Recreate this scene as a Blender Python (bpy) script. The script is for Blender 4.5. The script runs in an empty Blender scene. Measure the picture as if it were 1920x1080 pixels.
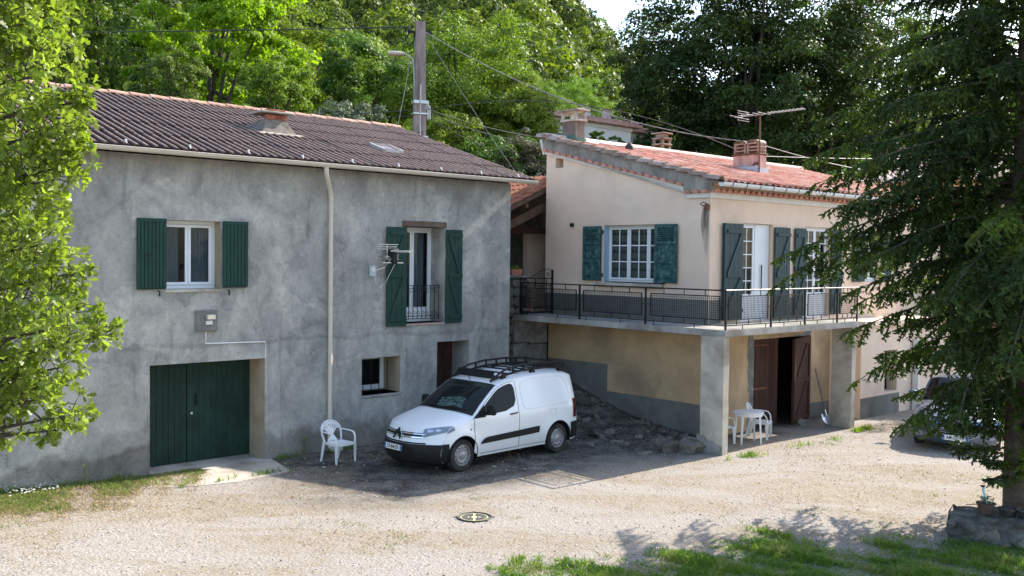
import bpy, bmesh, math, random
import numpy as np
from mathutils import Vector, Matrix
random.seed(7)
RNG = np.random.default_rng(11)
S = bpy.context.scene
COL = S.collection
R_ = math.radians

# ------------------------------------------------------------------ camera
PITCH, ROLL, CAM_H, FPX = R_(1.778), R_(0.649), 4.15, 1799.0
_f = Vector((0, math.cos(PITCH), -math.sin(PITCH)))
_u = Vector((0, math.sin(PITCH), math.cos(PITCH)))
_r = Vector((1, 0, 0))
_R = _r * math.cos(ROLL) + _u * math.sin(ROLL)
_U = _u * math.cos(ROLL) - _r * math.sin(ROLL)
cam_data = bpy.data.cameras.new('camera')
cam = bpy.data.objects.new('camera', cam_data)
COL.objects.link(cam)
cam.matrix_world = Matrix(((_R.x, _U.x, -_f.x, 0), (_R.y, _U.y, -_f.y, 0), (_R.z, _U.z, -_f.z, CAM_H), (0, 0, 0, 1)))
cam_data.sensor_width = 36
cam_data.lens = FPX / 1920 * 36
cam_data.clip_start = 0.1
cam_data.clip_end = 3000
S.camera = cam

# ------------------------------------------------------------------ sky, sun, exposure
SUN_AZ, SUN_EL = R_(39.9), R_(35.7)          # azimuth counted from +X towards +Y
sdir = Vector((math.cos(SUN_AZ) * math.cos(SUN_EL), math.sin(SUN_AZ) * math.cos(SUN_EL), math.sin(SUN_EL)))
world = bpy.data.worlds.new('World')
S.world = world
world.use_nodes = True
wn = world.node_tree
wn.nodes.clear()
_sky = wn.nodes.new('ShaderNodeTexSky')
_sky.sky_type = 'NISHITA'
_sky.sun_disc = False
_sky.sun_elevation = SUN_EL
_sky.sun_rotation = math.pi / 2 - SUN_AZ
_sky.air_density = 1.0
_sky.dust_density = 1.2
_bg = wn.nodes.new('ShaderNodeBackground')
_bg.inputs['Strength'].default_value = 0.15
_wo = wn.nodes.new('ShaderNodeOutputWorld')
wn.links.new(_sky.outputs[0], _bg.inputs[0])
wn.links.new(_bg.outputs[0], _wo.inputs[0])
sun_data = bpy.data.lights.new('sun', 'SUN')
sun_data.energy = 3.7
sun_data.angle = R_(0.53)
sun_data.color = (1.0, 0.93, 0.82)
sun = bpy.data.objects.new('sun', sun_data)
COL.objects.link(sun)
sun.rotation_euler = sdir.to_track_quat('Z', 'Y').to_euler()
S.view_settings.view_transform = 'Standard'
S.view_settings.look = 'None'
S.view_settings.exposure = 1.58
S.view_settings.gamma = 1.0
S.render.engine = 'CYCLES'
S.cycles.max_bounces = 6
S.cycles.diffuse_bounces = 3
S.cycles.transmission_bounces = 4
S.cycles.transparent_max_bounces = 6

# ------------------------------------------------------------------ materials
def _nt(name):
    m = bpy.data.materials.new(name)
    m.use_nodes = True
    nt = m.node_tree
    b = nt.nodes.get('Principled BSDF')
    return m, nt, b

def _ramp(nt, fac, stops):
    r = nt.nodes.new('ShaderNodeValToRGB')
    e = r.color_ramp.elements
    while len(e) > 1:
        e.remove(e[-1])
    e[0].position, e[0].color = stops[0][0], (*stops[0][1], 1)
    for p, c in stops[1:]:
        k = e.new(p)
        k.color = (*c, 1)
    nt.links.new(fac, r.inputs[0])
    return r.outputs[0]

def _noise(nt, vec, scale, detail=4, rough=.6, dist=0):
    n = nt.nodes.new('ShaderNodeTexNoise')
    n.inputs['Scale'].default_value = scale
    n.inputs['Detail'].default_value = detail
    n.inputs['Roughness'].default_value = rough
    n.inputs['Distortion'].default_value = dist
    if vec is not None:
        nt.links.new(vec, n.inputs['Vector'])
    return n.outputs['Fac']

def _mix(nt, fac, a, b, mode='MIX'):
    m = nt.nodes.new('ShaderNodeMix')
    m.data_type = 'RGBA'
    m.blend_type = mode
    for sock, val in ((m.inputs[0], fac), (m.inputs[6], a), (m.inputs[7], b)):
        if isinstance(val, (int, float)):
            sock.default_value = val
        elif isinstance(val, tuple):
            sock.default_value = (*val, 1)
        else:
            nt.links.new(val, sock)
    return m.outputs[2]

def _math(nt, op, a, b=None, clamp=False):
    m = nt.nodes.new('ShaderNodeMath')
    m.operation = op
    m.use_clamp = clamp
    for i, val in enumerate((a, b)):
        if val is None:
            continue
        if isinstance(val, (int, float)):
            m.inputs[i].default_value = val
        else:
            nt.links.new(val, m.inputs[i])
    return m.outputs[0]

def _coord(nt, kind='Object', scale=None, rot=None):
    t = nt.nodes.new('ShaderNodeTexCoord')
    o = t.outputs[kind]
    if scale or rot:
        mp = nt.nodes.new('ShaderNodeMapping')
        if scale:
            mp.inputs['Scale'].default_value = scale
        if rot:
            mp.inputs['Rotation'].default_value = rot
        nt.links.new(o, mp.inputs['Vector'])
        o = mp.outputs[0]
    return o

def _wpos(nt, scale=None):
    g = nt.nodes.new('ShaderNodeNewGeometry')
    o = g.outputs['Position']
    if scale:
        mp = nt.nodes.new('ShaderNodeMapping')
        mp.inputs['Scale'].default_value = scale
        nt.links.new(o, mp.inputs['Vector'])
        o = mp.outputs[0]
    return o

def _bump(nt, b, height, strength, dist=.01, prev=None):
    bp = nt.nodes.new('ShaderNodeBump')
    bp.inputs['Strength'].default_value = strength
    bp.inputs['Distance'].default_value = dist
    nt.links.new(height, bp.inputs['Height'])
    if prev is not None:
        nt.links.new(prev, bp.inputs['Normal'])
    nt.links.new(bp.outputs[0], b.inputs['Normal'])
    return bp.outputs[0]

def pm(name, c1, c2=None, scale=4, rough=.8, bump=0, bscale=60, bdist=.01, spec=.3, metal=0, stretch=None,
       rnd=0, c3=None, s3=1.0, lo=.35, hi=.65, coat=0):
    """general mottled surface: c1/c2 mixed by noise, optional large stain colour c3, bump, random tone per object"""
    m, nt, b = _nt(name)
    v = _wpos(nt, stretch)
    col = None
    if c2 is None:
        c2 = tuple(x * .85 for x in c1)
    col = _ramp(nt, _noise(nt, v, scale, 5, .65), [(lo, c1), (hi, c2)])
    if c3 is not None:
        f = _ramp(nt, _noise(nt, v, s3, 4, .6, .4), [(.45, (0, 0, 0)), (.68, (1, 1, 1))])
        col = _mix(nt, f, col, c3)
    if rnd:
        oi = nt.nodes.new('ShaderNodeObjectInfo')
        k = _math(nt, 'MULTIPLY_ADD', oi.outputs['Random'], rnd)
        k.node.inputs[2].default_value = 1 - rnd / 2
        hs = nt.nodes.new('ShaderNodeHueSaturation')
        nt.links.new(col, hs.inputs['Color'])
        nt.links.new(k, hs.inputs['Value'])
        col = hs.outputs[0]
    nt.links.new(col, b.inputs['Base Color'])
    b.inputs['Roughness'].default_value = rough
    b.inputs['Metallic'].default_value = metal
    b.inputs['Specular IOR Level'].default_value = spec
    if coat:
        b.inputs['Coat Weight'].default_value = coat
        b.inputs['Coat Roughness'].default_value = .04
    if bump:
        _bump(nt, b, _noise(nt, v, bscale, 4, .7), bump, bdist)
    return m

def glass_mat(name, tint=(.02, .025, .03), rough=.03, alpha=1.0):
    m, nt, b = _nt(name)
    b.inputs['Base Color'].default_value = (*tint, 1)
    b.inputs['Roughness'].default_value = rough
    b.inputs['Specular IOR Level'].default_value = .6
    b.inputs['IOR'].default_value = 1.5
    if alpha < 1:
        tr = nt.nodes.new('ShaderNodeBsdfTransparent')
        tr.inputs[0].default_value = (.75, .8, .8, 1)
        mx = nt.nodes.new('ShaderNodeMixShader')
        mx.inputs[0].default_value = alpha
        out = nt.nodes['Material Output']
        nt.links.new(tr.outputs[0], mx.inputs[1])
        nt.links.new(b.outputs[0], mx.inputs[2])
        nt.links.new(mx.outputs[0], out.inputs[0])
    return m

def leaf_mat(name, c1, c2, trans=.45, scale=1.2, tcol=None, rough=.55, vary=.25, spec=.25, c3=None):
    m, nt, b = _nt(name)
    v = _wpos(nt)
    fac = _noise(nt, v, scale, 3, .6)
    stops = [(.35, c1), (.65, c2)]
    if c3 is not None:
        stops = [(.3, c1), (.5, c2), (.7, c3)]
    col = _ramp(nt, fac, stops)
    g = nt.nodes.new('ShaderNodeNewGeometry')
    oi = nt.nodes.new('ShaderNodeObjectInfo')
    r = _math(nt, 'ADD', g.outputs['Random Per Island'], oi.outputs['Random'])
    k = _math(nt, 'MULTIPLY_ADD', r, vary)
    k.node.inputs[2].default_value = 1 - vary
    hs = nt.nodes.new('ShaderNodeHueSaturation')
    nt.links.new(col, hs.inputs['Color'])
    nt.links.new(k, hs.inputs['Value'])
    h = _math(nt, 'MULTIPLY_ADD', oi.outputs['Random'], .035)
    h.node.inputs[2].default_value = .4825
    nt.links.new(h, hs.inputs['Hue'])
    nt.links.new(hs.outputs[0], b.inputs['Base Color'])
    b.inputs['Roughness'].default_value = rough
    b.inputs['Specular IOR Level'].default_value = spec
    t = nt.nodes.new('ShaderNodeBsdfTranslucent')
    tc = _mix(nt, 1.0, hs.outputs[0], tcol or (1.5, 1.7, .6), 'MULTIPLY')
    nt.links.new(tc, t.inputs[0])
    mx = nt.nodes.new('ShaderNodeMixShader')
    mx.inputs[0].default_value = trans
    nt.links.new(b.outputs[0], mx.inputs[1])
    nt.links.new(t.outputs[0], mx.inputs[2])
    nt.links.new(mx.outputs[0], nt.nodes['Material Output'].inputs[0])
    return m

# ------------------------------------------------------------------ mesh helpers
class MB:
    def __init__(s):
        s.v, s.f = [], []
    def add(s, vs, fs):
        o = len(s.v)
        s.v += [tuple(p) for p in vs]
        s.f += [tuple(i + o for i in q) for q in fs]
        return s
    def quad(s, a, b, c, d):
        return s.add([a, b, c, d], [(0, 1, 2, 3)])
    def box(s, x0, x1, y0, y1, z0, z1):
        return s.add([(x0, y0, z0), (x1, y0, z0), (x1, y1, z0), (x0, y1, z0), (x0, y0, z1), (x1, y0, z1), (x1, y1, z1), (x0, y1, z1)],
                     [(0, 3, 2, 1), (4, 5, 6, 7), (0, 1, 5, 4), (1, 2, 6, 5), (2, 3, 7, 6), (3, 0, 4, 7)])
    def cbox(s, x0, x1, y0, y1, z0, z1, b=.01):
        """box with chamfered edges"""
        bm = bmesh.new()
        bmesh.ops.create_cube(bm, size=1)
        for v in bm.verts:
            v.co = Vector(((x0 + x1) / 2 + v.co.x * (x1 - x0), (y0 + y1) / 2 + v.co.y * (y1 - y0), (z0 + z1) / 2 + v.co.z * (z1 - z0)))
        bmesh.ops.bevel(bm, geom=bm.edges[:], offset=b, segments=1, affect='EDGES')
        bm.verts.index_update()
        s.add([v.co[:] for v in bm.verts], [[v.index for v in f.verts] for f in bm.faces])
        bm.free()
        return s
    def bar(s, p, q, w, h=None, up=(0, 0, 1)):
        p, q = Vector(p), Vector(q)
        h = w if h is None else h
        d = (q - p).normalized()
        up = Vector(up)
        if abs(d.dot(up)) > .99:
            up = Vector((1, 0, 0))
        sd = d.cross(up).normalized() * (w / 2)
        u = sd.cross(d).normalized() * (h / 2)
        vs = [p - sd - u, p + sd - u, p + sd + u, p - sd + u, q - sd - u, q + sd - u, q + sd + u, q - sd + u]
        return s.add(vs, [(0, 3, 2, 1), (4, 5, 6, 7), (0, 1, 5, 4), (1, 2, 6, 5), (2, 3, 7, 6), (3, 0, 4, 7)])
    def tube(s, pts, r, n=8, cap=True, sx=1, sz=1):
        pts = [Vector(p) for p in pts]
        rs = r if isinstance(r, (list, tuple)) else [r] * len(pts)
        rings = []
        prev = None
        for i, p in enumerate(pts):
            a = pts[max(i - 1, 0)]
            b = pts[min(i + 1, len(pts) - 1)]
            d = (b - a)
            d = d.normalized() if d.length > 1e-9 else Vector((0, 0, 1))
            if prev is None:
                t = Vector((0, 0, 1)) if abs(d.z) < .9 else Vector((1, 0, 0))
                u = (t - d * t.dot(d)).normalized()
            else:
                u = (prev - d * prev.dot(d)).normalized()
            prev = u
            w = d.cross(u)
            rings.append([p + (u * math.cos(2 * math.pi * k / n) * sz + w * math.sin(2 * math.pi * k / n) * sx) * rs[i] for k in range(n)])
        vs = [v for rg in rings for v in rg]
        fs = []
        for i in range(len(rings) - 1):
            for k in range(n):
                a, b = i * n + k, i * n + (k + 1) % n
                fs.append((a, a + n, b + n, b))
        if cap:
            fs.append(tuple(range(n)))
            fs.append(tuple(reversed(range((len(rings) - 1) * n, len(rings) * n))))
        return s.add(vs, fs)
    def prism(s, poly, plane, a, b):
        """poly of (u,v) extruded from a to b; plane 'xz' extrudes along y, 'yz' along x, 'xy' along z"""
        def P(u, v, w):
            return {'xz': (u, w, v), 'yz': (w, u, v), 'xy': (u, v, w)}[plane]
        n = len(poly)
        vs = [P(u, v, a) for u, v in poly] + [P(u, v, b) for u, v in poly]
        fs = [tuple(range(n)), tuple(reversed(range(n, 2 * n)))] + [(i, i + n, (i + 1) % n + n, (i + 1) % n) for i in range(n)]
        return s.add(vs, fs)
    def lathe(s, prof, n=20, c=(0, 0, 0), axis='z', close=False):
        vs = []
        for r, h in prof:
            for k in range(n):
                a = 2 * math.pi * k / n
                x, y = r * math.cos(a), r * math.sin(a)
                if axis == 'z':
                    vs.append((c[0] + x, c[1] + y, c[2] + h))
                elif axis == 'y':
                    vs.append((c[0] + x, c[1] + h, c[2] + y))
                else:
                    vs.append((c[0] + h, c[1] + x, c[2] + y))
        fs = []
        m = len(prof)
        for i in range(m - 1):
            for k in range(n):
                a, b = i * n + k, i * n + (k + 1) % n
                fs.append((a, b, b + n, a + n))
        if close:
            fs.append(tuple(reversed(range(n))))
            fs.append(tuple(range((m - 1) * n, m * n)))
        return s.add(vs, fs)
    def grid(s, fn, us, vs_):
        n = len(vs_)
        pts = [fn(u, v) for u in us for v in vs_]
        fs = []
        for i in range(len(us) - 1):
            for j in range(n - 1):
                fs.append((i * n + j, (i + 1) * n + j, (i + 1) * n + j + 1, i * n + j + 1))
        return s.add(pts, fs)
    def mesh(s, name, mat=None, smooth=None, weld=False, fix=True):
        me = bpy.data.meshes.new(name)
        me.from_pydata(s.v, [], s.f)
        if weld or fix:
            bm = bmesh.new()
            bm.from_mesh(me)
            if weld:
                bmesh.ops.remove_doubles(bm, verts=bm.verts, dist=1e-4)
            if fix:
                bmesh.ops.recalc_face_normals(bm, faces=bm.faces)
            bm.to_mesh(me)
            bm.free()
        if mat:
            me.materials.append(mat)
        if smooth is not None:
            me.polygons.foreach_set('use_smooth', [True] * len(me.polygons))
            me.set_sharp_from_angle(angle=R_(smooth))
        me.update()
        return me
    def build(s, name, mat=None, parent=None, smooth=None, weld=False, fix=True, loc=None, rot=None):
        return place(name, s.mesh(name, mat, smooth, weld, fix), parent, loc, rot)

def place(name, me, parent=None, loc=None, rot=None, scale=None):
    o = bpy.data.objects.new(name, me)
    COL.objects.link(o)
    if parent is not None:
        o.parent = parent
    if loc is not None:
        o.location = loc
    if rot is not None:
        o.rotation_euler = rot
    if scale is not None:
        o.scale = scale if isinstance(scale, (tuple, list)) else (scale,) * 3
    return o

def tag(o, label=None, cat=None, group=None, kind=None):
    if label: o['label'] = label
    if cat: o['category'] = cat
    if group: o['group'] = group
    if kind: o['kind'] = kind
    return o

def thing(name, label, cat, loc=(0, 0, 0), rz=0, group=None):
    o = bpy.data.objects.new(name, None)
    COL.objects.link(o)
    o.empty_display_size = .1
    o.location = loc
    o.rotation_euler = (0, 0, rz)
    return tag(o, label, cat, group)

def kids(o):
    return [c for c in bpy.data.objects if c.parent == o]

def copy_tree(o, parent=None, depth=0, _map=None):
    if _map is None:
        _map = {}
        for c in bpy.data.objects:
            if c.parent is not None:
                _map.setdefault(c.parent.name, []).append(c)
    n = o.copy()
    COL.objects.link(n)
    if parent is not None:
        n.parent = parent
    for c in _map.get(o.name, []):
        copy_tree(c, n, depth + 1, _map)
    return n

def np_mesh(name, verts, faces, mat):
    """fast mesh from arrays; faces (n,k)"""
    me = bpy.data.meshes.new(name)
    verts = np.asarray(verts, dtype=np.float32).reshape(-1, 3)
    faces = np.asarray(faces, dtype=np.int32)
    n, k = faces.shape
    me.vertices.add(len(verts))
    me.vertices.foreach_set('co', verts.ravel())
    me.loops.add(n * k)
    me.loops.foreach_set('vertex_index', faces.ravel())
    me.polygons.add(n)
    me.polygons.foreach_set('loop_start', np.arange(0, n * k, k, dtype=np.int32))
    me.update(calc_edges=True)
    me.validate()
    if mat:
        me.materials.append(mat)
    return me

# frames of the two houses: local x runs along the fronts, y into the houses
YAW = R_(41.75)
LO = Vector((-4.99, 19.39, 0))
RO = Vector((4.53, 20.27, 0))
_c, _s = math.cos(YAW), math.sin(YAW)
def LW(x, y, z=0): return Vector((LO.x + x * _c - y * _s, LO.y + x * _s + y * _c, z))
def RW(x, y, z=0): return Vector((RO.x + x * _c - y * _s, RO.y + x * _s + y * _c, z))
def to_R(X, Y):
    dx, dy = X - RO.x, Y - RO.y
    return dx * _c + dy * _s, -dx * _s + dy * _c
# ------------------------------------------------------------------ shared materials
def stucco_mat():
    m, nt, b = _nt('grey_cement_render')
    v = _wpos(nt)
    vs = _wpos(nt, (1.0, 1.0, .62))
    big = _ramp(nt, _noise(nt, v, .8, 5, .62, .9), [(.26, (.34, .332, .312)), (.42, (.45, .438, .41)), (.55, (.545, .53, .49)), (.72, (.68, .655, .60))])
    st = _ramp(nt, _noise(nt, vs, 1.7, 7, .7, 1.2), [(.30, (.50, .51, .52)), (.46, (.86, .86, .86)), (.56, (1, 1, 1)), (.70, (1.2, 1.17, 1.12))])
    col = _mix(nt, .72, big, st, 'MULTIPLY')
    # trowelled patches with crisp edges, and rain streaks
    vo = nt.nodes.new('ShaderNodeTexVoronoi')
    vo.inputs['Scale'].default_value = .8
    wv = nt.nodes.new('ShaderNodeVectorMath')
    wv.operation = 'ADD'
    nt.links.new(v, wv.inputs[0])
    nz = nt.nodes.new('ShaderNodeTexNoise')
    nz.inputs['Scale'].default_value = 2.2
    nz.inputs['Detail'].default_value = 5
    nt.links.new(v, nz.inputs['Vector'])
    nt.links.new(nz.outputs['Color'], wv.inputs[1])
    nt.links.new(wv.outputs[0], vo.inputs['Vector'])
    pat = _ramp(nt, vo.outputs['Color'], [(.2, (.80, .80, .80)), (.75, (1.14, 1.13, 1.1))])
    col = _mix(nt, .75, col, pat, 'MULTIPLY')
    sk = _ramp(nt, _noise(nt, _wpos(nt, (3.2, 3.2, .22)), 1.6, 5, .7), [(.30, (.58, .58, .59)), (.42, (1, 1, 1))])
    col = _mix(nt, .6, col, sk, 'MULTIPLY')
    fine = _ramp(nt, _noise(nt, v, 11, 6, .78), [(.3, (.66, .67, .68)), (.5, (1, 1, 1)), (.7, (1.22, 1.2, 1.16))])
    col = _mix(nt, .6, col, fine, 'MULTIPLY')
    # hairline cracks and the day-joint between the storeys
    ck_ = nt.nodes.new('ShaderNodeTexVoronoi')
    ck_.feature = 'DISTANCE_TO_EDGE'
    ck_.inputs['Scale'].default_value = .42
    nt.links.new(wv.outputs[0], ck_.inputs['Vector'])
    cr = _ramp(nt, ck_.outputs['Distance'], [(.0, (.62, .61, .60)), (.008, (1, 1, 1))])
    crm = _ramp(nt, _noise(nt, v, .5, 2), [(.56, (0, 0, 0)), (.64, (1, 1, 1))])
    col = _mix(nt, crm, col, _mix(nt, .8, col, cr, 'MULTIPLY'))
    sz = nt.nodes.new('ShaderNodeSeparateXYZ')
    nt.links.new(v, sz.inputs[0])
    jz = _math(nt, 'ADD', sz.outputs[2], _math(nt, 'MULTIPLY', _noise(nt, v, 1.1, 4), .45))
    jt = _ramp(nt, _math(nt, 'MULTIPLY', jz, .2), [(.515, (1, 1, 1)), (.528, (.74, .74, .73)), (.545, (.95, .95, .95)), (.60, (1.06, 1.05, 1.03))])
    col = _mix(nt, .9, col, jt, 'MULTIPLY')
    # darker towards the foot of the wall
    sp = nt.nodes.new('ShaderNodeSeparateXYZ')
    nt.links.new(v, sp.inputs[0])
    z = _math(nt, 'ADD', sp.outputs[2], _math(nt, 'MULTIPLY', _noise(nt, v, 1.3, 3), -.9))
    foot = _ramp(nt, z, [(-.02 + .0, (.62, .6, .57)), (.12, (1, 1, 1))])
    foot2 = _mix(nt, 1, col, foot, 'MULTIPLY')
    col = foot2
    nt.links.new(col, b.inputs['Base Color'])
    b.inputs['Roughness'].default_value = .95
    b.inputs['Specular IOR Level'].default_value = .15
    n1 = _bump(nt, b, _noise(nt, v, 5, 3, .6), .6, .06)
    _bump(nt, b, _noise(nt, v, 38, 5, .75), 1.0, .05, n1)
    return m

def gravel_mat():
    m, nt, b = _nt('dusty_gravel_ground')
    v = _wpos(nt)
    mp = nt.nodes.new('ShaderNodeMapping')
    mp.inputs['Rotation'].default_value = (0, 0, -R_(20))
    mp.inputs['Scale'].default_value = (.35, 1.1, 1)
    nt.links.new(v, mp.inputs[0])
    band = _noise(nt, mp.outputs[0], .75, 5, .62, .5)
    pale = _ramp(nt, _noise(nt, v, 34, 6, .8), [(.36, (.15, .13, .11)), (.46, (.28, .25, .22)), (.56, (.37, .335, .30)), (.65, (.53, .49, .45))])
    straw = _ramp(nt, _noise(nt, v, 24, 6, .8), [(.37, (.11, .085, .058)), (.5, (.26, .215, .155)), (.63, (.42, .36, .27))])
    shaded_earth = _ramp(nt, _noise(nt, v, 14, 5, .78), [(.36, (.028, .025, .022)), (.5, (.062, .056, .049)), (.66, (.16, .145, .125))])
    f1 = _ramp(nt, band, [(.43, (0, 0, 0)), (.56, (1, 1, 1))])
    f1b = _mix(nt, .55, f1, _ramp(nt, _noise(nt, v, 3.2, 5, .7), [(.42, (0, 0, 0)), (.62, (1, 1, 1))]), 'MULTIPLY')
    col = _mix(nt, f1b, pale, straw)
    # soil coloured darker for the shade by the houses (mask in the houses' frame)
    mp2 = nt.nodes.new('ShaderNodeMapping')
    mp2.vector_type = 'TEXTURE'
    mp2.inputs['Location'].default_value = (RO.x, RO.y, 0)
    mp2.inputs['Rotation'].default_value = (0, 0, YAW)
    nt.links.new(v, mp2.inputs[0])
    sp = nt.nodes.new('ShaderNodeSeparateXYZ')
    nt.links.new(mp2.outputs[0], sp.inputs[0])
    wob = _math(nt, 'MULTIPLY', _noise(nt, v, .7, 5, .65), 2.6)
    ya = _ramp(nt, _math(nt, 'MULTIPLY', _math(nt, 'ADD', sp.outputs[1], wob), .1), [(.16, (0, 0, 0)), (.30, (1, 1, 1))])
    xa = _ramp(nt, _math(nt, 'MULTIPLY_ADD', _math(nt, 'ADD', sp.outputs[0], wob), .1), [(.12, (0, 0, 0)), (.30, (1, 1, 1))])
    xa.node.inputs[0].links[0].from_node.inputs[2].default_value = .9
    yb = _ramp(nt, _math(nt, 'MULTIPLY', _math(nt, 'ADD', sp.outputs[1], _math(nt, 'MULTIPLY', wob, .35)), .1), [(.50, (0, 0, 0)), (.58, (.75, .75, .75))])
    near = _mix(nt, 1, _mix(nt, 1, ya, xa, 'MULTIPLY'), yb, 'LIGHTEN')
    near2 = _mix(nt, 1, near, _ramp(nt, _noise(nt, v, 2.4, 4, .7), [(.3, (.35, .35, .35)), (.6, (1, 1, 1))]), 'MULTIPLY')
    col = _mix(nt, near2, col, shaded_earth)
    peb = nt.nodes.new('ShaderNodeTexVoronoi')
    peb.inputs['Scale'].default_value = 22
    nt.links.new(v, peb.inputs['Vector'])
    pc = _ramp(nt, peb.outputs['Distance'], [(.1, (1.15, 1.13, 1.1)), (.5, (.86, .86, .86))])
    col = _mix(nt, .5, col, pc, 'MULTIPLY')
    # far ground turns to leaf litter under the trees
    sw = nt.nodes.new('ShaderNodeSeparateXYZ')
    nt.links.new(v, sw.inputs[0])
    hz = _ramp(nt, _math(nt, 'MULTIPLY', sw.outputs[2], .3), [(.3, (0, 0, 0)), (.7, (1, 1, 1))])
    col = _mix(nt, hz, col, _ramp(nt, _noise(nt, v, .5, 5), [(.4, (.035, .05, .02)), (.65, (.09, .10, .045))]))
    nt.links.new(col, b.inputs['Base Color'])
    b.inputs['Roughness'].default_value = 1
    b.inputs['Specular IOR Level'].default_value = .1
    n1 = _bump(nt, b, _noise(nt, v, 7, 5, .75), .6, .05)
    _bump(nt, b, peb.outputs['Distance'], .35, .02, n1)
    return m

M = {}
M['stucco'] = stucco_mat()
M['ground'] = gravel_mat()
M['cream'] = pm('cream_render', (.74, .555, .42), (.80, .62, .48), 1.1, .95, .35, 70, .008, .1, c3=(.62, .48, .375), s3=.55)
M['ochre'] = pm('ochre_render', (.48, .33, .19), (.58, .42, .26), 1.0, .95, .3, 60, .008, .1, c3=(.33, .24, .155), s3=.6)
M['band'] = pm('grey_painted_plinth', (.155, .155, .14), (.20, .198, .18), 2, .95, .25, 50, .006, .1, c3=(.12, .115, .10), s3=.8)
M['white_paint'] = pm('old_white_paint', (.72, .69, .64), (.62, .59, .54), 3, .8, .2, 60, .005)
M['blue_reveal'] = pm('pale_blue_reveal', (.36, .50, .62), (.33, .46, .58), 3, .85)
M['concrete'] = pm('weathered_concrete', (.30, .285, .26), (.42, .395, .36), 2.5, .95, .5, 45, .012, .1, c3=(.20, .19, .17), s3=1.4)
M['concrete_pale'] = pm('pale_concrete', (.43, .38, .315), (.54, .485, .41), 2.0, .95, .35, 60, .01, .1, c3=(.28, .24, .19), s3=1.4)
M['mortar'] = pm('stained_mortar', (.16, .155, .145), (.30, .285, .26), 3.0, .95, .5, 40, .01, .1, lo=.4, hi=.62)
M['stone'] = pm('rough_limestone', (.24, .21, .175), (.38, .34, .29), 4, .95, .7, 30, .02, .1, rnd=.5)
M['darkstone'] = pm('mossy_dark_stone', (.10, .095, .08), (.17, .155, .13), 4, .95, .7, 30, .02, .1, rnd=.5)
M['green'] = pm('green_shutter_paint', (.005, .034, .024), (.007, .042, .030), 3, .6, .1, 90, .002, .3, rnd=.12, c3=(.010, .050, .036), s3=5)
M['greendoor'] = pm('dark_green_door_paint', (.005, .023, .015), (.006, .030, .020), 2, .6, .1, 70, .002, .3, rnd=.2, c3=(.012, .045, .032), s3=3)
M['teal'] = pm('weathered_teal_paint', (.014, .055, .058), (.024, .080, .078), 7, .75, .3, 40, .004, .25, c3=(.09, .17, .16), s3=9)
M['teal2'] = pm('dark_teal_paint', (.009, .036, .043), (.012, .044, .052), 3, .6, .1, 60, .002, .3)
M['pvc'] = pm('white_window_frame', (.78, .79, .80), (.74, .75, .77), 2, .4, spec=.4)
M['glass'] = glass_mat('window_glass', (.012, .016, .018))
M['paneglass'] = glass_mat('clear_window_pane', (.01, .012, .013), .02, .22)
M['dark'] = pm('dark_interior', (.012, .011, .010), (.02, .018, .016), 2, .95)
M['curtain'] = pm('pale_curtain_cloth', (.40, .45, .52), (.62, .66, .72), 3, .9, stretch=(9, 9, .5))
M['wood_dark'] = pm('old_brown_door_wood', (.050, .022, .015), (.085, .040, .028), 3, .75, .4, 30, .006, .2, stretch=(6, 6, .8), rnd=.3)
M['wood_lintel'] = pm('weathered_lintel_wood', (.10, .07, .052), (.16, .115, .085), 5, .85, .4, 30, .006)
M['timber'] = pm('brown_rafter_timber', (.12, .072, .045), (.19, .12, .08), 4, .8, .3, 30, .005)
M['beige_pvc'] = pm('beige_gutter_plastic', (.56, .49, .40), (.60, .53, .44), 2, .5, spec=.4)
M['zinc'] = pm('white_zinc_gutter', (.62, .63, .63), (.70, .70, .69), 3, .5, spec=.4)
M['black_iron'] = pm('black_painted_iron', (.007, .007, .008), (.012, .011, .011), 5, .5, spec=.25)
M['rust'] = pm('rusty_steel', (.12, .055, .035), (.20, .09, .055), 12, .85, .3, 80, .004)
M['alu'] = pm('aerial_aluminium', (.62, .62, .62), (.70, .70, .70), 4, .35, metal=.9)
M['white_plastic'] = pm('white_garden_plastic', (.76, .76, .75), (.70, .70, .69), 3, .45, spec=.4)
M['grey_plastic'] = pm('grey_plastic', (.35, .36, .36), (.42, .42, .42), 3, .5)
M['terracotta'] = pm('terracotta', (.42, .17, .10), (.52, .23, .14), 5, .9, .3, 50, .005, .15, rnd=.3)
M['pot_dark'] = pm('dark_plastic_pot', (.03, .027, .025), (.05, .045, .04), 5, .6, spec=.3)
M['pine_trunk'] = pm('spruce_bark', (.065, .05, .038), (.13, .105, .08), 9, .95, .9, 25, .03, .1)
M['bark'] = pm('grey_brown_bark', (.055, .045, .035), (.10, .085, .065), 8, .95, .8, 25, .02, .1)
M['pole'] = pm('weathered_pole_concrete', (.235, .185, .165), (.33, .275, .25), 3, .95, .4, 40, .01, .1, stretch=(3, 3, .6), c3=(.15, .12, .11), s3=1.8)
M['cable'] = pm('black_cable', (.03, .03, .032), (.04, .04, .042), 3, .6)
M['cable_pale'] = pm('pale_twisted_cable', (.26, .26, .26), (.10, .10, .10), 9, .5)

# ------------------------------------------------------------------ terrain
def interp(x, xs, ys): return float(np.interp(x, xs, ys))

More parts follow.
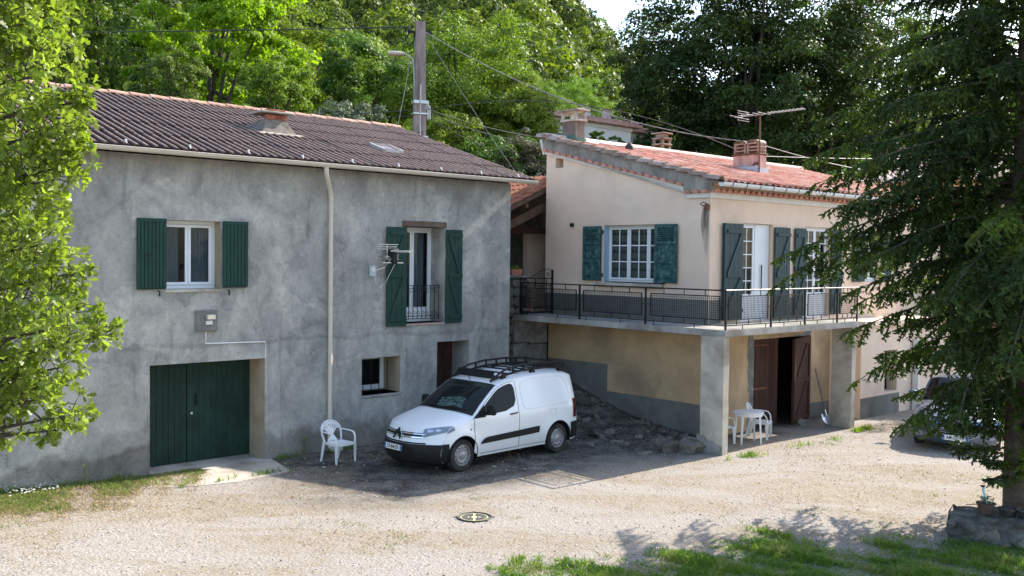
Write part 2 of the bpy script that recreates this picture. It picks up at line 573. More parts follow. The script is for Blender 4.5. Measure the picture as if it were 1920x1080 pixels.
def ground_z(X, Y):
    X = np.asarray(X, float)
    Y = np.asarray(Y, float)
    dx, dy = X - RO.x, Y - RO.y
    xr, yr = dx * _c + dy * _s, -dx * _s + dy * _c
    z = -.19 * np.exp(-((X + 1.2) ** 2 / 7 + (Y - 15.9) ** 2 / 2.6))
    z = z + .025 * np.sin(X * .9 + Y * .4) * np.cos(Y * .7 - X * .3) * np.clip((np.abs(X + 1) - 3.2) / 3, 0, 1)
    # slight rise at the left foot of the grey house
    sl = xr + 7.69
    z = z + np.clip((-sl - 2.4) * .035, 0, .15) * np.clip(1.5 - np.abs(yr - 5.7) / 4, 0, 1)
    # rubble bank against the gable of the cream house
    r = np.interp(yr, [1.6, 2.6, 3.8, 5.1, 6.1, 6.9], [0, .10, .26, .62, .96, 1.2])
    bump = r * np.clip((xr + 1.7) / 2.9, 0, 1) ** 1.15
    z = z + np.where((yr < 7.3) & (xr < 1.6), bump, 0)
    z = z - .30 * np.clip((X - 5.2) / 1.4, 0, 1) * np.clip((14.5 - .5 * np.clip(X - 6.6, -1, 3) - Y) / .9, 0, 1)
    # terrace behind
    t = np.clip((yr - 7.05) / .3, 0, 1) * np.clip((13.6 - xr) / .5, 0, 1)
    z = z * (1 - t) + 2.6 * t
    # hillside
    far = np.clip((yr - 17) / 6, 0, 1)
    base = 2.6 * np.clip((yr - 13) / 4, 0, 1)
    z = np.maximum(z, base * np.clip((xr - 13.6) / 2, 0, 1))
    ang = X / np.maximum(Y, 1)
    k = np.interp(ang, [-.6, -.1, .03, .08, .13, .2, .45, .7], [1.15, 1.1, .96, .80, .62, .50, .46, .5])
    hill = np.interp(Y, [0, 33, 60, 90, 130, 180, 230, 330, 700], [0, 0, 2.5, 9, 25, 47, 66, 84, 40]) * k
    z = z + far * hill * (Y > 20)
    z = z + far * .9 * np.sin(X * .13) * np.sin(Y * .11 + 1)
    return z

xs = np.unique(np.concatenate([np.linspace(-600, -60, 14), np.linspace(-60, -14, 24), np.arange(-14, 16, .2), np.linspace(16, 80, 30), np.linspace(80, 600, 14)]))
ys = np.unique(np.concatenate([np.linspace(-80, 8, 12), np.arange(8, 32, .2), np.linspace(32, 80, 26), np.linspace(80, 320, 36), np.linspace(320, 900, 10)]))
GX, GY = np.meshgrid(xs, ys, indexing='ij')
GZ = ground_z(GX, GY)
nx, ny = len(xs), len(ys)
idx = np.arange(nx * ny).reshape(nx, ny)
fc = np.stack([idx[:-1, :-1], idx[1:, :-1], idx[1:, 1:], idx[:-1, 1:]], -1).reshape(-1, 4)
gm = np_mesh('ground', np.stack([GX, GY, GZ], -1), fc, M['ground'])
gm.polygons.foreach_set('use_smooth', [True] * len(gm.polygons))
tag(place('ground', gm), kind='structure')

def ground_sheet(name, pts, mat, lift=.004, thick=None):
    """thin sheet following the ground, in world coordinates"""
    mb = MB()
    vs = [(x, y, float(ground_z(x, y)) + lift) for x, y in pts]
    mb.add(vs, [tuple(range(len(vs)))])
    return mb.build(name, mat)

# ------------------------------------------------------------------ grey house
def wall_panel(mb, a0, a1, z0, z1, holes, P, depth, step=1.2, ztop=None):
    """wall in the plane P(a, 0, z) with rectangular holes (a0,a1,z0,z1,depth); reveals go to P(a, d, z)"""
    As = sorted({a0, a1, *[h[0] for h in holes], *[h[1] for h in holes]})
    Zs = sorted({z0, z1, *[h[2] for h in holes], *[h[3] for h in holes]})
    def sub(L):
        o = [L[0]]
        for q in L[1:]:
            n = max(1, int((q - o[-1]) / step))
            b = o[-1]
            o += [b + (q - b) * k / n for k in range(1, n + 1)]
        return o
    As, Zs = sub(As), sub(Zs)
    idx = {}
    def V(a, z):
        k = (round(a, 4), round(z, 4))
        if k not in idx:
            idx[k] = len(mb.v)
            mb.v.append(tuple(P(a, 0, z)))
        return idx[k]
    for i in range(len(As) - 1):
        for j in range(len(Zs) - 1):
            am, zm = (As[i] + As[i + 1]) / 2, (Zs[j] + Zs[j + 1]) / 2
            if any(h[0] < am < h[1] and h[2] < zm < h[3] for h in holes):
                continue
            mb.f.append((V(As[i], Zs[j]), V(As[i + 1], Zs[j]), V(As[i + 1], Zs[j + 1]), V(As[i], Zs[j + 1])))
    for h in holes:
        d = h[4] if len(h) > 4 else depth
        c = [(h[0], h[2]), (h[1], h[2]), (h[1], h[3]), (h[0], h[3])]
        for k in range(4):
            (a, z), (a2, z2) = c[k], c[(k + 1) % 4]
            mb.quad(P(a, 0, z), P(a2, 0, z2), P(a2, d, z2), P(a, d, z))

GH = thing('grey_house', 'two storey grey cement house with brown corrugated roof, green shutters and green garage doors', 'house', LO, YAW)
mb = MB()
PF = lambda a, d, z: (a, d, z)
garage = (-2.34, 0.0, -.3, 2.07, .75)
winL = (-2.06, -.955, 3.49, 4.80, .34)
winF = (3.40, 4.55, 2.64, 4.84, .60)
winS = (2.31, 3.33, 1.10, 1.92, .75)
doorS = (4.37, 5.33, -.3, 2.18, .75)
wall_panel(mb, -9.2, 6.61, -.3, 5.99, [garage, winL, winF, winS, doorS], PF, .4)
DEP = 11.2
mb.quad((6.61, 0, -.3), (6.61, DEP, -.3), (6.61, DEP, 5.99), (6.61, 0, 5.99))
mb.add([(6.61, 0, 5.99), (6.61, DEP, 5.99), (6.61, 5.5, 7.72)], [(0, 1, 2)])
mb.quad((-9.2, 0, -.3), (-9.2, DEP, -.3), (-9.2, DEP, 5.99), (-9.2, 0, 5.99))
mb.add([(-9.2, 0, 5.99), (-9.2, DEP, 5.99), (-9.2, 5.5, 7.72)], [(0, 1, 2)])
mb.quad((-9.2, DEP, -.3), (6.61, DEP, -.3), (6.61, DEP, 5.99), (-9.2, DEP, 5.99))
mb.build('wall', M['stucco'], GH, fix=False)
# rooms behind the openings stay dark: inner back walls
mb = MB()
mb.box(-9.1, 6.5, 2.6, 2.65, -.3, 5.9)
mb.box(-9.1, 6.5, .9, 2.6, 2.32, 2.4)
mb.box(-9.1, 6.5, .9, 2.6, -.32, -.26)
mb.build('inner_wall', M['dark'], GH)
M['beige_reveal'] = pm('beige_reveal_render', (.33, .27, .19), (.42, .35, .26), 3, .95, .3, 50, .006, .1)
for x, y0, y1, z0, z1 in ((0, .01, .66, .0, 2.07), (3.33, .01, .64, 1.10, 1.92), (-.955, .01, .25, 3.49, 4.80)):
    MB().quad((x - .004, y0, z0), (x - .004, y1, z0), (x - .004, y1, z1), (x - .004, y0, z1)).build('reveal', M['beige_reveal'], GH, fix=False)
# garage threshold slab
mb = MB()
mb.add([(x, y, z) for z in (-.12, .012) for x, y in [(-2.62, -.05), (-2.34, -.02), (-2.34, .8), (0, .8), (0, -.02), (.12, -.05), (-.10, -1.25), (-.45, -1.38), (-1.3, -1.47), (-1.9, -1.35), (-2.35, -1.2), (-2.66, -.95)]],
       [tuple(range(12)), tuple(reversed(range(12, 24)))] + [(i, (i + 1) % 12, (i + 1) % 12 + 12, i + 12) for i in range(12)])
mb.build('threshold_slab', M['concrete_pale'], GH)

# garage doors: two leaves of planks
def plank_mesh(w, t, h, mat, b=.006):
    return MB().cbox(0, w, 0, t, 0, h, b).mesh('plank', mat)
for k, (x0, x1) in enumerate([(-2.32, -1.36), (-1.345, -.0)]):
    n = 8 if k == 0 else 11
    w = (x1 - x0) / n
    leaf = MB().box(x0, x1, .70, .73, .02, 2.10).build('garage_door', M['greendoor'], GH)
    pmesh = plank_mesh(w - .002, .03, 2.07, M['greendoor'], .003)
    for i in range(n):
        place('plank', pmesh, leaf, (x0 + i * w + .003, .665 + random.uniform(-.002, .002), .025))
    if k == 1:
        MB().box(x0 + .17, x0 + .20, .63, .665, 1.16, 1.36).box(x0 + .165, x0 + .205, .655, .664, 1.12, 1.40).build('handle', M['black_iron'], leaf)
        MB().lathe([(0, -.02), (.025, -.018), (.03, 0), (.02, .01)], 10, (x0 + .09, .66, .99), 'y').build('lock', M['alu'], leaf)

# slatted shutters by the upper left window
def slat_shutter(x0, x1, z0, z1, n, parent, mat):
    sh = MB().box(x0 + .01, x1 - .01, -.045, -.02, z0 + .01, z1 - .01).build('shutter', mat, parent)
    w = (x1 - x0) / n
    me = MB().cbox(.004, w - .004, 0, .022, 0, z1 - z0 - .10, .005).mesh('slat', mat)
    for i in range(n):
        place('slat', me, sh, (x0 + i * w, -.068, z0 + .03))
    MB().cbox(x0, x1, -.075, -.044, z1 - .07, z1, .004).build('rail', mat, sh)
    return sh
sh = slat_shutter(-2.60, -2.045, 3.485, 4.815, 8, GH, M['green'])
MB().bar((-2.44, -.09, 4.14), (-2.31, -.09, 4.13), .02).build('latch', M['black_iron'], sh)
slat_shutter(-.93, -.40, 3.50, 4.81, 7, GH, M['green'])
for x in (-2.17, -.79):
    MB().bar((x, -.04, 3.46), (x, -.04, 3.36), .022).bar((x, -.04, 3.455), (x - .04, -.04, 3.47), .018).build('shutter_stop', M['black_iron'], GH)

# plank shutters with braces by the tall window
def z_shutter(x0, x1, z0, z1, parent, mat, flip=False, n=4, stays=(.05, .49, .92), y=-.07, ext='x'):
    sh = MB().box(x0 + .01, x1 - .01, y + .02, y + .035, z0 + .01, z1 - .01).build('shutter', mat, parent)
    w = (x1 - x0) / n
    me = MB().cbox(.002, w - .002, 0, .02, 0, z1 - z0, .004).mesh('plank', mat)
    for i in range(n):
        place('plank', me, sh, (x0 + i * w, y, z0))
    H = z1 - z0
    rails = []
    for t in stays:
        zz = z0 + H * t
        MB().cbox(x0 + .07, x1 - .005, y - .026, y - .001, zz, zz + .085, .004).build('rail', mat, sh)
        rails.append(zz)
    for a in range(len(rails) - 1):
        za, zb = rails[a] + .085, rails[a + 1]
        xa, xb = (x0 + .10, x1 - .08) if not flip else (x1 - .08, x0 + .10)
        MB().bar((xa, y - .012, za), (xb, y - .012, zb), .02, .075, (0, 1, 0)).build('brace', mat, sh) if False else \
            MB().prism([(xa - .04, za), (xa + .04, za), (xb + .04, zb), (xb - .04, zb)], 'xz', y - .024, y - .001).build('brace', mat, sh)
    return sh
z_shutter(2.90, 3.445, 2.59, 4.82, GH, M['green'])
z_shutter(4.56, 5.05, 2.61, 4.80, GH, M['green'], flip=True)
MB().cbox(3.36, 4.60, -.035, .30, 4.84, 4.97, .01).build('lintel', M['wood_lintel'], GH)
MB().cbox(3.38, 4.57, -.03, .6, 2.58, 2.64, .008).build('sill', pm('rosy_sill_stone', (.33, .24, .20), (.42, .31, .27), 5), GH)

def window(x0, x1, z0, z1, y, parent, leaves=2, fw=.055, cols=1, rows=1, curtain=True, name='window', mat=None, low=0, bar=.025):
    """casement window in the xz plane at depth y, frame, sashes, panes"""
    mat = mat or M['pvc']
    fr = MB()
    for a in ((x0, x1, z0, z0 + fw), (x0, x1, z1 - fw, z1), (x0, x0 + fw, z0 + fw, z1 - fw), (x1 - fw, x1, z0 + fw, z1 - fw)):
        fr.cbox(a[0], a[1], y, y + .06, a[2], a[3], .004)
    W = fr.build(name, mat, parent)
    lw = (x1 - x0 - 2 * fw) / leaves
    for k in range(leaves):
        a, b = x0 + fw + k * lw + .003, x0 + fw + (k + 1) * lw - .003
        zz0, zz1 = z0 + fw + .003, z1 - fw - .003
        s = MB()
        f2 = .055
        for q in ((a, b, zz0, zz0 + f2 + low), (a, b, zz1 - f2, zz1), (a, a + f2, zz0 + f2 + low, zz1 - f2), (b - f2, b, zz0 + f2 + low, zz1 - f2)):
            s.cbox(q[0], q[1], y - .02, y + .035, q[2], q[3], .005)
        s.build('sash', mat, W)
        pa, pb, pz0, pz1 = a + f2, b - f2, zz0 + f2 + low, zz1 - f2
        if cols * rows > 1:
            for c in range(1, cols):
                xm = pa + (pb - pa) * c / cols
                MB().box(xm - bar / 2, xm + bar / 2, y - .008, y + .018, pz0, pz1).build('glazing_bar', mat, W)
            for r in range(1, rows):
                zm = pz0 + (pz1 - pz0) * r / rows
                MB().box(pa, pb, y - .010, y + .014, zm - bar / 2, zm + bar / 2).build('glazing_bar', mat, W)
        cw, rh = (pb - pa) / cols, (pz1 - pz0) / rows
        gm_ = MB().box(0, cw - .004, 0, .005, 0, rh - .004).mesh('pane', M['paneglass'])
        for c in range(cols):
            for r in range(rows):
                place('pane', gm_, W, (pa + c * cw + .002, y + .004, pz0 + r * rh + .002))
    return W

W = window(winL[0], winL[1], winL[2], winL[3], .26, GH, fw=.07)
def curtain(x0, x1, z0, z1, y, parent, mat, folds=9, amp=.025):
    mb = MB()
    n = folds * 6
    mb.grid(lambda u, v: (x0 + (x1 - x0) * u, y + amp * math.sin(u * folds * 6.283) * (.6 + .4 * v), z0 + (z1 - z0) * v), np.linspace(0, 1, n), [0, .5, 1])
    return mb.build('curtain', mat, parent, smooth=60, fix=False)
curtain(-2.03, -1.64, 3.56, 4.75, .40, W, M['curtain'], 6)
curtain(-1.45, -.99, 3.56, 4.75, .40, W, M['curtain'], 7)
MB().cbox(-2.06, -.955, -.02, .34, 3.43, 3.487, .006).build('sill', M['concrete_pale'], GH)
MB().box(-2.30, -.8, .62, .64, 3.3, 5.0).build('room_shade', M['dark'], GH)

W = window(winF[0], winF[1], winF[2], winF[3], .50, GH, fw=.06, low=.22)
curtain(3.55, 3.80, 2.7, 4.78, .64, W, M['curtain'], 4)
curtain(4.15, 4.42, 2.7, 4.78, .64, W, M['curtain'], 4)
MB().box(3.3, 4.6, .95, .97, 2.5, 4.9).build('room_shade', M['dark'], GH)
# wrought iron window guard
g = MB()
for z in (3.50, 3.44, 2.80, 2.74):
    g.bar((3.42, .02, z), (4.45 if z > 3.47 or z < 2.76 else 4.45, .02, z), .016)
rail = g.build('window_guard', M['black_iron'], GH)
bar_me = MB().box(-.006, .006, -.006, .006, 0, .76).mesh('bar', M['black_iron'])
for i in range(9):
    place('bar', bar_me, rail, (3.44 + i * .122, .02, 2.74))
def scroll(cx, cz, r, s, y):
    return [(cx + s * (r * (1 - t * .8)) * math.cos(t * 7.5 - 1.2), y, cz + r * (1 - t * .8) * math.sin(t * 7.5 - 1.2)) for t in np.linspace(0, 1, 14)]
sc = MB()
for s_ in (-1, 1):
    sc.tube(scroll(s_ * .05, 0, .055, s_, 0), .006, 5)
scme = sc.mesh('scroll', M['black_iron'])
for i in range(4):
    for z in (3.37, 2.87):
        place('scroll', scme, rail, (3.52 + i * .25, .02, z))

# barred low window
W = window(winS[0], winS[1], winS[2] + .02, winS[3], .66, GH, leaves=1, fw=.05)
W['label'] = 'small low window behind iron bars'
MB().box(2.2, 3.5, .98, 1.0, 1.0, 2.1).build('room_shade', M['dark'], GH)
bm_ = MB().tube([(0, 0, 0), (0, 0, .84)], .010, 6).mesh('bar', M['black_iron'])
for x in (2.42, 2.63, 2.84, 3.06):
    place('bar', bm_, GH, (x, .12, 1.09))
MB().cbox(2.30, 3.34, -.03, .62, 1.04, 1.10, .008).build('sill', M['concrete'], GH)

# brown door in its deep recess
d = MB().box(4.37, 5.33, .68, .70, 0, 2.2).build('door', M['wood_dark'], GH)
me = MB().cbox(.003, .157, 0, .03, 0, 2.18, .005).mesh('plank', M['wood_dark'])
for i in range(6):
    place('plank', me, d, (4.37 + i * .16, .648, .0))

# roof of corrugated sheets on a deck
E0, E1, Y0, Z0, SL = -9.5, 6.99, -.36, 6.10, .3142
def zr(y): return Z0 + (y - Y0) * SL
YR = 5.44
RL_ = math.hypot(YR - Y0, zr(YR) - Z0)
rang = math.atan(SL)
mb = MB()
mb.add([(E0, Y0 + .05, Z0 - .09), (E1 - .05, Y0 + .05, Z0 - .09), (E1 - .05, YR, zr(YR) - .09), (E0, YR, zr(YR) - .09),
        (E0, Y0 + .05, Z0 - .04), (E1 - .05, Y0 + .05, Z0 - .04), (E1 - .05, YR, zr(YR) - .04), (E0, YR, zr(YR) - .04),
        (E0, 2 * YR - Y0, Z0 - .04), (E1 - .05, 2 * YR - Y0, Z0 - .04)],
       [(0, 3, 2, 1), (4, 5, 6, 7), (0, 1, 5, 4), (1, 2, 6, 5), (3, 0, 4, 7), (7, 6, 9, 8)])
ROOF = mb.build('roof', M['dark'], GH)
def corr_mat():
    m, nt, b = _nt('brown_corrugated_sheet')
    v = _coord(nt, 'Object')
    w = _wpos(nt)
    sp = nt.nodes.new('ShaderNodeSeparateXYZ')
    nt.links.new(v, sp.inputs[0])
    h = _ramp(nt, _math(nt, 'MULTIPLY_ADD', sp.outputs[2], 12.0), [(.62, (0, 0, 0)), (.95, (1, 1, 1))])
    h.node.inputs[0].links[0].from_node.inputs[2].default_value = .3
    base = _ramp(nt, _noise(nt, w, 1.6, 5, .7), [(.35, (.021, .011, .008)), (.55, (.038, .020, .015)), (.7, (.062, .036, .027))])
    lich = _ramp(nt, _noise(nt, w, 16, 5, .8), [(.36, (.14, .09, .07)), (.6, (.36, .255, .21))])
    f = _mix(nt, 1, h, _ramp(nt, _noise(nt, w, 5, 5, .8), [(.25, (.45, .45, .45)), (.5, (.95, .95, .95))]), 'MULTIPLY')
    col = _mix(nt, f, base, lich)
    nt.links.new(col, b.inputs['Base Color'])
    b.inputs['Roughness'].default_value = .9
    b.inputs['Specular IOR Level'].default_value = .15
    _bump(nt, b, _noise(nt, w, 45, 4, .7), .4, .01)
    return m
MC = corr_mat()
rows, WV = 5, .177
ncol = 18
cw = (E1 - E0) / ncol
nw = 5
pitch_ = cw / nw
rl = RL_ / rows
def sheet_mesh():
    mb = MB()
    us = np.linspace(0, cw + pitch_ * .5, int(nw * 8) + 5)
    top = lambda u, v: (u, v, .033 * math.cos(2 * math.pi * u / pitch_) + .030)
    mb.grid(top, us, [-.07, rl])
    mb.grid(lambda u, v: (u, v, .028 * math.cos(2 * math.pi * u / pitch_) + .018), us, [-.07, rl])
    mb.grid(lambda u, v: (u, -.07, .028 * math.cos(2 * math.pi * u / pitch_) + (.028 if v else .014)), us, [0, 1])
    return mb.mesh('roof_sheet', MC, smooth=50, fix=False)
sme = sheet_mesh()
for r in range(rows):
    for c in range(ncol):
        yy = r * rl
        place('roof_sheet', sme, ROOF, (E0 + c * cw, Y0 + yy * math.cos(rang), Z0 - .02 + yy * math.sin(rang) + .002 * (c % 2)),
              (rang - .012, 0, random.uniform(-.003, .003)))
rt = MB()
rt.grid(lambda u, v: (u, .12 * math.cos(v), .075 * math.sin(v) + .025 * (1 - u / .52)), [0, .52], np.linspace(-.15, math.pi + .15, 9))
rt.grid(lambda u, v: (0, u * math.cos(v), u * .62 * math.sin(v) + .025), [.095, .12], np.linspace(-.15, math.pi + .15, 9))
M['ridge'] = pm('pale_orange_ridge_tile', (.40, .22, .155), (.52, .35, .27), 6, .9, .3, 50, .005, .15, rnd=.3)
rtm = rt.mesh('ridge_tile', M['ridge'], smooth=50)
for i in range(34):
    place('ridge_tile', rtm, ROOF, (E0 + i * .486, YR, zr(YR) - .01))
# hooks along the eave
hk = MB().bar((0, -.03, 0), (0, .04, .05), .02).cbox(-.02, .02, .0, .04, .04, .07, .006).mesh('roof_hook', M['zinc'])
for i in range(14):
    place('roof_hook', hk, ROOF, (-8.8 + i * 1.18, Y0 + .0, Z0 + .03))

# gutter, brackets, downpipe
gt = MB()
gt.grid(lambda u, v: (u, -.47 + .075 * math.cos(v), 6.045 + .075 * math.sin(v)), [E0, -4, 0, 3, E1 + .06], np.linspace(math.pi, 2 * math.pi, 9))
gt.grid(lambda u, v: (u, -.47 + .068 * math.cos(v), 6.045 + .068 * math.sin(v)), [E0, E1 + .06], np.linspace(math.pi, 2 * math.pi, 9))
gt.tube([(E0, -.545, 6.045), (E1 + .06, -.545, 6.045)], .010, 6)
gt.grid(lambda u, v: (E1 + .06, -.47 + u * math.cos(v), 6.045 + u * math.sin(v)), [0, .075], np.linspace(math.pi, 2 * math.pi, 9))
GT = gt.build('gutter', M['beige_pvc'], GH, smooth=40)
bk = MB()
bk.grid(lambda u, v: (u, -.47 + .081 * math.cos(v), 6.045 + .081 * math.sin(v)), [-.015, .015], np.linspace(math.pi * .95, 2.05 * math.pi, 9))
bkm = bk.mesh('bracket', M['beige_pvc'], smooth=40)
for i in range(12):
    place('bracket', bkm, GT, (-8.6 + i * 1.35, 0, 0))
dp = MB()
dp.tube([(1.12, -.47, 5.98), (1.12, -.47, 5.86), (1.16, -.44, 5.78), (1.36, -.18, 5.60), (1.45, -.09, 5.50), (1.47, -.075, 5.38), (1.47, -.075, .22), (1.47, -.10, .10), (1.49, -.2, .02)], .048, 12)
DP = dp.build('downpipe', M['beige_pvc'], GH, smooth=50)
cl = MB().lathe([(.049, -.02), (.056, -.02), (.056, .02), (.049, .02)], 14).mesh('collar', M['beige_pvc'], smooth=40)
for z in (5.38, 3.9, 2.15, .95):
    place('collar', cl, DP, (1.47, -.075, z))
MB().tube([(1.515, -.06, 1.75), (1.515, -.06, .95)], .02, 8).build('guard_tube', M['rust'], DP)

# chimney on the corrugated roof
cx, cy = 1.50, 2.62
zb = zr(cy)
mb = MB()
mb.add([(cx - .46, cy - .42, zr(cy - .42) - .02), (cx + .46, cy - .42, zr(cy - .42) - .02), (cx + .46, cy + .42, zr(cy + .42) - .02), (cx - .46, cy + .42, zr(cy + .42) - .02),
        (cx - .27, cy - .24, zb + .20), (cx + .27, cy - .24, zb + .20), (cx + .27, cy + .24, zb + .20), (cx - .27, cy + .24, zb + .20),
        (cx - .25, cy - .22, zb + .24), (cx + .25, cy - .22, zb + .24), (cx + .25, cy + .22, zb + .24), (cx - .25, cy + .22, zb + .24)],
       [(0, 1, 5, 4), (1, 2, 6, 5), (2, 3, 7, 6), (3, 0, 4, 7), (4, 5, 9, 8), (5, 6, 10, 9), (6, 7, 11, 10), (7, 4, 8, 11)])
chim = mb.build('chimney', pm('brownish_chimney_mortar', (.13, .11, .095), (.27, .235, .20), 5, .95, .7, 30, .02, .1), GH)
M['brick'] = pm('orange_brick', (.24, .08, .05), (.36, .14, .08), 8, .9, .4, 50, .005, .15, rnd=.3)
bk = MB().cbox(0, .245, 0, .11, 0, .115, .006).mesh('brick', M['brick'])
for r in range(1):
    for i in range(2):
        place('brick', bk, chim, (cx - .25 + i * .255 - .003 * r, cy - .235, zb + .23 + r * .125))
        place('brick', bk, chim, (cx + .255, cy - .245 + i * .25, zb + .23 + r * .125), (0, 0, math.pi / 2))
MB().cbox(cx - .42, cx + .40, cy - .36, cy + .36, zb + .365, zb + .405, .012).build('cap', M['concrete'], chim)
MB().cbox(cx - .20, cx + .24, cy - .22, cy + .22, zb + .407, zb + .47, .012).build('cap_brick', M['brick'], chim)
fl = MB()
fl.grid(lambda u, v: (cx + .56 * u + .05 * math.sin(v * 9), cy - .44 - .07 * v + .02 * math.sin(u * 17), zr(cy - .44 - .07 * v) + .045 - .02 * v), np.linspace(-1, 1, 12), [0, 1])
fl.build('mortar_fillet', M['concrete_pale'], chim, fix=False)

# skylight
sx0, sx1, sy0, sy1 = 3.74, 4.26, 1.28, 1.92
def rz_(x, y, h): return (x, y, zr(y) + h)
mb = MB()
for a, b2 in (((sx0, sy0), (sx1, sy0)), ((sx1, sy0), (sx1, sy1)), ((sx1, sy1), (sx0, sy1)), ((sx0, sy1), (sx0, sy0))):
    mb.bar(rz_(*a, .06), rz_(*b2, .06), .05, .07)
SK = mb.build('skylight', pm('white_skylight_rim', (.42, .40, .38), (.32, .30, .28), 6, .6), GH)
MB().add([rz_(sx0 + .03, sy0 + .03, .075), rz_(sx1 - .03, sy0 + .03, .075), rz_(sx1 - .03, sy1 - .03, .075), rz_(sx0 + .03, sy1 - .03, .075)], [(0, 1, 2, 3)]).build('pane', pm('dusty_skylight_glass', (.10, .035, .03), (.16, .07, .06), 6, .25, spec=.5), SK)
MB().box(sx1 - .02, sx1 + .03, sy0, sy1, 6.45, 6.52).build('flashing', M['wood_dark'], SK)

# floodlight on its board, with conduit
fb = MB().cbox(-1.48, -1.03, -.05, .0, 2.66, 3.08, .008).cbox(-1.45, -1.06, -.062, -.05, 2.69, 3.05, .006).build('lamp_board', pm('grey_lamp_board', (.15, .145, .13), (.23, .22, .20), 5, .9, .4), GH)
MB().cbox(-1.30, -1.12, -.17, -.09, 2.90, 3.00, .012).bar((-1.21, -.12, 2.95), (-1.24, -.05, 2.84), .03).build('floodlight', M['grey_plastic'], fb)
MB().box(-1.285, -1.135, -.176, -.168, 2.912, 2.988).build('lamp_glass', pm('pale_lamp_glass', (.75, .66, .45), (.8, .72, .55), 5, .3), fb)
MB().cbox(-1.29, -1.16, -.115, -.06, 2.80, 2.88, .01).build('sensor_box', M['white_plastic'], fb)
MB().tube([(-1.26, -.015, 2.66), (-1.26, -.015, 2.43), (0.0, -.015, 2.405), (.0, -.015, 2.07)], .014, 6).build('conduit', M['white_plastic'], GH)

# television aerial on the wall, pointing to the left
AE = thing('wall_aerial', 'small silver television aerial with black fittings on the grey wall beside the tall window', 'aerial', LW(2.72, -.02, 3.82), YAW)
jb = MB().cbox(-.26, -.10, -.06, -.005, -.10, .14, .008).build('junction_box', pm('pale_blue_box', (.38, .47, .52), (.42, .5, .55), 5, .5), AE)
MB().lathe([(0, -.075), (.05, -.07), (.055, -.06)], 12, (-.18, 0, .05), 'y').build('cover', M['white_plastic'], jb)
MB().tube([(-.12, -.03, .02), (.0, -.25, .10), (.05, -.42, .30), (.12, -.42, .50)], .013, 6).build('bracket', M['alu'], AE)
MB().cbox(.03, .17, -.40, -.28, .36, .50, .02).build('clamp', M['black_iron'], AE)
bm_ = MB().bar((.10, -.16, .43), (.10, -1.02, .43), .024).build('boom', M['alu'], AE)
for k, (y, L) in enumerate([(-.50, .26), (-.60, .20), (-.70, .20), (-.80, .19), (-.90, .18), (-1.0, .17)]):
    MB().tube([(.10 - L / 2, y, .455), (.10 + L / 2, y, .455)], .011, 6).build('element', M['alu'], bm_)
for z0_ in (.33, .55):
    for dz in (-.05, 0, .05):
        MB().tube([(-.20, -.18 - abs(dz), z0_ + dz), (.36, -.18 - abs(dz), z0_ + dz)], .010, 6).build('reflector', M['alu'], AE)
for q in (((-.20, -.2, .27), (-.20, -.2, .39)), ((.36, -.2, .27), (.36, -.2, .39)), ((.10, -.17, .27), (.10, -.17, .62))):
    MB().bar(*q, .016).build('reflector_post', M['alu'], AE)
MB().tube([(-.12, -.36, .20), (-.15, -.40, .20), (-.12, -.44, .20), (.34, -.44, .20), (.37, -.40, .20), (.34, -.36, .20), (-.12, -.36, .20)], .014, 6).build('dipole_loop', M['alu'], AE)
MB().cbox(.04, .17, -.50, -.34, .18, .50, .02).build('dipole_box', M['black_iron'], AE)
MB().tube([(-.14, -.05, -.10), (-.10, -.04, -.24), (.02, -.03, -.33), (.14, -.04, -.27), (.22, -.10, -.06), (.24, -.3, .2), (.2, -.4, .36)], .006, 5).build('lead', M['white_plastic'], AE)

# =================================================================== cream house
CHs = thing('cream_house', 'cream house with pinkish tiled roof, teal shutters and a concrete balcony over a brown door', 'house', RO, YAW)
CX, CY = 1.35, 1.45
XE = 13.55
YB = 7.8
# gable wall: plane x=CX, runs along y
PG = lambda a, d, z: (CX + d, a, z)
wing = (2.74, 4.79, 3.56, 5.02, .26)
mb = MB()
hole = (6.30, 6.60, 6.60, 6.86, .35)
wall_panel(mb, CY, 6.95, 2.60, 5.75, [wing], PG, .26)
# sloped top part of the gable, with the vent hole cut by splitting
def gtop(y): return 5.92 + (y - 1.45) * .25
def gp_(y, z): return (CX, y, z)
mb.add([gp_(CY, 5.75), gp_(6.30, 5.75), gp_(6.30, gtop(6.30)), gp_(CY, gtop(CY))], [(0, 1, 2, 3)])
mb.add([gp_(6.30, 5.75), gp_(6.60, 5.75), gp_(6.60, 6.60), gp_(6.30, 6.60)], [(0, 1, 2, 3)])
mb.add([gp_(6.30, 6.86), gp_(6.60, 6.86), gp_(6.60, gtop(6.60)), gp_(6.30, gtop(6.30))], [(0, 1, 2, 3)])
mb.add([gp_(6.60, 5.75), gp_(6.95, 5.75), gp_(6.95, gtop(6.95)), gp_(6.60, gtop(6.60))], [(0, 1, 2, 3)])
for (a, z), (a2, z2) in (((6.30, 6.60), (6.60, 6.60)), ((6.60, 6.60), (6.60, 6.86)), ((6.60, 6.86), (6.30, 6.86)), ((6.30, 6.86), (6.30, 6.60))):
    mb.quad(PG(a, 0, z), PG(a2, 0, z2), PG(a2, .35, z2), PG(a, .35, z))
mb.quad(PG(6.3, .35, 6.6), PG(6.6, .35, 6.6), PG(6.6, .35, 6.86), PG(6.3, .35, 6.86))
mb.quad((CX, 6.95, 2.6), (CX + 1.2, 6.95, 2.6), (CX + 1.2, 6.95, 7.25), (CX, 6.95, 7.25))
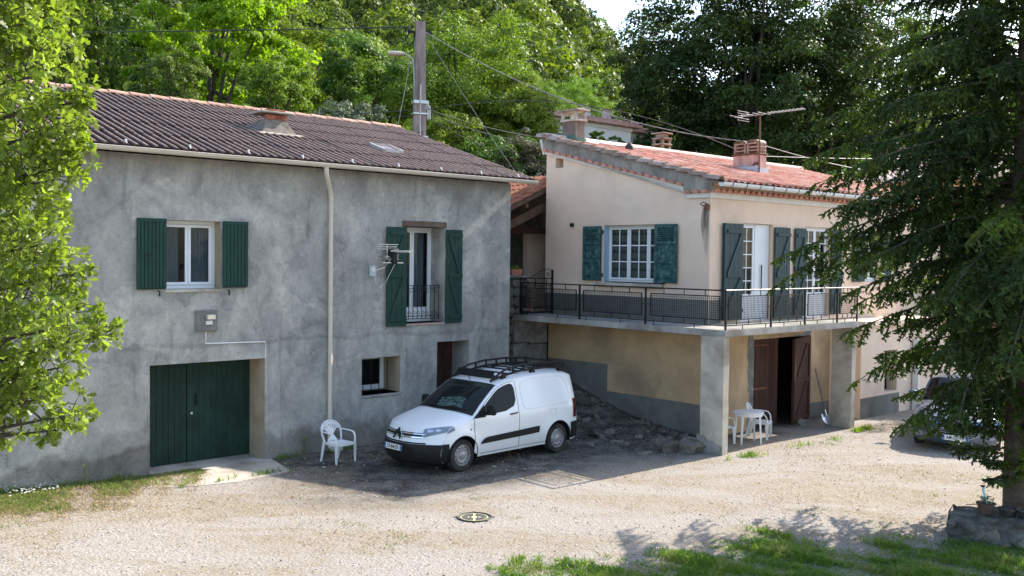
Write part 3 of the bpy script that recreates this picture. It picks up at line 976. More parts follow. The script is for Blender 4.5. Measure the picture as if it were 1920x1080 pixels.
# front wall upper storey
PFR = lambda a, d, z: (a, CY + d, z)
fd1 = (2.60, 3.92, 2.68, 5.06, .22)
fd2 = (5.38, 6.62, 2.68, 5.06, .22)
fw3 = (8.45, 9.35, 3.60, 5.02, .22)
wall_panel(mb, CX, XE, 2.60, 5.90, [fd1, fd2, fw3], PFR, .22)
mb.quad((XE, CY, -.3), (XE, YB, -.3), (XE, YB, 5.9), (XE, CY, 5.9))
mb.add([(XE, CY, 5.9), (XE, YB, 5.9), (XE, YB, 7.0), (XE, 6.9, 7.25)], [(0, 1, 2, 3)])
mb.quad((CX + 1.2, 6.95, 2.0), (CX + 1.2, YB, 2.0), (CX + 1.2, YB, 7.0), (CX + 1.2, 6.95, 7.25))
mb.quad((CX + 1.2, YB, 0), (XE, YB, 0), (XE, YB, 7.0), (CX + 1.2, YB, 7.0))
mb.build('upper_wall', M['cream'], CHs, fix=False)
# set back wall behind the gable end, under the carport
MB().box(1.93, 2.6, 8.3, 8.5, 2.3, 5.0).build('rear_wall', M['cream'], CHs)

MB().box(2.6, 2.7, 7.8, 13.0, 2.0, 6.4).build('rear_wall', M['mortar'], CHs)  # dark mortar instead of cream, coloured for the shade under the carport
# lower storey
mb = MB()
gd = (3.20, 5.78, -.3, 2.22, .32)
wall_panel(mb, 1.80, 6.80, -.4, 2.56, [], PG, .2)
wall_panel(mb, CX, 7.4, -.3, 2.56, [gd], PFR, .32)
mb.quad((CX, 1.45, -.4), (CX, 1.8, -.4), (CX, 1.8, 2.56), (CX, 1.45, 2.56))
mb.build('lower_wall', M['ochre'], CHs, fix=False)
# grey painted plinths, a few mm proud
def plinth(poly, P):
    mb = MB()
    mb.add([P(a, -.004, z) for a, z in poly], [tuple(range(len(poly)))])
    return mb.build('plinth', M['band'], CHs, fix=False)
plinth([(1.451, -.38), (4.59, -.38), (4.59, .765), (1.451, .765)], PG)
plinth([(4.5901, -.38), (6.79, -.38), (6.79, 1.44), (4.5901, 1.46)], PG)
plinth([(1.46, 2.676), (6.94, 2.676), (6.94, 3.225), (1.46, 3.225)], PG)
plinth([(1.36, 2.676), (1.82, 2.676), (1.82, 3.225), (1.36, 3.225)], PFR)
plinth([(5.80, -.28), (7.39, -.28), (7.39, .40), (5.80, .42)], PFR)
plinth([(3.93, 2.676), (5.37, 2.676), (5.37, 3.225), (3.93, 3.225)], PFR)
# inner floor, back and room darkness
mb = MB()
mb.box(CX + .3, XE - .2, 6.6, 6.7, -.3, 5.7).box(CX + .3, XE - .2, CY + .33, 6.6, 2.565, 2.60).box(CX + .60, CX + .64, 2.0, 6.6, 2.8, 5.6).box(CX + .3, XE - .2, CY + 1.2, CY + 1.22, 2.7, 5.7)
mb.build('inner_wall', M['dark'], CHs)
MB().box(CX + .02, 7.3, CY + .02, 6.6, -.1, -.03).build('garage_floor', M['concrete'], CHs)
# broken render edge round the garage door
mb = MB()
rr = random.Random(3)
pts = [(3.19, -.25)]
prev = []
for i in range(22):
    z = -.25 + i * .125
    prev.append((3.05 - .10 * rr.random() - (.06 if i > 12 else 0) - (.05 if 2 < i < 6 else 0), z))
poly = prev + [(3.02, 2.52), (3.10, 2.52), (3.12, 2.25), (3.2, 2.225)]
mb.add([PFR(a, -.005, z) for a, z in [(3.199, -.25)] + prev + [(3.02, 2.52), (3.12, 2.52), (3.15, 2.30), (3.199, 2.225)]], [tuple(range(1 + 22 + 4))])
mb.build('bare_render_edge', M['mortar'], CHs, fix=False)
mb = MB().add([PFR(a, -.005, z) for a, z in [(4.9, 2.222), (5.78, 2.222), (5.80, 2.30), (5.84, 2.42), (5.76, 2.50), (5.66, 2.44), (5.5, 2.32), (5.2, 2.26)]], [tuple(range(8))])
mb.build('bare_render_edge', M['mortar'], CHs, fix=False)

# brown garage door leaves
def brown_leaf(w, h, back=False):
    e = MB().cbox(0, w, -.02, .0, 0, h, .004).build('garage_door', M['wood_dark'], CHs)
    n = 6
    me = MB().cbox(.003, w / n - .003, -.045, -.02, 0, h, .004).mesh('plank', M['wood_dark'])
    for i in range(n):
        place('plank', me, e, (i * w / n, 0, 0))
    return e
d1 = brown_leaf(1.08, 2.2)
d1.location = (3.22, CY + .14, .02)
d1.rotation_euler = (0, 0, R_(-4))
MB().cbox(.0, .62, -.075, -.047, .93, .99, .004).cbox(.0, .62, -.075, -.047, 2.02, 2.06, .004).build('hinge_strap', M['rust'], d1)
d2 = brown_leaf(1.18, 2.17)
d2.location = (5.72, CY - .02, .02)
d2.rotation_euler = (0, 0, R_(180 + 13))
d2.rotation_euler = (0, 0, R_(180 + 12))
zf = MB()
for a in ((0, 1.18, 2.02, 2.17), (0, 1.18, 1.02, 1.12), (0, 1.18, .03, .15)):
    zf.cbox(a[0], a[1], .002, .03, a[2], a[3], .005)
for a, b2 in ((1.12, 2.02), (.15, 1.02)):
    zf.prism([(.90, b2 if False else (1.12 if a > 1 else .15)), (1.05, (1.12 if a > 1 else .15)), (.28, (2.02 if a > 1 else 1.02)), (.13, (2.02 if a > 1 else 1.02))], 'xz', .002, .026)
zf.cbox(0, .12, .002, .031, .15, 2.02, .004).cbox(1.06, 1.18, .002, .031, .15, 2.02, .004)
zf.build('brace', M['wood_dark'], d2)
# something stored in the dark garage
MB().lathe([(0, .62), (.2, .6), (.34, .5), (.4, .3), (.38, .05), (.3, 0)], 12, (4.7, CY + 1.7, 0)).build('sack', pm('grey_sack', (.10, .09, .08), (.16, .15, .13), 4, .9), CHs)

# balcony slab
mb = MB()
L_ = [(0, 0), (5.62, 0), (5.62, CY), (CX, CY), (CX, 6.80), (0, 6.80)]
n = len(L_)
mb.add([(x, y, 2.53) for x, y in L_] + [(x, y, 2.67) for x, y in L_], [tuple(reversed(range(n))), tuple(range(n, 2 * n))] + [(i, (i + 1) % n, (i + 1) % n + n, i + n) for i in range(n)])
mb.build('balcony_slab', M['concrete'], CHs)
for (x0, x1, y0, y1) in ((-.01, .19, .03, .62), (5.28, 5.47, .0, .55)):
    p = MB()
    zs = np.linspace(-.3, 2.53, 12)
    rr = random.Random(int(x0 * 10) + 5)
    rows_ = []
    for z in zs:
        j = .006
        rows_.append([(x0 + rr.uniform(-j, j), y0 + rr.uniform(-j, j), z), (x1 + rr.uniform(-j, j), y0 + rr.uniform(-j, j), z), (x1, y1, z), (x0 + rr.uniform(-j, j), y1, z)])
    vs = [v for r_ in rows_ for v in r_]
    fs = [(i * 4 + k, i * 4 + (k + 1) % 4, (i + 1) * 4 + (k + 1) % 4, (i + 1) * 4 + k) for i in range(len(zs) - 1) for k in range(4)]
    p.add(vs, fs).build('pillar', M['concrete_pale'], CHs)
# crumbled foot of the near pillar
rr = random.Random(9)
mb = MB()
vs = []
for i, t in enumerate(np.linspace(0, 1, 9)):
    vs.append((-.035, .03 + .66 * t, -.1))
    vs.append((-.022, .03 + .66 * t, .20 + .20 * t + rr.uniform(-.04, .04)))
mb.add(vs, [(2 * i, 2 * i + 2, 2 * i + 3, 2 * i + 1) for i in range(8)])
mb.build('crumbled_render', M['mortar'], CHs, fix=False)

# annexe to the right under the tree, with its terrace
AN = [(7.4, XE)]
mb = MB()
PA = lambda a, d, z: (a, .55 + d, z)
wall_panel(mb, 6.75, XE, -.3, 2.45, [(8.05, 8.75, .62, 1.75, .3)], PA, .3)
mb.quad((6.75, .55, -.3), (6.75, CY, -.3), (6.75, CY, 2.45), (6.75, .55, 2.45))
mb.build('annexe_wall', M['cream'], CHs, fix=False)
MB().cbox(6.65, XE, .40, CY, 2.45, 2.6, .01).build('terrace_slab', M['cream'], CHs)
MB().add([(a, .546, z) for a, z in [(6.76, -.28), (8.9, -.28), (8.9, .55), (6.76, .55)]], [(0, 1, 2, 3)]).build('plinth', M['band'], CHs, fix=False)
MB().box(7.9, 9.0, .9, .92, .4, 1.9).build('room_shade', M['dark'], CHs)
MB().cbox(9.6, 9.75, .35, .52, -.1, 2.0, .01).build('white_post', M['white_paint'], CHs)

# ---- upper windows
def window_y(y0, y1, z0, z1, x, parent, **k):
    """same window set in the gable wall"""
    W = window(-y1, -y0, z0, z1, 0, parent, **k)
    W.location = (x, 0, 0)
    W.rotation_euler = (0, 0, -math.pi / 2)
    return W
M['casement'] = pm('white_casement_paint', (.74, .75, .76), (.68, .69, .70), 4, .55, spec=.3)
W = window_y(2.74, 4.79, 3.58, 5.02, CX + .20, CHs, leaves=3, fw=.05, cols=2, rows=3, mat=M['casement'], bar=.028)
def lace_mat():
    m, nt, b = _nt('white_lace_curtain')
    v = _coord(nt, 'Object')
    sp = nt.nodes.new('ShaderNodeSeparateXYZ')
    nt.links.new(v, sp.inputs[0])
    a = _math(nt, 'SINE', _math(nt, 'MULTIPLY', sp.outputs[0], 62.0))
    z = _math(nt, 'FRACT', _math(nt, 'MULTIPLY', sp.outputs[2], 4.4))
    tri = _math(nt, 'SUBTRACT', _math(nt, 'MULTIPLY', a, .25), _math(nt, 'SUBTRACT', _math(nt, 'MULTIPLY', z, 1.7), .40))
    c = _ramp(nt, tri, [(.0, (.52, .50, .47)), (.04, (.13, .12, .11)), (.45, (.15, .14, .13)), (.5, (.46, .44, .42))])
    nt.links.new(c, b.inputs['Base Color'])
    b.inputs['Roughness'].default_value = .95
    return m
M['lace'] = lace_mat()
c_ = curtain(-4.74, -2.80, 3.62, 4.98, .07, W, M['lace'], 22, .012)
# pale blue side reveal and sill
MB().box(CX + .004, CX + .2, 4.775, 4.788, 3.565, 5.01).build('reveal', M['blue_reveal'], CHs)
MB().cbox(CX - .14, CX + .2, 2.78, 4.97, 3.46, 3.56, .015).build('sill', M['concrete_pale'], CHs)
def panel_shutter_y(y0, y1, z0, z1, x, parent):
    """old panelled shutter lying open on the gable wall"""
    sh = MB().box(x, x + .018, y0, y1, z0, z1).build('shutter', M['teal'], parent)
    H = z1 - z0
    w = .085
    st = MB()
    for a in ((y0, y0 + w, z0, z1), (y1 - w, y1, z0, z1), (y0 + w, y1 - w, z0, z0 + .09), (y0 + w, y1 - w, z1 - .08, z1), (y0 + w, y1 - w, z0 + H * .33, z0 + H * .33 + .09), (y0 + w, y1 - w, z0 + H * .66, z0 + H * .66 + .08)):
        st.cbox(x - .03, x - .001, a[0], a[1], a[2], a[3], .005)
    st.build('frame', M['teal'], sh)
    for zz in (z0 + .11, z0 + H * .33 + .11):
        MB().cbox(x - .018, x - .001, y0 + w + .03, y1 - w - .03, zz, zz + H * .33 - .15, .008).build('panel', M['teal'], sh)
    me = MB().bar((0, 0, 0), (0, y1 - y0 - 2 * w, 0), .045, .012, (.6, 0, 1)).mesh('slat', M['teal'])
    for i in range(7):
        place('slat', me, sh, (x - .016, y0 + w, z0 + H * .66 + .10 + i * .048))
    return sh
panel_shutter_y(4.83, 5.46, 3.60, 5.00, CX - .06, CHs)
panel_shutter_y(2.34, 3.02, 3.595, 5.01, CX - .085, CHs)
for y in (4.80, 3.04):
    for z in (3.75, 4.85):
        MB().tube([(CX - .03, y, z - .05), (CX - .03, y, z + .05)], .018, 6).build('hinge', M['black_iron'], CHs)

# french doors on the balcony
W = window(fd1[0], fd1[0] + .68, fd1[2], fd1[3], CY + .10, CHs, leaves=1, fw=.05, cols=2, rows=5, mat=M['casement'], low=.55, name='french_door')
curtain(2.70, 3.24, 3.3, 5.0, CY + .22, W, M['lace'], 6, .012)
dl = MB().cbox(3.285, 3.90, CY + .09, CY + .13, 2.69, 5.05, .006).build('door_leaf', M['casement'], CHs)
MB().tube([(3.55, CY + .06, 3.45), (3.55, CY + .06, 4.05)], .014, 6).bar((3.50, CY + .07, 3.45), (3.62, CY + .07, 3.45), .02).build('bolt', M['black_iron'], dl)
W = window(fd2[0], fd2[1], fd2[2], fd2[3], CY + .10, CHs, leaves=2, fw=.05, cols=2, rows=5, mat=M['casement'], low=.55, name='french_door')
curtain(5.45, 6.55, 3.3, 5.0, CY + .22, W, M['lace'], 12, .012)
W = window(fw3[0], fw3[1], fw3[2], fw3[3], CY + .10, CHs, leaves=2, fw=.05, cols=1, rows=3, mat=M['casement'])
z_shutter(1.86, 2.58, 2.74, 5.03, CHs, M['teal2'], y=CY - .07, stays=(.08, .44, .90))
MB().box(1.80, 1.85, CY - .10, CY - .03, 2.74, 5.03).build('shutter', M['teal2'], CHs)
z_shutter(3.94, 4.62, 2.74, 5.0, CHs, M['teal2'], y=CY - .07, stays=(.08, .44, .90))
z_shutter(4.86, 5.37, 2.74, 5.0, CHs, M['teal2'], y=CY - .07, stays=(.08, .44, .90))
z_shutter(6.64, 7.18, 2.74, 5.0, CHs, M['teal2'], y=CY - .07, stays=(.08, .44, .90))
z_shutter(7.78, 8.42, 3.6, 5.0, CHs, M['teal2'], y=CY - .07, stays=(.08, .88))
z_shutter(9.4, 9.95, 3.6, 5.0, CHs, M['teal2'], y=CY - .07, stays=(.08, .88))
# little lamp on the gable, rusty bracket at the corner with its run-off stain
MB().cbox(CX - .10, CX - .005, 5.86, 5.95, 5.00, 5.10, .015).build('wall_lamp', M['black_iron'], CHs)
MB().lathe([(.0, -.10), (.06, -.09), (.065, .0), (.05, .03), (0, .04)], 10, (CX - .10, CY + .02, 5.42)).tube([(CX - .1, CY + .03, 5.46), (CX - .13, CY + .12, 5.50), (CX - .13, CY + .2, 5.46), (CX - .1, CY + .14, 5.41), (CX - .02, CY + .1, 5.43)], .014, 6).build('insulator', M['rust'], CHs)
st = MB()
st.grid(lambda u, v: (CX - .004, CY + .06 + .16 * v * (1 - .55 * abs(u - .25)) + .05 * math.sin(u * 5) * v, 5.40 - 1.35 * u), np.linspace(0, 1, 16), np.linspace(-.12, 1, 5))
def stain_mat():
    m, nt, b = _nt('black_runoff_stain')
    v = _wpos(nt, (6, 6, .9))
    g = _coord(nt, 'Object')
    sp = nt.nodes.new('ShaderNodeSeparateXYZ')
    nt.links.new(g, sp.inputs[0])
    k = _math(nt, 'SUBTRACT', 1.0, _math(nt, 'MULTIPLY', _math(nt, 'SUBTRACT', 5.42, sp.outputs[2]), .75))
    f = _math(nt, 'MULTIPLY', _ramp(nt, _noise(nt, v, 3, 4, .7), [(.3, (.25, .25, .25)), (.6, (1, 1, 1))]), k, True)
    b.inputs['Base Color'].default_value = (.06, .055, .05, 1)
    b.inputs['Roughness'].default_value = 1
    nt.links.new(_math(nt, 'MULTIPLY', f, .85), b.inputs['Alpha'])
    return m
st.build('runoff_stain', stain_mat(), CHs, fix=False)

# ---- roof
RX0, RY0, RZ0, RS = 1.12, 1.08, 5.97, .252
RYR = 6.9
def rz2(y): return RZ0 + (y - RY0) * RS
mb = MB()
X1 = 13.75
mb.add([(RX0 + .14, RY0 + .1, RZ0 - .12), (X1, RY0 + .1, RZ0 - .12), (X1, RYR, rz2(RYR) - .14), (RX0 + .14, RYR, rz2(RYR) - .14),
        (RX0 + .14, RY0 + .1, RZ0 - .01), (X1, RY0 + .1, RZ0 - .01), (X1, RYR, rz2(RYR) - .03), (RX0 + .14, RYR, rz2(RYR) - .03),
        (2.60, RYR, rz2(RYR) - .03), (2.60, 7.95, rz2(RYR) - .30), (X1, 7.95, rz2(RYR) - .30)],
       [(0, 3, 2, 1), (4, 5, 6, 7), (0, 1, 5, 4), (1, 2, 6, 5), (3, 0, 4, 7), (8, 6, 10, 9), (9, 10, 2, 8)])
ROOF2 = mb.build('roof', M['terracotta'], CHs)
M['tile'] = pm('pinkish_red_roof_tile', (.40, .125, .08), (.52, .205, .14), 2.5, .85, .3, 60, .004, .2, rnd=.55, c3=(.58, .38, .29), s3=2.2)
ang2 = math.atan(RS)
LEN2 = math.hypot(RYR - RY0, rz2(RYR) - RZ0)
trow = 18
tl = LEN2 / trow
tw = .252
def tile_profile(u):     # u 0..1 across: pan then barrel
    return .012 + (.052 * math.sin(math.pi * (u - .45) / .55) if u > .45 else -.010 * math.sin(math.pi * u / .45))
tus = [0, .15, .3, .45, .54, .64, .725, .81, .91, 1.0]
def tile_into(mb, x, y, z, dz=0):
    """one tile with its lower edge at (x,y,z), following the roof slope"""
    c, s2 = math.cos(ang2 - .035), math.sin(ang2 - .035)
    def P(u, v, t=0):
        h = tile_profile(u) - t
        return (x + u * tw, y + v * c - h * s2, z + v * s2 + h * c + dz)
    vs = [P(u, -.03) for u in tus] + [P(u, tl) for u in tus] + [P(u, -.03, .014) for u in tus]
    k = len(tus)
    fs = [(i, i + 1, i + 1 + k, i + k) for i in range(k - 1)] + [(i + 2 * k, i + 1 + 2 * k, i + 1, i) for i in range(k - 1)]
    mb.add(vs, fs)
tme = MB()
tile_into(tme, 0, 0, 0)
tme = tme.mesh('roof_tile', M['tile'], smooth=40, fix=False)
ncols = int((X1 - RX0 - .22) / tw)
rest = MB()
rr = random.Random(4)
for r in range(trow):
    for c in range(ncols):
        x = RX0 + .20 + c * tw
        y = RY0 + r * tl * math.cos(ang2)
        z = rz2(y) + .01
        if c < 16:
            place('roof_tile', tme, ROOF2, (x, y, z + rr.uniform(0, .006)), (rr.uniform(-.01, .01), rr.uniform(-.012, .012), rr.uniform(-.012, .012)))
        else:
            tile_into(rest, x, y, z, rr.uniform(0, .008))
tag(rest.build('roof_tiles', M['tile'], ROOF2, smooth=40, fix=False), kind='stuff')
# verge tiles along the gable
vg = MB()
vg.grid(lambda u, v: (.14 + .13 * math.cos(v) * (1 + .08 * u), u * .44 - .02, .10 * math.sin(v) + .03 * (1 - u)), [0, 1], np.linspace(-.1, math.pi + .1, 8))
vg.grid(lambda u, v: (.14 + (.13 - u) * math.cos(v), -.02, (.10 - u) * math.sin(v) + .03), [0, .03], np.linspace(-.1, math.pi + .1, 8))
M['vtile'] = pm('brownish_verge_tile', (.23, .14, .10), (.36, .25, .19), 5, .9, .4, 40, .006, .15, rnd=.3, c3=(.45, .36, .31), s3=3)
vme = vg.mesh('verge_tile', M['vtile'], smooth=50)
for i in range(15):
    y = RY0 + .0 + i * .402
    place('verge_tile', vme, ROOF2, (RX0 - .05, y, rz2(y) + .0), (ang2 - .02, 0, rr.uniform(-.015, .015)))
# ridge tiles, much paler than the slope
M['ridge2'] = pm('very_pale_ridge_tile', (.60, .42, .35), (.72, .60, .52), 3, .9, .4, 40, .006, .15, rnd=.25)
r2 = MB()
r2.grid(lambda u, v: (u, .17 * math.cos(v), .11 * math.sin(v) + .012 * u), [0, .47], np.linspace(-.15, math.pi + .15, 9))
r2.grid(lambda u, v: (0, u * math.cos(v), u * .66 * math.sin(v)), [.14, .17], np.linspace(-.15, math.pi + .15, 9))
r2m = r2.mesh('ridge_tile', M['ridge2'], smooth=50)
for i in range(29):
    place('ridge_tile', r2m, ROOF2, (RX0 + .05 + i * .44, RYR, rz2(RYR) + .02), (0, 0, rr.uniform(-.02, .02)))
# pale mortar patches along the ridge near the left end
mb = MB()
mb.grid(lambda u, v: (2.2 + 3.3 * u, RYR - .12 - (.30 + .35 * abs(math.sin(u * 9 + 1))) * v * (1.1 - u), rz2(RYR - .12 - (.30 + .35 * abs(math.sin(u * 9 + 1))) * v * (1.1 - u)) + .085), np.linspace(0, 1, 24), [0, .5, 1])
mb.build('mortar_patch', M['ridge2'], CHs, fix=False)
vv = MB().lathe([(.13, 0), (.12, .1), (.06, .17), (0, .18)], 12).build('roof_vent', M['pot_dark'], CHs, smooth=50)
vv.location = (3.55, 5.9, rz2(5.9) + .05)

# mortar band, scalloped tiles and white band: gable
def wb(y): return 5.80 + (y - 2.1) * .247
mb = MB()
def strip(pl, x0, x1):
    mb = MB()
    n = len(pl)
    mb.add([(x0, y, z) for y, z in pl] + [(x1, y, z) for y, z in pl], [tuple(range(n)), tuple(reversed(range(n, 2 * n)))] + [(i, i + n, (i + 1) % n + n, (i + 1) % n) for i in range(n)])
    return mb
strip([(1.32, 5.74), (2.13, 5.74), (2.13, wb(2.13) + .11), (6.97, wb(6.97) + .11), (6.97, rz2(6.9) - .03), (6.85, rz2(6.9) + .0), (1.15, rz2(1.15) - .02), (1.12, 5.93), (1.32, 5.93)], CX - .13, CX + .05).build('verge_mortar', pm('grey_verge_mortar', (.17, .155, .135), (.36, .325, .285), 2.2, .95, .5, 40, .01, .1, stretch=(1, 1, .6)), CHs)
strip([(1.449, 5.61), (2.10, 5.61), (2.10, wb(2.1)), (6.96, wb(6.96)), (6.96, wb(6.96) + .115), (2.19, wb(2.19) + .115), (2.19, 5.745), (1.449, 5.745)], CX - .07, CX + .02).build('white_band', M['white_paint'], CHs)
# scallops: arched tile ends
M['gen'] = pm('cornice_tile', (.46, .19, .135), (.56, .27, .20), 5, .9, .3, 50, .005, .15, rnd=.35)
sc_ = MB()
def scal(mb, w, l):
    ths = np.linspace(0, math.pi, 8)
    P = [(w * math.cos(t), w * .85 * math.sin(t)) for t in ths]
    n = len(P)
    mb.add([(-l, y, z) for y, z in P] + [(0.05, y, z) for y, z in P], [tuple(range(n)), tuple(reversed(range(n, 2 * n)))] + [(i, i + n, (i + 1) % n + n, (i + 1) % n) for i in range(n)])
scal(sc_, .095, .13)
scm = sc_.mesh('cornice_tile', M['gen'], smooth=40)
for i in range(3):
    place('cornice_tile', scm, CHs, (CX - .04, 1.52 + i * .24, 5.72))
for i in range(20):
    y = 2.26 + i * .243
    place('cornice_tile', scm, CHs, (CX - .04, y, wb(y) + .085), (math.atan(.247), 0, 0))
# front cornice
MB().box(CX - .045, XE, CY - .05, CY - .002, 5.60, 5.735).build('white_band', M['white_paint'], CHs)
MB().box(CX - .12, XE, CY - .13, CY + .02, 5.736, 5.94).build('cornice_mortar', pm('cream_mortar', (.50, .40, .30), (.58, .48, .38), 4, .95, .3), CHs)
for i in range(52):
    place('cornice_tile', scm, CHs, (CX + .02 + i * .235, CY - .06, 5.735), (0, 0, math.pi / 2))
# white gutter in sections with dark joints
gt = MB()
gt.grid(lambda u, v: (u, RY0 - .03 + .085 * math.cos(v), RZ0 - .045 + .085 * math.sin(v)), [CX - .15, 13.7], np.linspace(math.pi * .95, 2 * math.pi, 9))
gt.grid(lambda u, v: (CX - .15, RY0 - .03 + u * math.cos(v), RZ0 - .045 + u * math.sin(v)), [0, .085], np.linspace(math.pi, 2 * math.pi, 9))
G2 = gt.build('gutter', M['zinc'], CHs, smooth=40, fix=False)
bk = MB()
bk.grid(lambda u, v: (u, RY0 - .03 + .091 * math.cos(v), RZ0 - .045 + .091 * math.sin(v)), [-.014, .014], np.linspace(math.pi * .95, 2.0 * math.pi, 9))
bkm = bk.mesh('bracket', M['black_iron'], fix=False)
for i in range(22):
    place('bracket', bkm, G2, (CX + .2 + i * .55, 0, 0))
# pipe stub at the ridge end
MB().tube([(CX - .18, 6.98, 7.40), (CX - .16, 6.99, 7.33), (CX - .05, 7.0, 7.0)], .045, 8).build('downpipe', M['zinc'], CHs)

# ---- chimneys
def chim_box(x, y, w, d, z0, z1, mat, name='chimney'):
    return MB().cbox(x, x + w, y, y + d, z0, z1, .01).build(name, mat, CHs)
M['sooty'] = pm('sooty_brown_render', (.105, .08, .065), (.20, .16, .135), 2.5, .95, .5, 40, .01, .1, c3=(.30, .26, .23), s3=4, stretch=(1, 1, .5))
ca = chim_box(1.95, 6.44, .36, .53, 7.0, 7.93, M['sooty'])
MB().cbox(1.90, 2.36, 6.38, 7.02, 7.93, 7.99, .012).build('ledge', M['concrete_pale'], ca)
leg = MB().cbox(-.04, .04, -.04, .04, 7.99, 8.22, .008).mesh('leg', M['concrete_pale'])
for x in (1.96, 2.30):
    for y in (6.45, 6.95):
        place('leg', leg, ca, (x, y, 0))
MB().cbox(1.85, 2.41, 6.32, 7.08, 8.22, 8.255, .01).prism([(1.88, 8.255), (2.38, 8.255), (2.13, 8.31)], 'xz', 6.36, 7.04).build('cap', M['concrete_pale'], ca)
fl = MB().box(1.92, 2.34, 6.41, 6.438, rz2(6.4) + .02, rz2(6.4) + .16).box(1.915, 1.948, 6.41, 6.98, rz2(6.45) + .02, rz2(6.8) + .14).build('flashing', pm('green_flashing', (.05, .13, .10), (.10, .18, .14), 8, .8), ca)
cb = chim_box(7.05, 7.6, .34, .34, 7.1, 7.62, M['terracotta'])
MB().cbox(6.95, 7.5, 7.5, 8.05, 7.62, 7.67, .01).build('ledge', M['vtile'], cb)
for k, z in enumerate((7.67, 7.86)):
    for x in (7.02, 7.36):
        for y in (7.56, 7.90):
            MB().cbox(x, x + .08, y, y + .08, z, z + .14, .006).build('stand', M['vtile'], cb)
    MB().cbox(6.99 - .0 * k, 7.47, 7.53, 8.01, z + .14, z + .19, .012).build('cowl_tile', M['vtile'], cb)
MB().cbox(7.08, 7.38, 7.62, 7.92, 8.05, 8.17, .02).cbox(6.98, 7.48, 7.52, 8.02, 8.17, 8.21, .01).build('cap', M['vtile'], cb)

cw_ = .42
M['pink'] = pm('stained_pink_render', (.50, .29, .24), (.60, .38, .32), 3, .9, .4, 40, .008, .1, stretch=(3, 3, .5), c3=(.22, .15, .13), s3=1.6)
cc = chim_box(6.35, 3.55, .40, .86, 6.2, 7.16, M['pink'])
MB().cbox(6.31, 6.79, 3.51, 4.45, 7.16, 7.20, .01).build('band', M['rust'], cc)
for y in (3.55, 3.99):
    for x in (6.36, 6.555):
        s3 = MB()
        for z in (7.205, 7.305, 7.405):
            s3.cbox(x, x + .19, y, y + .41, z + .06, z + .098, .008)
            for px_ in (x + .01, x + .13):
                for py_ in (y + .01, y + .35):
                    s3.box(px_, px_ + .05, py_, py_ + .05, z, z + .06)
        s3.build('cowl', M['vtile'], cc)
    ar = MB()
    ar.grid(lambda u, v: (6.36 + .38 * u, y + .205 + .20 * math.cos(v), 7.51 + .09 * math.sin(v)), [0, 1], np.linspace(0, math.pi, 7))
    ar.build('cap_tile', M['concrete_pale'], cc)
MB().box(6.30, 6.80, 3.50, 3.548, rz2(3.5) - .03, rz2(3.5) + .20).box(6.30, 6.348, 3.50, 4.45, rz2(3.6), rz2(4.4) + .03).build('flashing', pm('lead_flashing', (.42, .44, .48), (.5, .52, .56), 5, .6), cc)
# coil of wire and strap
MB().bar((6.34, 3.54, 6.82), (6.34, 4.3, 6.82), .02, .05).build('strap', M['rust'], cc)
co = MB()
for k in range(3):
    co.tube([(6.36 - .02 - .01 * k + .0, 3.62 + (.13 - .02 * k) * math.cos(t), 6.78 + (.16 - .02 * k) * math.sin(t)) for t in np.linspace(0, 6.28, 16)], .012, 5)
co.build('wire_coil', M['rust'], cc)
M['alu_old'] = pm('dull_aerial_metal', (.30, .28, .27), (.42, .40, .38), 6, .5, metal=.4)
# roof aerial
RA = thing('roof_aerial', 'long television aerial with many short rods on a rusty mast above the pink chimney', 'aerial', RW(6.32, 3.50, 6.9), YAW)
MB().tube([(0, 0, -.3), (0, 0, 1.45)], .022, 8).build('mast', M['rust'], RA)
bm2 = MB().bar((0, .85, 1.36), (0, -1.42, 1.36), .018).build('boom', M['alu_old'], RA)
for y, L in [(.80, .62), (.62, .30), (.52, .34), (.30, .50), (.08, .52), (-.12, .60)] + [(-.30 - .115 * i, .22) for i in range(10)]:
    MB().tube([(-L / 2, y, 1.385), (L / 2, y, 1.385)], .009, 6).build('element', M['alu_old'], bm2)
for dz in (-.13, -.065, .065, .13):
    MB().tube([(-.28, .56, 1.37 + dz), (.28, .56, 1.37 + dz)], .007, 5).build('reflector', M['alu_old'], RA)
# =================================================================== balcony railing
RLG = thing('balcony_railing', 'black iron railing with wire mesh panels round the concrete balcony', 'railing', RO, YAW)
IR = M['black_iron']
post = MB().box(-.018, .018, -.018, .018, 2.67, 3.52).mesh('post', IR)
YP = [0.04, 2.25, 4.36, 6.47]
for y in YP:
    place('post', post, RLG, (.05, y, 0))
XP = [1.75, 3.15, 4.6, 5.55]
for x in XP:
    place('post', post, RLG, (x, .04, 0))
M['rail_pale'] = pm('highlight_grey_handrail', (.04, .04, .04), (.07, .07, .07), 4, .4, spec=.5)  # paler than the other iron: the front rail's highlight put into its colour
MB().cbox(.025, .075, 0.04, 6.5, 3.50, 3.53, .004).build('top_rail', IR, RLG)
MB().cbox(.03, 5.58, .015, .065, 3.50, 3.53, .004).build('top_rail', M['rail_pale'], RLG)
MB().box(.035, .065, .04, 6.47, 2.755, 2.775).build('bottom_rail', IR, RLG)
MB().box(.05, 5.56, .03, .055, 2.755, 2.775).build('bottom_rail', IR, RLG)
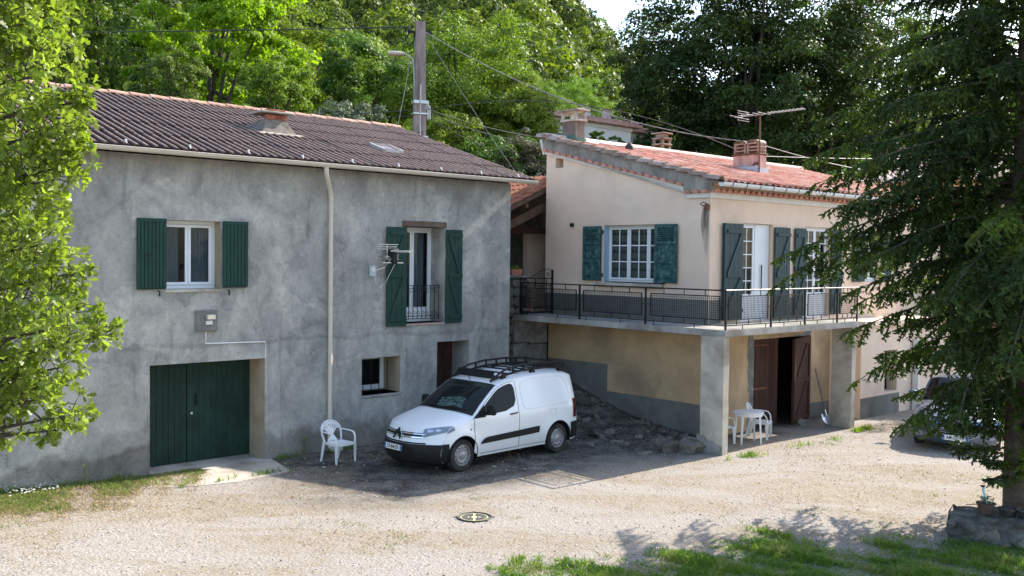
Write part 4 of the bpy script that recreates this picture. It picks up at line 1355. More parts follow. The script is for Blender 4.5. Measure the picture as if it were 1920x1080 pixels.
def rail_panel(P, a0, a1, z0=2.885, z1=3.385):
    f = MB()
    w = .012
    for (b0, c0), (b1, c1) in (((a0, z0), (a1, z0)), ((a0, z1), (a1, z1)), ((a0, z0), (a0, z1)), ((a1, z0), (a1, z1))):
        f.bar(P(b0, c0), P(b1, c1), .022)
    fr = f.build('panel_frame', IR, RLG)
    g = MB()
    n = int((a1 - a0) / .052)
    for i in range(1, n):
        a = a0 + (a1 - a0) * i / n
        g.bar(P(a, z0), P(a, z1), .007)
    for j in range(1, 10):
        z = z0 + (z1 - z0) * j / 10
        g.bar(P(a0, z), P(a1, z), .007)
    tag(g.build('wire_mesh', IR, fr), kind='stuff')
    s = MB()
    for t in (.2, .5, .8):
        a = a0 + (a1 - a0) * t
        s.bar(P(a, z1), P(a, 3.51), .014)
        s.bar(P(a, 2.765), P(a, z0), .014)
    for t in (.35, .95):
        a = a0 + (a1 - a0) * t
        s.bar(P(a, 2.67), P(a, 2.76), .014)
    s.build('spacer', IR, fr)
Pg = lambda a, z: (.05, a, z)
Pf = lambda a, z: (a, .04, z)
for a0, a1 in ((.20, 2.10), (2.37, 4.23), (4.48, 6.34)):
    rail_panel(Pg, a0, a1)
for a0, a1 in ((.16, 1.62), (1.87, 3.03), (3.27, 4.48), (4.71, 5.44)):
    rail_panel(Pf, a0, a1)
t = MB()
for y in (2.25, 4.36):
    t.bar(Pg(y - .14, 3.14), Pg(y + .14, 3.14), .016)
t.bar(Pg(.05, 3.14), Pg(.2, 3.14), .016)
for x in (1.75, 3.15, 4.6):
    t.bar(Pf(x - .12, 3.14), Pf(x + .12, 3.14), .016)
t.build('tie_bar', IR, RLG)

# gate at the far end of the balcony, in line with the gable
GA = thing('garden_gate', 'low black wrought iron gate with scrolls at the far end of the balcony', 'gate', RW(.08, 6.62), YAW)
g = MB()
g.bar((1.22, 0, 2.67), (1.22, 0, 3.85), .04).bar((.05, 0, 2.72), (1.2, 0, 2.72), .022).bar((.05, 0, 3.62), (1.2, 0, 3.62), .022).bar((.05, 0, 2.85), (1.2, 0, 2.85), .018).bar((.05, 0, 2.72), (.05, 0, 3.6), .022).bar((1.0, 0, 2.72), (1.0, 0, 3.62), .018)
g.bar((.05, 0, 3.42), (1.2, 0, 3.42), .018).bar((.6, 0, 3.62), (.6, 0, 3.42), .018)
g.build('gate_frame', IR, GA)
g = MB()
for i in range(1, 16):
    g.bar((.05 + i * .06, 0, 2.85), (.05 + i * .06, 0, 3.42), .005)
for i in range(1, 9):
    g.bar((.05, 0, 2.85 + i * .064), (1.0, 0, 2.85 + i * .064), .005)
tag(g.build('wire_mesh', IR, GA), kind='stuff')
MB().tube([(.35 + .85 * u, 0, 3.63 + .24 * math.sin(u * 1.9) ** 1.5) for u in np.linspace(0, .95, 12)], .009, 5).tube([(1.05 + .06 * (1 - t_ * .7) * math.cos(t_ * 7), 0, 3.72 + .06 * (1 - t_ * .7) * math.sin(t_ * 7)) for t_ in np.linspace(0, 1, 12)], .008, 5).build('scroll', IR, GA)

# =================================================================== retaining wall between the houses (single stones)
RT = thing('retaining_wall', 'dark rubble stone wall between the two houses at the far end of the balcony', 'stone wall', RO, YAW)
rr = random.Random(21)
MB().box(-1.9, 1.34, 6.92, 7.3, -.4, 2.62).box(-.9, .46, 6.72, 7.3, 2.62, 3.66).build('core', M['darkstone'], RT)
sm = []
def stone_mesh(seed, w, d, h, mat, j=.18):
    r = random.Random(seed)
    bm = bmesh.new()
    bmesh.ops.create_cube(bm, size=1)
    bmesh.ops.subdivide_edges(bm, edges=bm.edges[:], cuts=1, use_grid_fill=True)
    for v in bm.verts:
        c = v.co
        k = 1 - .22 * (abs(c.x) * 2) ** 2 * (abs(c.z) * 2) ** 2
        c.x = c.x * k * w + r.uniform(-j, j) * w * .3
        c.z = c.z * k * h + r.uniform(-j, j) * h * .3
        c.y = c.y * d * (1 - .18 * ((abs(c.x) / w) ** 2 + (abs(c.z) / h) ** 2) * 2) + r.uniform(-j, j) * d * .2
    me = bpy.data.meshes.new('stone')
    bm.to_mesh(me)
    bm.free()
    me.materials.append(mat)
    me.polygons.foreach_set('use_smooth', [True] * len(me.polygons))
    me.set_sharp_from_angle(angle=R_(38))
    return me
SM = [stone_mesh(i, 1, 1, 1, M['darkstone']) for i in range(4)]
def lay(x0, x1, z0, z1, y, hs=(.16, .28), ws=(.22, .5), parent=RT, d=.16):
    z = z0
    while z < z1 - .05:
        h = min(rr.uniform(*hs), z1 - z)
        x = x0
        while x < x1 - .05:
            w = min(rr.uniform(*ws), x1 - x)
            place('stone', rr.choice(SM), parent, (x + w / 2, y, z + h / 2), (rr.uniform(-.06, .06), rr.uniform(-.05, .05), rr.uniform(-.06, .06)), (w * .97, d, h * .95))
            x += w
        z += h
lay(-1.3, .12, 1.1, 2.55, 6.90)
lay(-.9, .47, 2.68, 3.62, 6.70)
MB().cbox(-.95, .50, 6.60, 7.3, 3.63, 3.70, .02).build('coping', M['mortar'], RT)
# concrete faced part under the balcony, right of the rubble
bl = MB()
bl.cbox(.12, .72, 6.80, 6.95, 1.9, 2.53, .02).cbox(.74, 1.34, 6.82, 6.95, 1.85, 2.52, .02).cbox(.1, .6, 6.81, 6.95, 1.3, 1.88, .02).cbox(.62, 1.34, 6.83, 6.95, 1.1, 1.83, .02)
bl.build('concrete_facing', M['mortar'], RT)

# things on the path behind
PT = thing('flower_trough', 'terracotta trough with small green plants on the stone wall between the houses', 'flower pot', RW(.18, 6.9, 3.70), YAW)
MB().prism([(-.17, 0), (.17, 0), (.20, .16), (-.20, .16)], 'xz', -.09, .09).build('trough', M['terracotta'], PT)
rc = MB().cbox(-.22, .22, -.02, .02, 0, .36, .01).cbox(-.22, .22, -.02, .42, 0, .04, .01).cbox(-.24, -.19, .0, .42, .18, .21, .01).cbox(.19, .24, .0, .42, .18, .21, .01)
for x in (-.2, .2):
    for y in (0, .38):
        rc.bar((x, y, -.42), (x, y, .0), .035)
o = rc.build('red_chair', pm('faded_red_plastic', (.42, .06, .05), (.50, .10, .08), 4, .6), None)
o.location = RW(.85, 7.45, 3.07)
o.rotation_euler = (0, 0, YAW + 2.6)
tag(o, 'faded red plastic chair behind the iron gate on the balcony path', 'chair')
GRl = thing('guard_rail', 'grey steel road guard rail glimpsed between the two houses', 'guard rail', RW(-1.2, 13.0, 0), YAW)
MB().grid(lambda u, v: (u, .03 * math.cos(v * 12.5), 4.0 + v * .32), [-3, 3.2], np.linspace(0, 1, 9)).build('rail', M['zinc'], GRl, smooth=50)
for x in (-2, 0, 2):
    MB().box(x - .05, x + .05, .05, .15, 2.5, 4.2).build('post', M['zinc'], GRl)
gm2 = MB().box(-1.6, 1.2, 14.2, 14.6, 2.3, 5.6)
o = gm2.build('stone_wall', M['darkstone'], None)
o.location = RO
o.rotation_euler = (0, 0, YAW)
tag(o, 'dark rough stone wall behind the guard rail between the houses', 'stone wall')

# =================================================================== carport roof between the houses
CP = thing('carport_roof', 'lean-to roof of orange tiles on brown timber beams between the two houses', 'lean-to roof', RO, YAW)
cx0, cx1, cy0, cy1 = -2.9, 2.50, 7.15, 12.0
def cz(x): return 5.98 + (x - 1.30) * .43
mb = MB()
for x in (1.22,):
    pass
ca2 = math.atan(.43)
bt = MB()
bt.prism([(cx0, cz(cx0) - .10), (cx1, cz(cx1) - .10), (cx1, cz(cx1) + .02), (cx0, cz(cx0) + .02)], 'xz', cy0, cy0 + .06)
bt.build('barge_board', M['timber'], CP)
for i in range(7):
    y = cy0 + .35 + i * .7
    MB().prism([(cx0, cz(cx0) - .12), (cx1, cz(cx1) - .12), (cx1, cz(cx1) + .0), (cx0, cz(cx0) + .0)], 'xz', y, y + .08).build('rafter', M['timber'], CP)
for x in (-2.5, -1.4, -.3, .8, 1.7):
    MB().box(x, x + .10, cy0 + .02, cy1, cz(x) - .24, cz(x) - .121).build('purlin', M['timber'], CP)
MB().prism([(cx0, cz(cx0) - .66), (cx1, cz(cx1) - .66), (cx1, cz(cx1) - .42), (cx0, cz(cx0) - .42)], 'xz', cy0 + .18, cy0 + .34).build('beam', M['timber'], CP)
MB().box(cx0, cx1, cy0 + .45, cy0 + .6, 4.84, 5.02).build('beam', M['wood_dark'], CP)
MB().add([(cx0, cy0 + .1, cz(cx0) + .022), (cx1, cy0 + .1, cz(cx1) + .022), (cx1, cy1, cz(cx1) + .022), (cx0, cy1, cz(cx0) + .022)], [(0, 1, 2, 3)]).build('decking', M['wood_dark'], CP)
ctm = MB()
def cprof(v): return .05 * abs(math.sin(v * math.pi / .22)) ** .8
ctm.grid(lambda u, v: (u, v, cprof(v) + .02), [0, .40], np.linspace(0, .22, 7))
ctm.grid(lambda u, v: (0, v, u * (cprof(v) + .02)), [0, 1], np.linspace(0, .22, 7))
M['otile'] = pm('orange_canal_tile', (.26, .095, .05), (.38, .16, .09), 4, .9, .3, 50, .005, .15, rnd=.4)
ctme = ctm.mesh('roof_tile', M['otile'], smooth=50)
for i in range(15):
    x = cx1 - .36 - i * .36
    for j in range(12):
        place('roof_tile', ctme, CP, (x, cy0 + j * .22, cz(x) + .03), (0, -ca2 + .04, 0))
MB().box(-1.6, -1.45, 10.5, 10.65, 2.3, 3.9).build('post', M['timber'], CP)
MB().prism([(-.7, 4.9), (2.52, 4.9), (2.52, cz(2.52) - .05), (-.7, cz(-.7) - .05)], 'xz', cy0 + 3.0, cy0 + 3.05).build('shade_board', M['wood_dark'], CP)  # added dark board standing in for the shade under the roof

# =================================================================== stones of the bank against the gable
rr = random.Random(5)
M['rubble'] = pm('earthy_rubble', (.12, .105, .088), (.25, .22, .185), 5, .95, .8, 30, .02, .1, rnd=.6)
SB = [stone_mesh(40 + i, 1, 1, 1, M['rubble'], .55) for i in range(7)]
def stone(xr, yr, s, label, cat='stone', group=None, zoff=0, flat=.6):
    w = RW(xr, yr)
    z = float(ground_z(w.x, w.y))
    o = place('stone', rr.choice(SB), None, (w.x, w.y, z + s * flat * .22 + zoff), (rr.uniform(-.3, .3), rr.uniform(-.3, .3), rr.uniform(0, 3)), (s, s * rr.uniform(.7, 1), s * flat))
    return tag(o, label, cat, group)
for i in range(150):
    yr = rr.uniform(1.8, 6.6)
    xr = rr.uniform(-1.5, 1.2) if i % 3 else 1.22 - rr.uniform(0, .2)
    stone(xr, yr, .05 + .17 * rr.random() ** 2.2, 'rough stone lying loose on the earthy rubble bank under the balcony', 'stone', 'loose stones on the rubble bank', flat=rr.uniform(.4, .8))
st_ = stone(-.45, 1.15, .62, 'large rough rock at the foot of the near balcony pillar', 'rock', flat=.55)
st_ = stone(-.20, .75, .55, 'broken lump of concrete against the near balcony pillar', 'rock', flat=.7)
st_ = stone(-1.15, 1.2, .32, 'flat pale stone lying beside the rock at the pillar', 'rock', flat=.25)
st_ = stone(-.6, 3.1, .5, 'flat slab of rubble halfway along the bank behind the van', 'rock', flat=.18)
st_ = stone(4.75, .98, .30, 'small beige stone holding the brown garage door open', 'rock', flat=.8)

# =================================================================== garden chairs and table
def chair(label, X, Y, az, group='white plastic garden chairs'):
    """monobloc chair facing local +x"""
    t = thing('garden_chair', label, 'chair', (X, Y, float(ground_z(X, Y)) - .01), az, group)
    t.scale = (.93, .93, .95)
    WP = M['white_plastic']
    s = MB()
    s.grid(lambda u, v: (-.20 + .44 * u, (-.21 - .02 * u) + (.42 + .04 * u) * v, .43 - .02 * math.sin(u * 3.14) + .015 * (1 - u) * 0 - (.03 * max(0, (u - .85) / .15) ** 2)), np.linspace(0, 1, 8), np.linspace(0, 1, 6))
    s.grid(lambda u, v: (-.20 + .44 * u, (-.21 - .02 * u) + (.42 + .04 * u) * v, .405 - .02 * math.sin(u * 3.14)), np.linspace(0, 1, 8), [0, 1])
    s.bar((.23, -.23, .405), (.23, .23, .405), .03, .05).bar((-.2, -.21, .41), (.23, -.235, .405), .02, .05).bar((-.2, .21, .41), (.23, .235, .405), .02, .05)
    s.build('seat', WP, t, smooth=35)
    # fan back: outer arch and slats
    def bk_(a):      # arch outline, a 0..pi
        return Vector((-.24 - .10 * math.sin(a) ** .8, -.27 * math.cos(a), .60 + .25 * math.sin(a) ** .7 if math.sin(a) > 0 else .60))
    b = MB()
    pts = [Vector((-.20, -.24, .44))] + [bk_(a) for a in np.linspace(0, math.pi, 14)] + [Vector((-.20, .24, .44))]
    b.tube(pts, .021, 7)
    b.grid(lambda u, v: tuple(bk_(math.pi * (.10 + .80 * u)) * (1 - .16 * v) + Vector((-.22, 0, .45)) * .16 * v), np.linspace(0, 1, 14), [0, 1])
    b.build('backrest', WP, t, smooth=50)
    for k in range(7):
        f = (k - 3) / 3
        top = bk_(math.pi / 2 - f * 1.0) * .96 + Vector((-.22, 0, .45)) * .04
        MB().bar((-.205, f * .13, .44), top, .036, .010, (1, 0, 0)).build('slat', WP, t)
    for s_ in (-1, 1):
        a = MB()
        a.tube([(-.27, s_ * .265, .66), (-.16, s_ * .285, .655), (.02, s_ * .295, .65), (.14, s_ * .29, .635), (.20, s_ * .28, .56), (.22, s_ * .265, .43)], [.02, .024, .026, .026, .024, .024], 8, sz=.6)
        a.build('armrest', WP, t, smooth=50)
        MB().prism([(.19, 0), (.245, 0), (.255, .42), (.165, .42)], 'xz', s_ * .27 - .004, s_ * .27 + .004).bar((.222, s_ * .262, 0), (.222, s_ * .245, .42), .035, .012, (0, 1, 0)).build('leg', WP, t)
        MB().prism([(-.335, 0), (-.285, 0), (-.17, .44), (-.25, .44)], 'xz', s_ * .245 - .004, s_ * .245 + .004).bar((-.30, s_ * .24, 0), (-.20, s_ * .22, .43), .012, .035, (0, 1, 0)).build('leg', WP, t)
    return t
chair('white plastic garden chair alone against the grey wall left of the van', -3.46, 19.28, R_(-38))
cpos = RW(1.26, .95)
chair('white plastic garden chair half hidden behind the balcony pillar', cpos.x, cpos.y, YAW + R_(-34))
cpos = RW(2.40, .70)
chair('white plastic garden chair right of the round table, in front of the brown door', cpos.x, cpos.y, YAW + R_(-66))
tp = RW(1.62, .50)
TB = thing('garden_table', 'small round white plastic table between two chairs under the balcony', 'table', (tp.x, tp.y, 0), YAW)
MB().lathe([(0, .70), (.34, .70), (.352, .71), (.352, .725), (.34, .73), (0, .73)], 32).lathe([(.32, .70), (.32, .64), (.31, .64), (.31, .70)], 32).build('tabletop', M['white_plastic'], TB, smooth=40)
for a in (8, 98, 188, 278):
    c, s = math.cos(R_(a)), math.sin(R_(a))
    MB().add([(c * .28 - s * .04, s * .28 + c * .04, .69), (c * .31, s * .31, .69), (c * .28 + s * .04, s * .28 - c * .04, .69),
              (c * .32 - s * .022, s * .32 + c * .022, 0), (c * .345, s * .345, 0), (c * .32 + s * .022, s * .32 - c * .022, 0)], [(0, 1, 4, 3), (1, 2, 5, 4), (2, 0, 3, 5), (3, 4, 5), (0, 2, 1)]).build('leg', M['white_plastic'], TB)

# shovel leaning on the wall
a, b_ = RW(5.30, .62, .02), RW(5.95, 1.40, 1.32)
SH = thing('shovel', 'long handled shovel leaning on the ochre wall right of the brown door', 'shovel', a, 0)
d = (b_ - a)
MB().tube([d * .22, d * .6, d], .017, 8).build('handle', pm('grey_brown_handle', (.14, .10, .08), (.20, .15, .12), 5), SH, smooth=50)
dn = d.normalized()
sd = Vector((dn.y, -dn.x, 0)).normalized()
up_ = sd.cross(dn)
MB().grid(lambda u, v: tuple(dn * (.30 * u) + sd * ((v - .5) * .24 * min(1, .25 + 2.2 * u)) + up_ * (-.03 + .05 * (2 * v - 1) ** 2)), np.linspace(0, 1, 7), np.linspace(0, 1, 7)).tube([dn * .26, dn * .42], .022, 8).build('blade', M['alu'], SH, smooth=50)
# pipe stub under the lone chair and pot near it
o = MB().tube([(0, 0, 0), (.22, -.10, -.01)], .055, 12).build('drain_pipe', M['concrete'], None)
o.location = LW(1.42, -.22, .07)
o.rotation_euler = (0, 0, YAW)
tag(o, 'short grey drain pipe lying at the foot of the downpipe', 'pipe')

# =================================================================== landing pad
PADX, PADY = -.562, 15.21
LP = thing('landing_pad', 'round black folding landing pad with yellow markings pegged on the gravel', 'landing pad', (PADX, PADY, float(ground_z(PADX, PADY)) + .006), R_(2))
MB().lathe([(0, 0), (.255, 0), (.262, .008), (.272, .012), (.278, .006), (.278, -.004)], 40).build('cloth', pm('dark_grey_cloth', (.055, .052, .055), (.075, .07, .07), 8, .7), LP, smooth=40)
PY = pm('pale_yellow_print', (.45, .47, .20), (.52, .54, .26), 6, .7)
PWt = pm('white_print', (.55, .56, .46), (.5, .51, .42), 6, .7)
def ring(r0, r1, z, n=48, a0=0, a1=2 * math.pi):
    mb = MB()
    mb.grid(lambda u, v: ((r0 + (r1 - r0) * v) * math.cos(u), (r0 + (r1 - r0) * v) * math.sin(u), z), np.linspace(a0, a1, n), [0, 1])
    return mb
pk = MB()
pk.v, pk.f = ring(.205, .220, .0045).v, ring(.205, .220, .0045).f
for s_ in (-1, 1):
    pk.add([(-.018, s_ * .06, .004), (.018, s_ * .06, .004), (.018, s_ * .205, .004), (-.018, s_ * .205, .004)], [(0, 1, 2, 3)])
    pk.add([(s_ * .20, .05, .0042), (s_ * .235, 0, .0042), (s_ * .20, -.05, .0042)], [(0, 1, 2)])
    for q in (-1, 1):
        pk.add([(s_ * .065, q * .045, .0042), (s_ * .085, q * .045, .0042), (s_ * .112, 0, .0042), (s_ * .092, 0, .0042)], [(0, 1, 2, 3)])
pk.build('print', PY, LP, fix=False)
wk = ring(.028, .05, .0043, 24)
for s_ in (-1, 1):
    wk.add([(s_ * .13, -.004, .004), (s_ * .19, -.004, .004), (s_ * .19, .004, .004), (s_ * .13, .004, .004)], [(0, 1, 2, 3)])
wk.build('emblem', PWt, LP, fix=False)
MB().box(-.012, .012, -.03, .03, .0046, .005).box(-.03, .03, -.008, .008, .0052, .0056).build('emblem', PY, LP)
rm_ = MB()
rm_.lathe([(.262, .006), (.272, .014), (.280, .008), (.276, .0)], 40)
rm_.build('rim', M['black_iron'], LP, smooth=50)
for a in (-90, 0, 180, 132, 90, -48):
    MB().bar((.27 * math.cos(R_(a)), .27 * math.sin(R_(a)), .012), (.33 * math.cos(R_(a)), .33 * math.sin(R_(a)), .004), .022, .006).build('strap', M['black_iron'], LP)

# =================================================================== low wall with pots, bottom right
def rough_wall_mat():
    return pm('rough_cemented_rubble', (.10, .095, .085), (.22, .205, .185), 3.0, .98, 1.0, 16, .05, .1, c3=(.07, .065, .055), s3=2.2, lo=.38, hi=.62)
wdir = Vector((.80, -.42, 0)).normalized()
wn_ = Vector((-wdir.y, wdir.x, 0))
LWl = thing('low_wall', 'rough low wall of cemented rubble in the shade of the spruce', 'low wall', (6.62, 14.36, 0), math.atan2(wdir.y, wdir.x))
mb = MB()
from mathutils import noise as mnoise
def rf_(p, s, a): return a * mnoise.noise(Vector(p) * s) + a * .5 * mnoise.noise(Vector(p) * s * 2.6)
def wallpt(u, v):
    # u along, v 0..1 up the face, 1..2 across the top, 2..3 down the back
    if v <= 1:
        p = (u, 0, -.5 + .88 * v)
    elif v <= 2:
        p = (u, (v - 1) * .55, .38)
    else:
        p = (u, .55, .38 - (v - 2) * 1.0)
    j = rf_((p[0], p[1], p[2]), 2.6, .15) + rf_((p[0] + 3, p[1], p[2]), 9, .05)
    return (p[0] + rf_((p[0] + 9, p[1], p[2]), 4, .16) * (1 if u < .5 else .2), p[1] + j - .10 * (1 - min(v, 1)) , p[2] + .5 * rf_((p[0], p[1] + 5, p[2]), 2.2, .10) + (.03 * u if v >= 1 else 0))
mb.grid(wallpt, np.linspace(0, 3.4, 110), np.concatenate([np.linspace(0, 1, 34), np.linspace(1.1, 2, 7), np.linspace(2.2, 3, 5)]))
mb.grid(lambda u, v: tuple(Vector(wallpt(0, 1 - u if v == 0 else 2 + u)) * 1 if v in (0, 1) else (0, 0, 0)), np.linspace(0, 1, 10), [0, 1])
mb.build('rubble_face', rough_wall_mat(), LWl, smooth=60, fix=False)
rr = random.Random(31)
for i in range(16):
    u, z = rr.uniform(.15, 3.2), rr.uniform(-.2, .30)
    s = rr.uniform(.10, .30)
    place('stone', rr.choice(SB), LWl, (u, .01 - .08 * (1 - z), z), (rr.uniform(-.3, .3), rr.uniform(-.4, .4), rr.uniform(-.2, .2)), (s, .12, s * .7))

def pot(x, y, z, r, h, mat, label, name='plant_pot'):
    t = thing(name, label, 'plant pot', (x, y, z))
    MB().lathe([(0, 0), (r * .72, 0), (r * .95, h * .9), (r * 1.08, h * .9), (r * 1.08, h), (r * .92, h), (r * .88, h * .75), (0, h * .75)], 20).build('pot', mat, t, smooth=40)
    MB().lathe([(0, h * .78), (r * .89, h * .77)], 16).build('soil', pm('dry_soil', (.05, .04, .03), (.08, .065, .05), 20), t)
    return t
def onwall(u, v): return Vector((6.62, 14.36, .0)) + wdir * u + wn_ * v
p = onwall(.50, .18)
pot1 = pot(p.x, p.y, .405, .13, .16, pm('brown_pot', (.075, .045, .035), (.11, .07, .05), 6), 'brown pot with a small plant and a turquoise stake on the low wall')
p2_ = onwall(.80, .16)
pot(p2_.x, p2_.y, .415, .14, .11, M['pot_dark'], 'empty shallow black bowl in the middle of the row on the low wall')
p3_ = onwall(1.07, .10)
pot(p3_.x, p3_.y, .425, .165, .12, M['pot_dark'], 'widest empty black bowl at the right of the row on the low wall')
MB().tube([(.02, 0, .14), (-.04, 0, .32), (-.05, 0, .40)], [.012, .016, .02], 8).build('watering_stake', pm('turquoise_plastic', (.20, .50, .52), (.3, .6, .6), 5, .4), pot1)
MB().lathe([(0, -.0), (.03, .0), (.034, .02), (0, .03)], 10, (-.055, 0, .40)).build('stake_cap', M['pot_dark'], pot1)
MB().tube([(-.30, 0, .13), (.05, .02, .14)], .007, 5).build('twig', M['wood_lintel'], pot1)
# =================================================================== vehicles
class Car:
    """body surfaces: a nose-roof-tail sheet T(t,v) and two side sheets Sd(x,z)"""
    def __init__(s, knots, side, arches, sill, W):
        s.K = np.array(knots, float)      # x, z, g, drop
        s.sidef = side
        s.arches = arches                 # (xc, zc, R)
        s.sill = sill
        s.n = len(knots) - 1
        s.gp = 2.4
        tt = np.linspace(0, s.n, s.n * 6 + 1)
        E = np.array([s.edge(t) for t in tt])
        k0 = int(2 * 6)
        s.ex, s.ez = np.maximum.accumulate(E[k0:, 0]), E[k0:, 1]
        s.lx, s.lz = E[:k0 + 1, 0], E[:k0 + 1, 1]
    def prof(s, t):
        t = min(max(t, 0), s.n - 1e-6)
        i = int(t)
        f = t - i
        P = [s.K[max(i - 1, 0)], s.K[i], s.K[i + 1], s.K[min(i + 2, s.n)]]
        m1 = (P[2] - P[0]) / 2
        m2 = (P[3] - P[1]) / 2
        # limit overshoot
        d = P[2] - P[1]
        for k in range(4):
            if d[k] == 0: m1[k] = m2[k] = 0
            else:
                m1[k] = d[k] * min(max(m1[k] / d[k], 0), 3)
                m2[k] = d[k] * min(max(m2[k] / d[k], 0), 3)
        f2, f3 = f * f, f * f * f
        return P[1] * (2 * f3 - 3 * f2 + 1) + m1 * (f3 - 2 * f2 + f) + P[2] * (-2 * f3 + 3 * f2) + m2 * (f3 - f2)
    def edge(s, t):
        x, z, g, d = s.prof(t)
        return (x + g, z - d)
    def T(s, t, v, off=0):
        x, z, g, d = s.prof(t)
        w = s.sidef(x + g, z - d)
        av = abs(v)
        gp = s.gp if t < 9.5 else 2.0
        y = w * v
        return Vector((x + g * av ** gp, y, z - d * av ** 3.2))
    def Tn(s, t, v, off):
        e = .02
        a = s.T(t + e, v) - s.T(t - e, v)
        b = s.T(t, v + e) - s.T(t, v - e)
        n = b.cross(a)
        if n.length < 1e-9: n = Vector((0, 0, 1))
        n.normalize()
        if n.z < 0 and t > 5: n = -n
        if t <= 5 and n.x > 0: n = -n
        return s.T(t, v) + n * off
    def zE(s, x): return float(np.interp(x, s.ex, s.ez))
    def zB(s, x):
        z = s.sill
        if x < s.lx.max():
            o = np.argsort(s.lx)
            z = max(z, float(np.interp(x, s.lx[o], s.lz[o])))
        for xc, zc, R in s.arches:
            if abs(x - xc) < R:
                z = max(z, zc + math.sqrt(R * R - (x - xc) ** 2))
        return z
    def Sd(s, x, z, sg=-1, off=0):
        return Vector((x, sg * (s.sidef(x, z) + off), z))
    def topmesh(s, t0, t1, v0, v1, nt, nv, off=0, mb=None, vf=None):
        mb = mb or MB()
        mb.grid(lambda t, v: s.Tn(t, (vf(t, v) if vf else v), off) if off else s.T(t, vf(t, v) if vf else v), np.linspace(t0, t1, nt), np.linspace(v0, v1, nv))
        return mb
    def sidemesh(s, x0, x1, lo, hi, nx, nz, off=0, sg=-1, mb=None, xs=None):
        mb = mb or MB()
        xs = np.linspace(x0, x1, nx) if xs is None else xs
        mb.grid(lambda x, k: s.Sd(x, lo(x) + (hi(x) - lo(x)) * k, sg, off), xs, np.linspace(0, 1, nz))
        return mb

def paint_mat(name, c, rough=.28, coat=.6, metal=0):
    m, nt, b = _nt(name)
    v = _wpos(nt)
    sp = nt.nodes.new('ShaderNodeSeparateXYZ')
    nt.links.new(v, sp.inputs[0])
    dust = _ramp(nt, _math(nt, 'ADD', sp.outputs[2], _math(nt, 'MULTIPLY', _noise(nt, v, 3, 4), .3)), [(.25, tuple(x * .72 + .03 for x in c)), (.75, c)])
    nt.links.new(dust, b.inputs['Base Color'])
    b.inputs['Roughness'].default_value = rough
    b.inputs['Metallic'].default_value = metal
    b.inputs['Coat Weight'].default_value = coat
    b.inputs['Coat Roughness'].default_value = .05
    return m
M['van_white'] = paint_mat('white_van_paint', (.78, .79, .80), .35, .5)
M['bumper'] = pm('black_bumper_plastic', (.009, .009, .010), (.015, .015, .016), 6, .55, .1, 80, .002, .25)
M['tyre'] = pm('dusty_tyre_rubber', (.022, .021, .020), (.06, .056, .05), 5, .85, .2, 60, .003, .2)
M['steel_rim'] = pm('silver_steel_rim', (.30, .30, .31), (.36, .36, .37), 4, .4, metal=.5)
M['chrome'] = pm('chrome', (.75, .76, .78), (.70, .71, .73), 4, .12, metal=1)
M['lens'] = glass_mat('headlight_lens', (.20, .24, .29), .05)
M['lens_in'] = pm('headlight_inside', (.75, .77, .80), (.5, .53, .58), 9, .2, metal=.7)
M['carglass'] = glass_mat('dark_car_glass', (.005, .006, .006), .04)
M['carglass'].node_tree.nodes['Principled BSDF'].inputs['Specular IOR Level'].default_value = .12
M['windscreen'] = glass_mat('windscreen_glass', (.012, .016, .014), .02, .35)
M['arch'] = pm('black_wheel_arch', (.008, .008, .008), (.012, .012, .012), 4, .9)

def text_mesh(body, size, mat, name='lettering', bold=0, extr=.0008, sx=1):
    cu = bpy.data.curves.new(name, 'FONT')
    cu.body = body
    cu.size = size
    cu.align_x = 'CENTER'
    cu.align_y = 'CENTER'
    cu.offset = bold
    cu.extrude = extr
    o = bpy.data.objects.new(name, cu)
    COL.objects.link(o)
    me = bpy.data.meshes.new_from_object(o.evaluated_get(bpy.context.evaluated_depsgraph_get()))
    bpy.data.objects.remove(o)
    me.name = name
    for v in me.vertices:
        v.co.x *= sx
    me.materials.clear()
    me.materials.append(mat)
    return me

M['plate_white'] = pm('number_plate_white', (.78, .78, .76), (.74, .74, .72), 4, .5)
M['plate_blue'] = pm('number_plate_blue', (.02, .10, .42), (.025, .12, .48), 4, .5)
M['plate_black'] = pm('number_plate_black', (.015, .015, .015), (.02, .02, .02), 4, .5)
def plate(parent, txt, loc, pitch=0):
    """plate facing local -x"""
    w, h = .52, .11
    o = MB().cbox(-w / 2, w / 2, -h / 2, h / 2, -.008, 0, .003).build('number_plate', M['plate_white'], parent)
    o.location = loc
    o.rotation_euler = (math.pi / 2 - pitch, 0, -math.pi / 2)
    place('lettering', text_mesh(txt, .098, M['plate_black'], bold=.002, sx=.78), o, (0, .0, .0012))
    for s_ in (-1, 1):
        MB().box(s_ * (w / 2 - .043) - .0 if s_ > 0 else -w / 2 + .002, w / 2 - .002 if s_ > 0 else -w / 2 + .043, -h / 2 + .003, h / 2 - .003, .0005, .0012).build('blue_band', M['plate_blue'], o)
    place('lettering', text_mesh('F', .04, M['plate_white']), o, (-w / 2 + .022, -.028, .002))
    return o

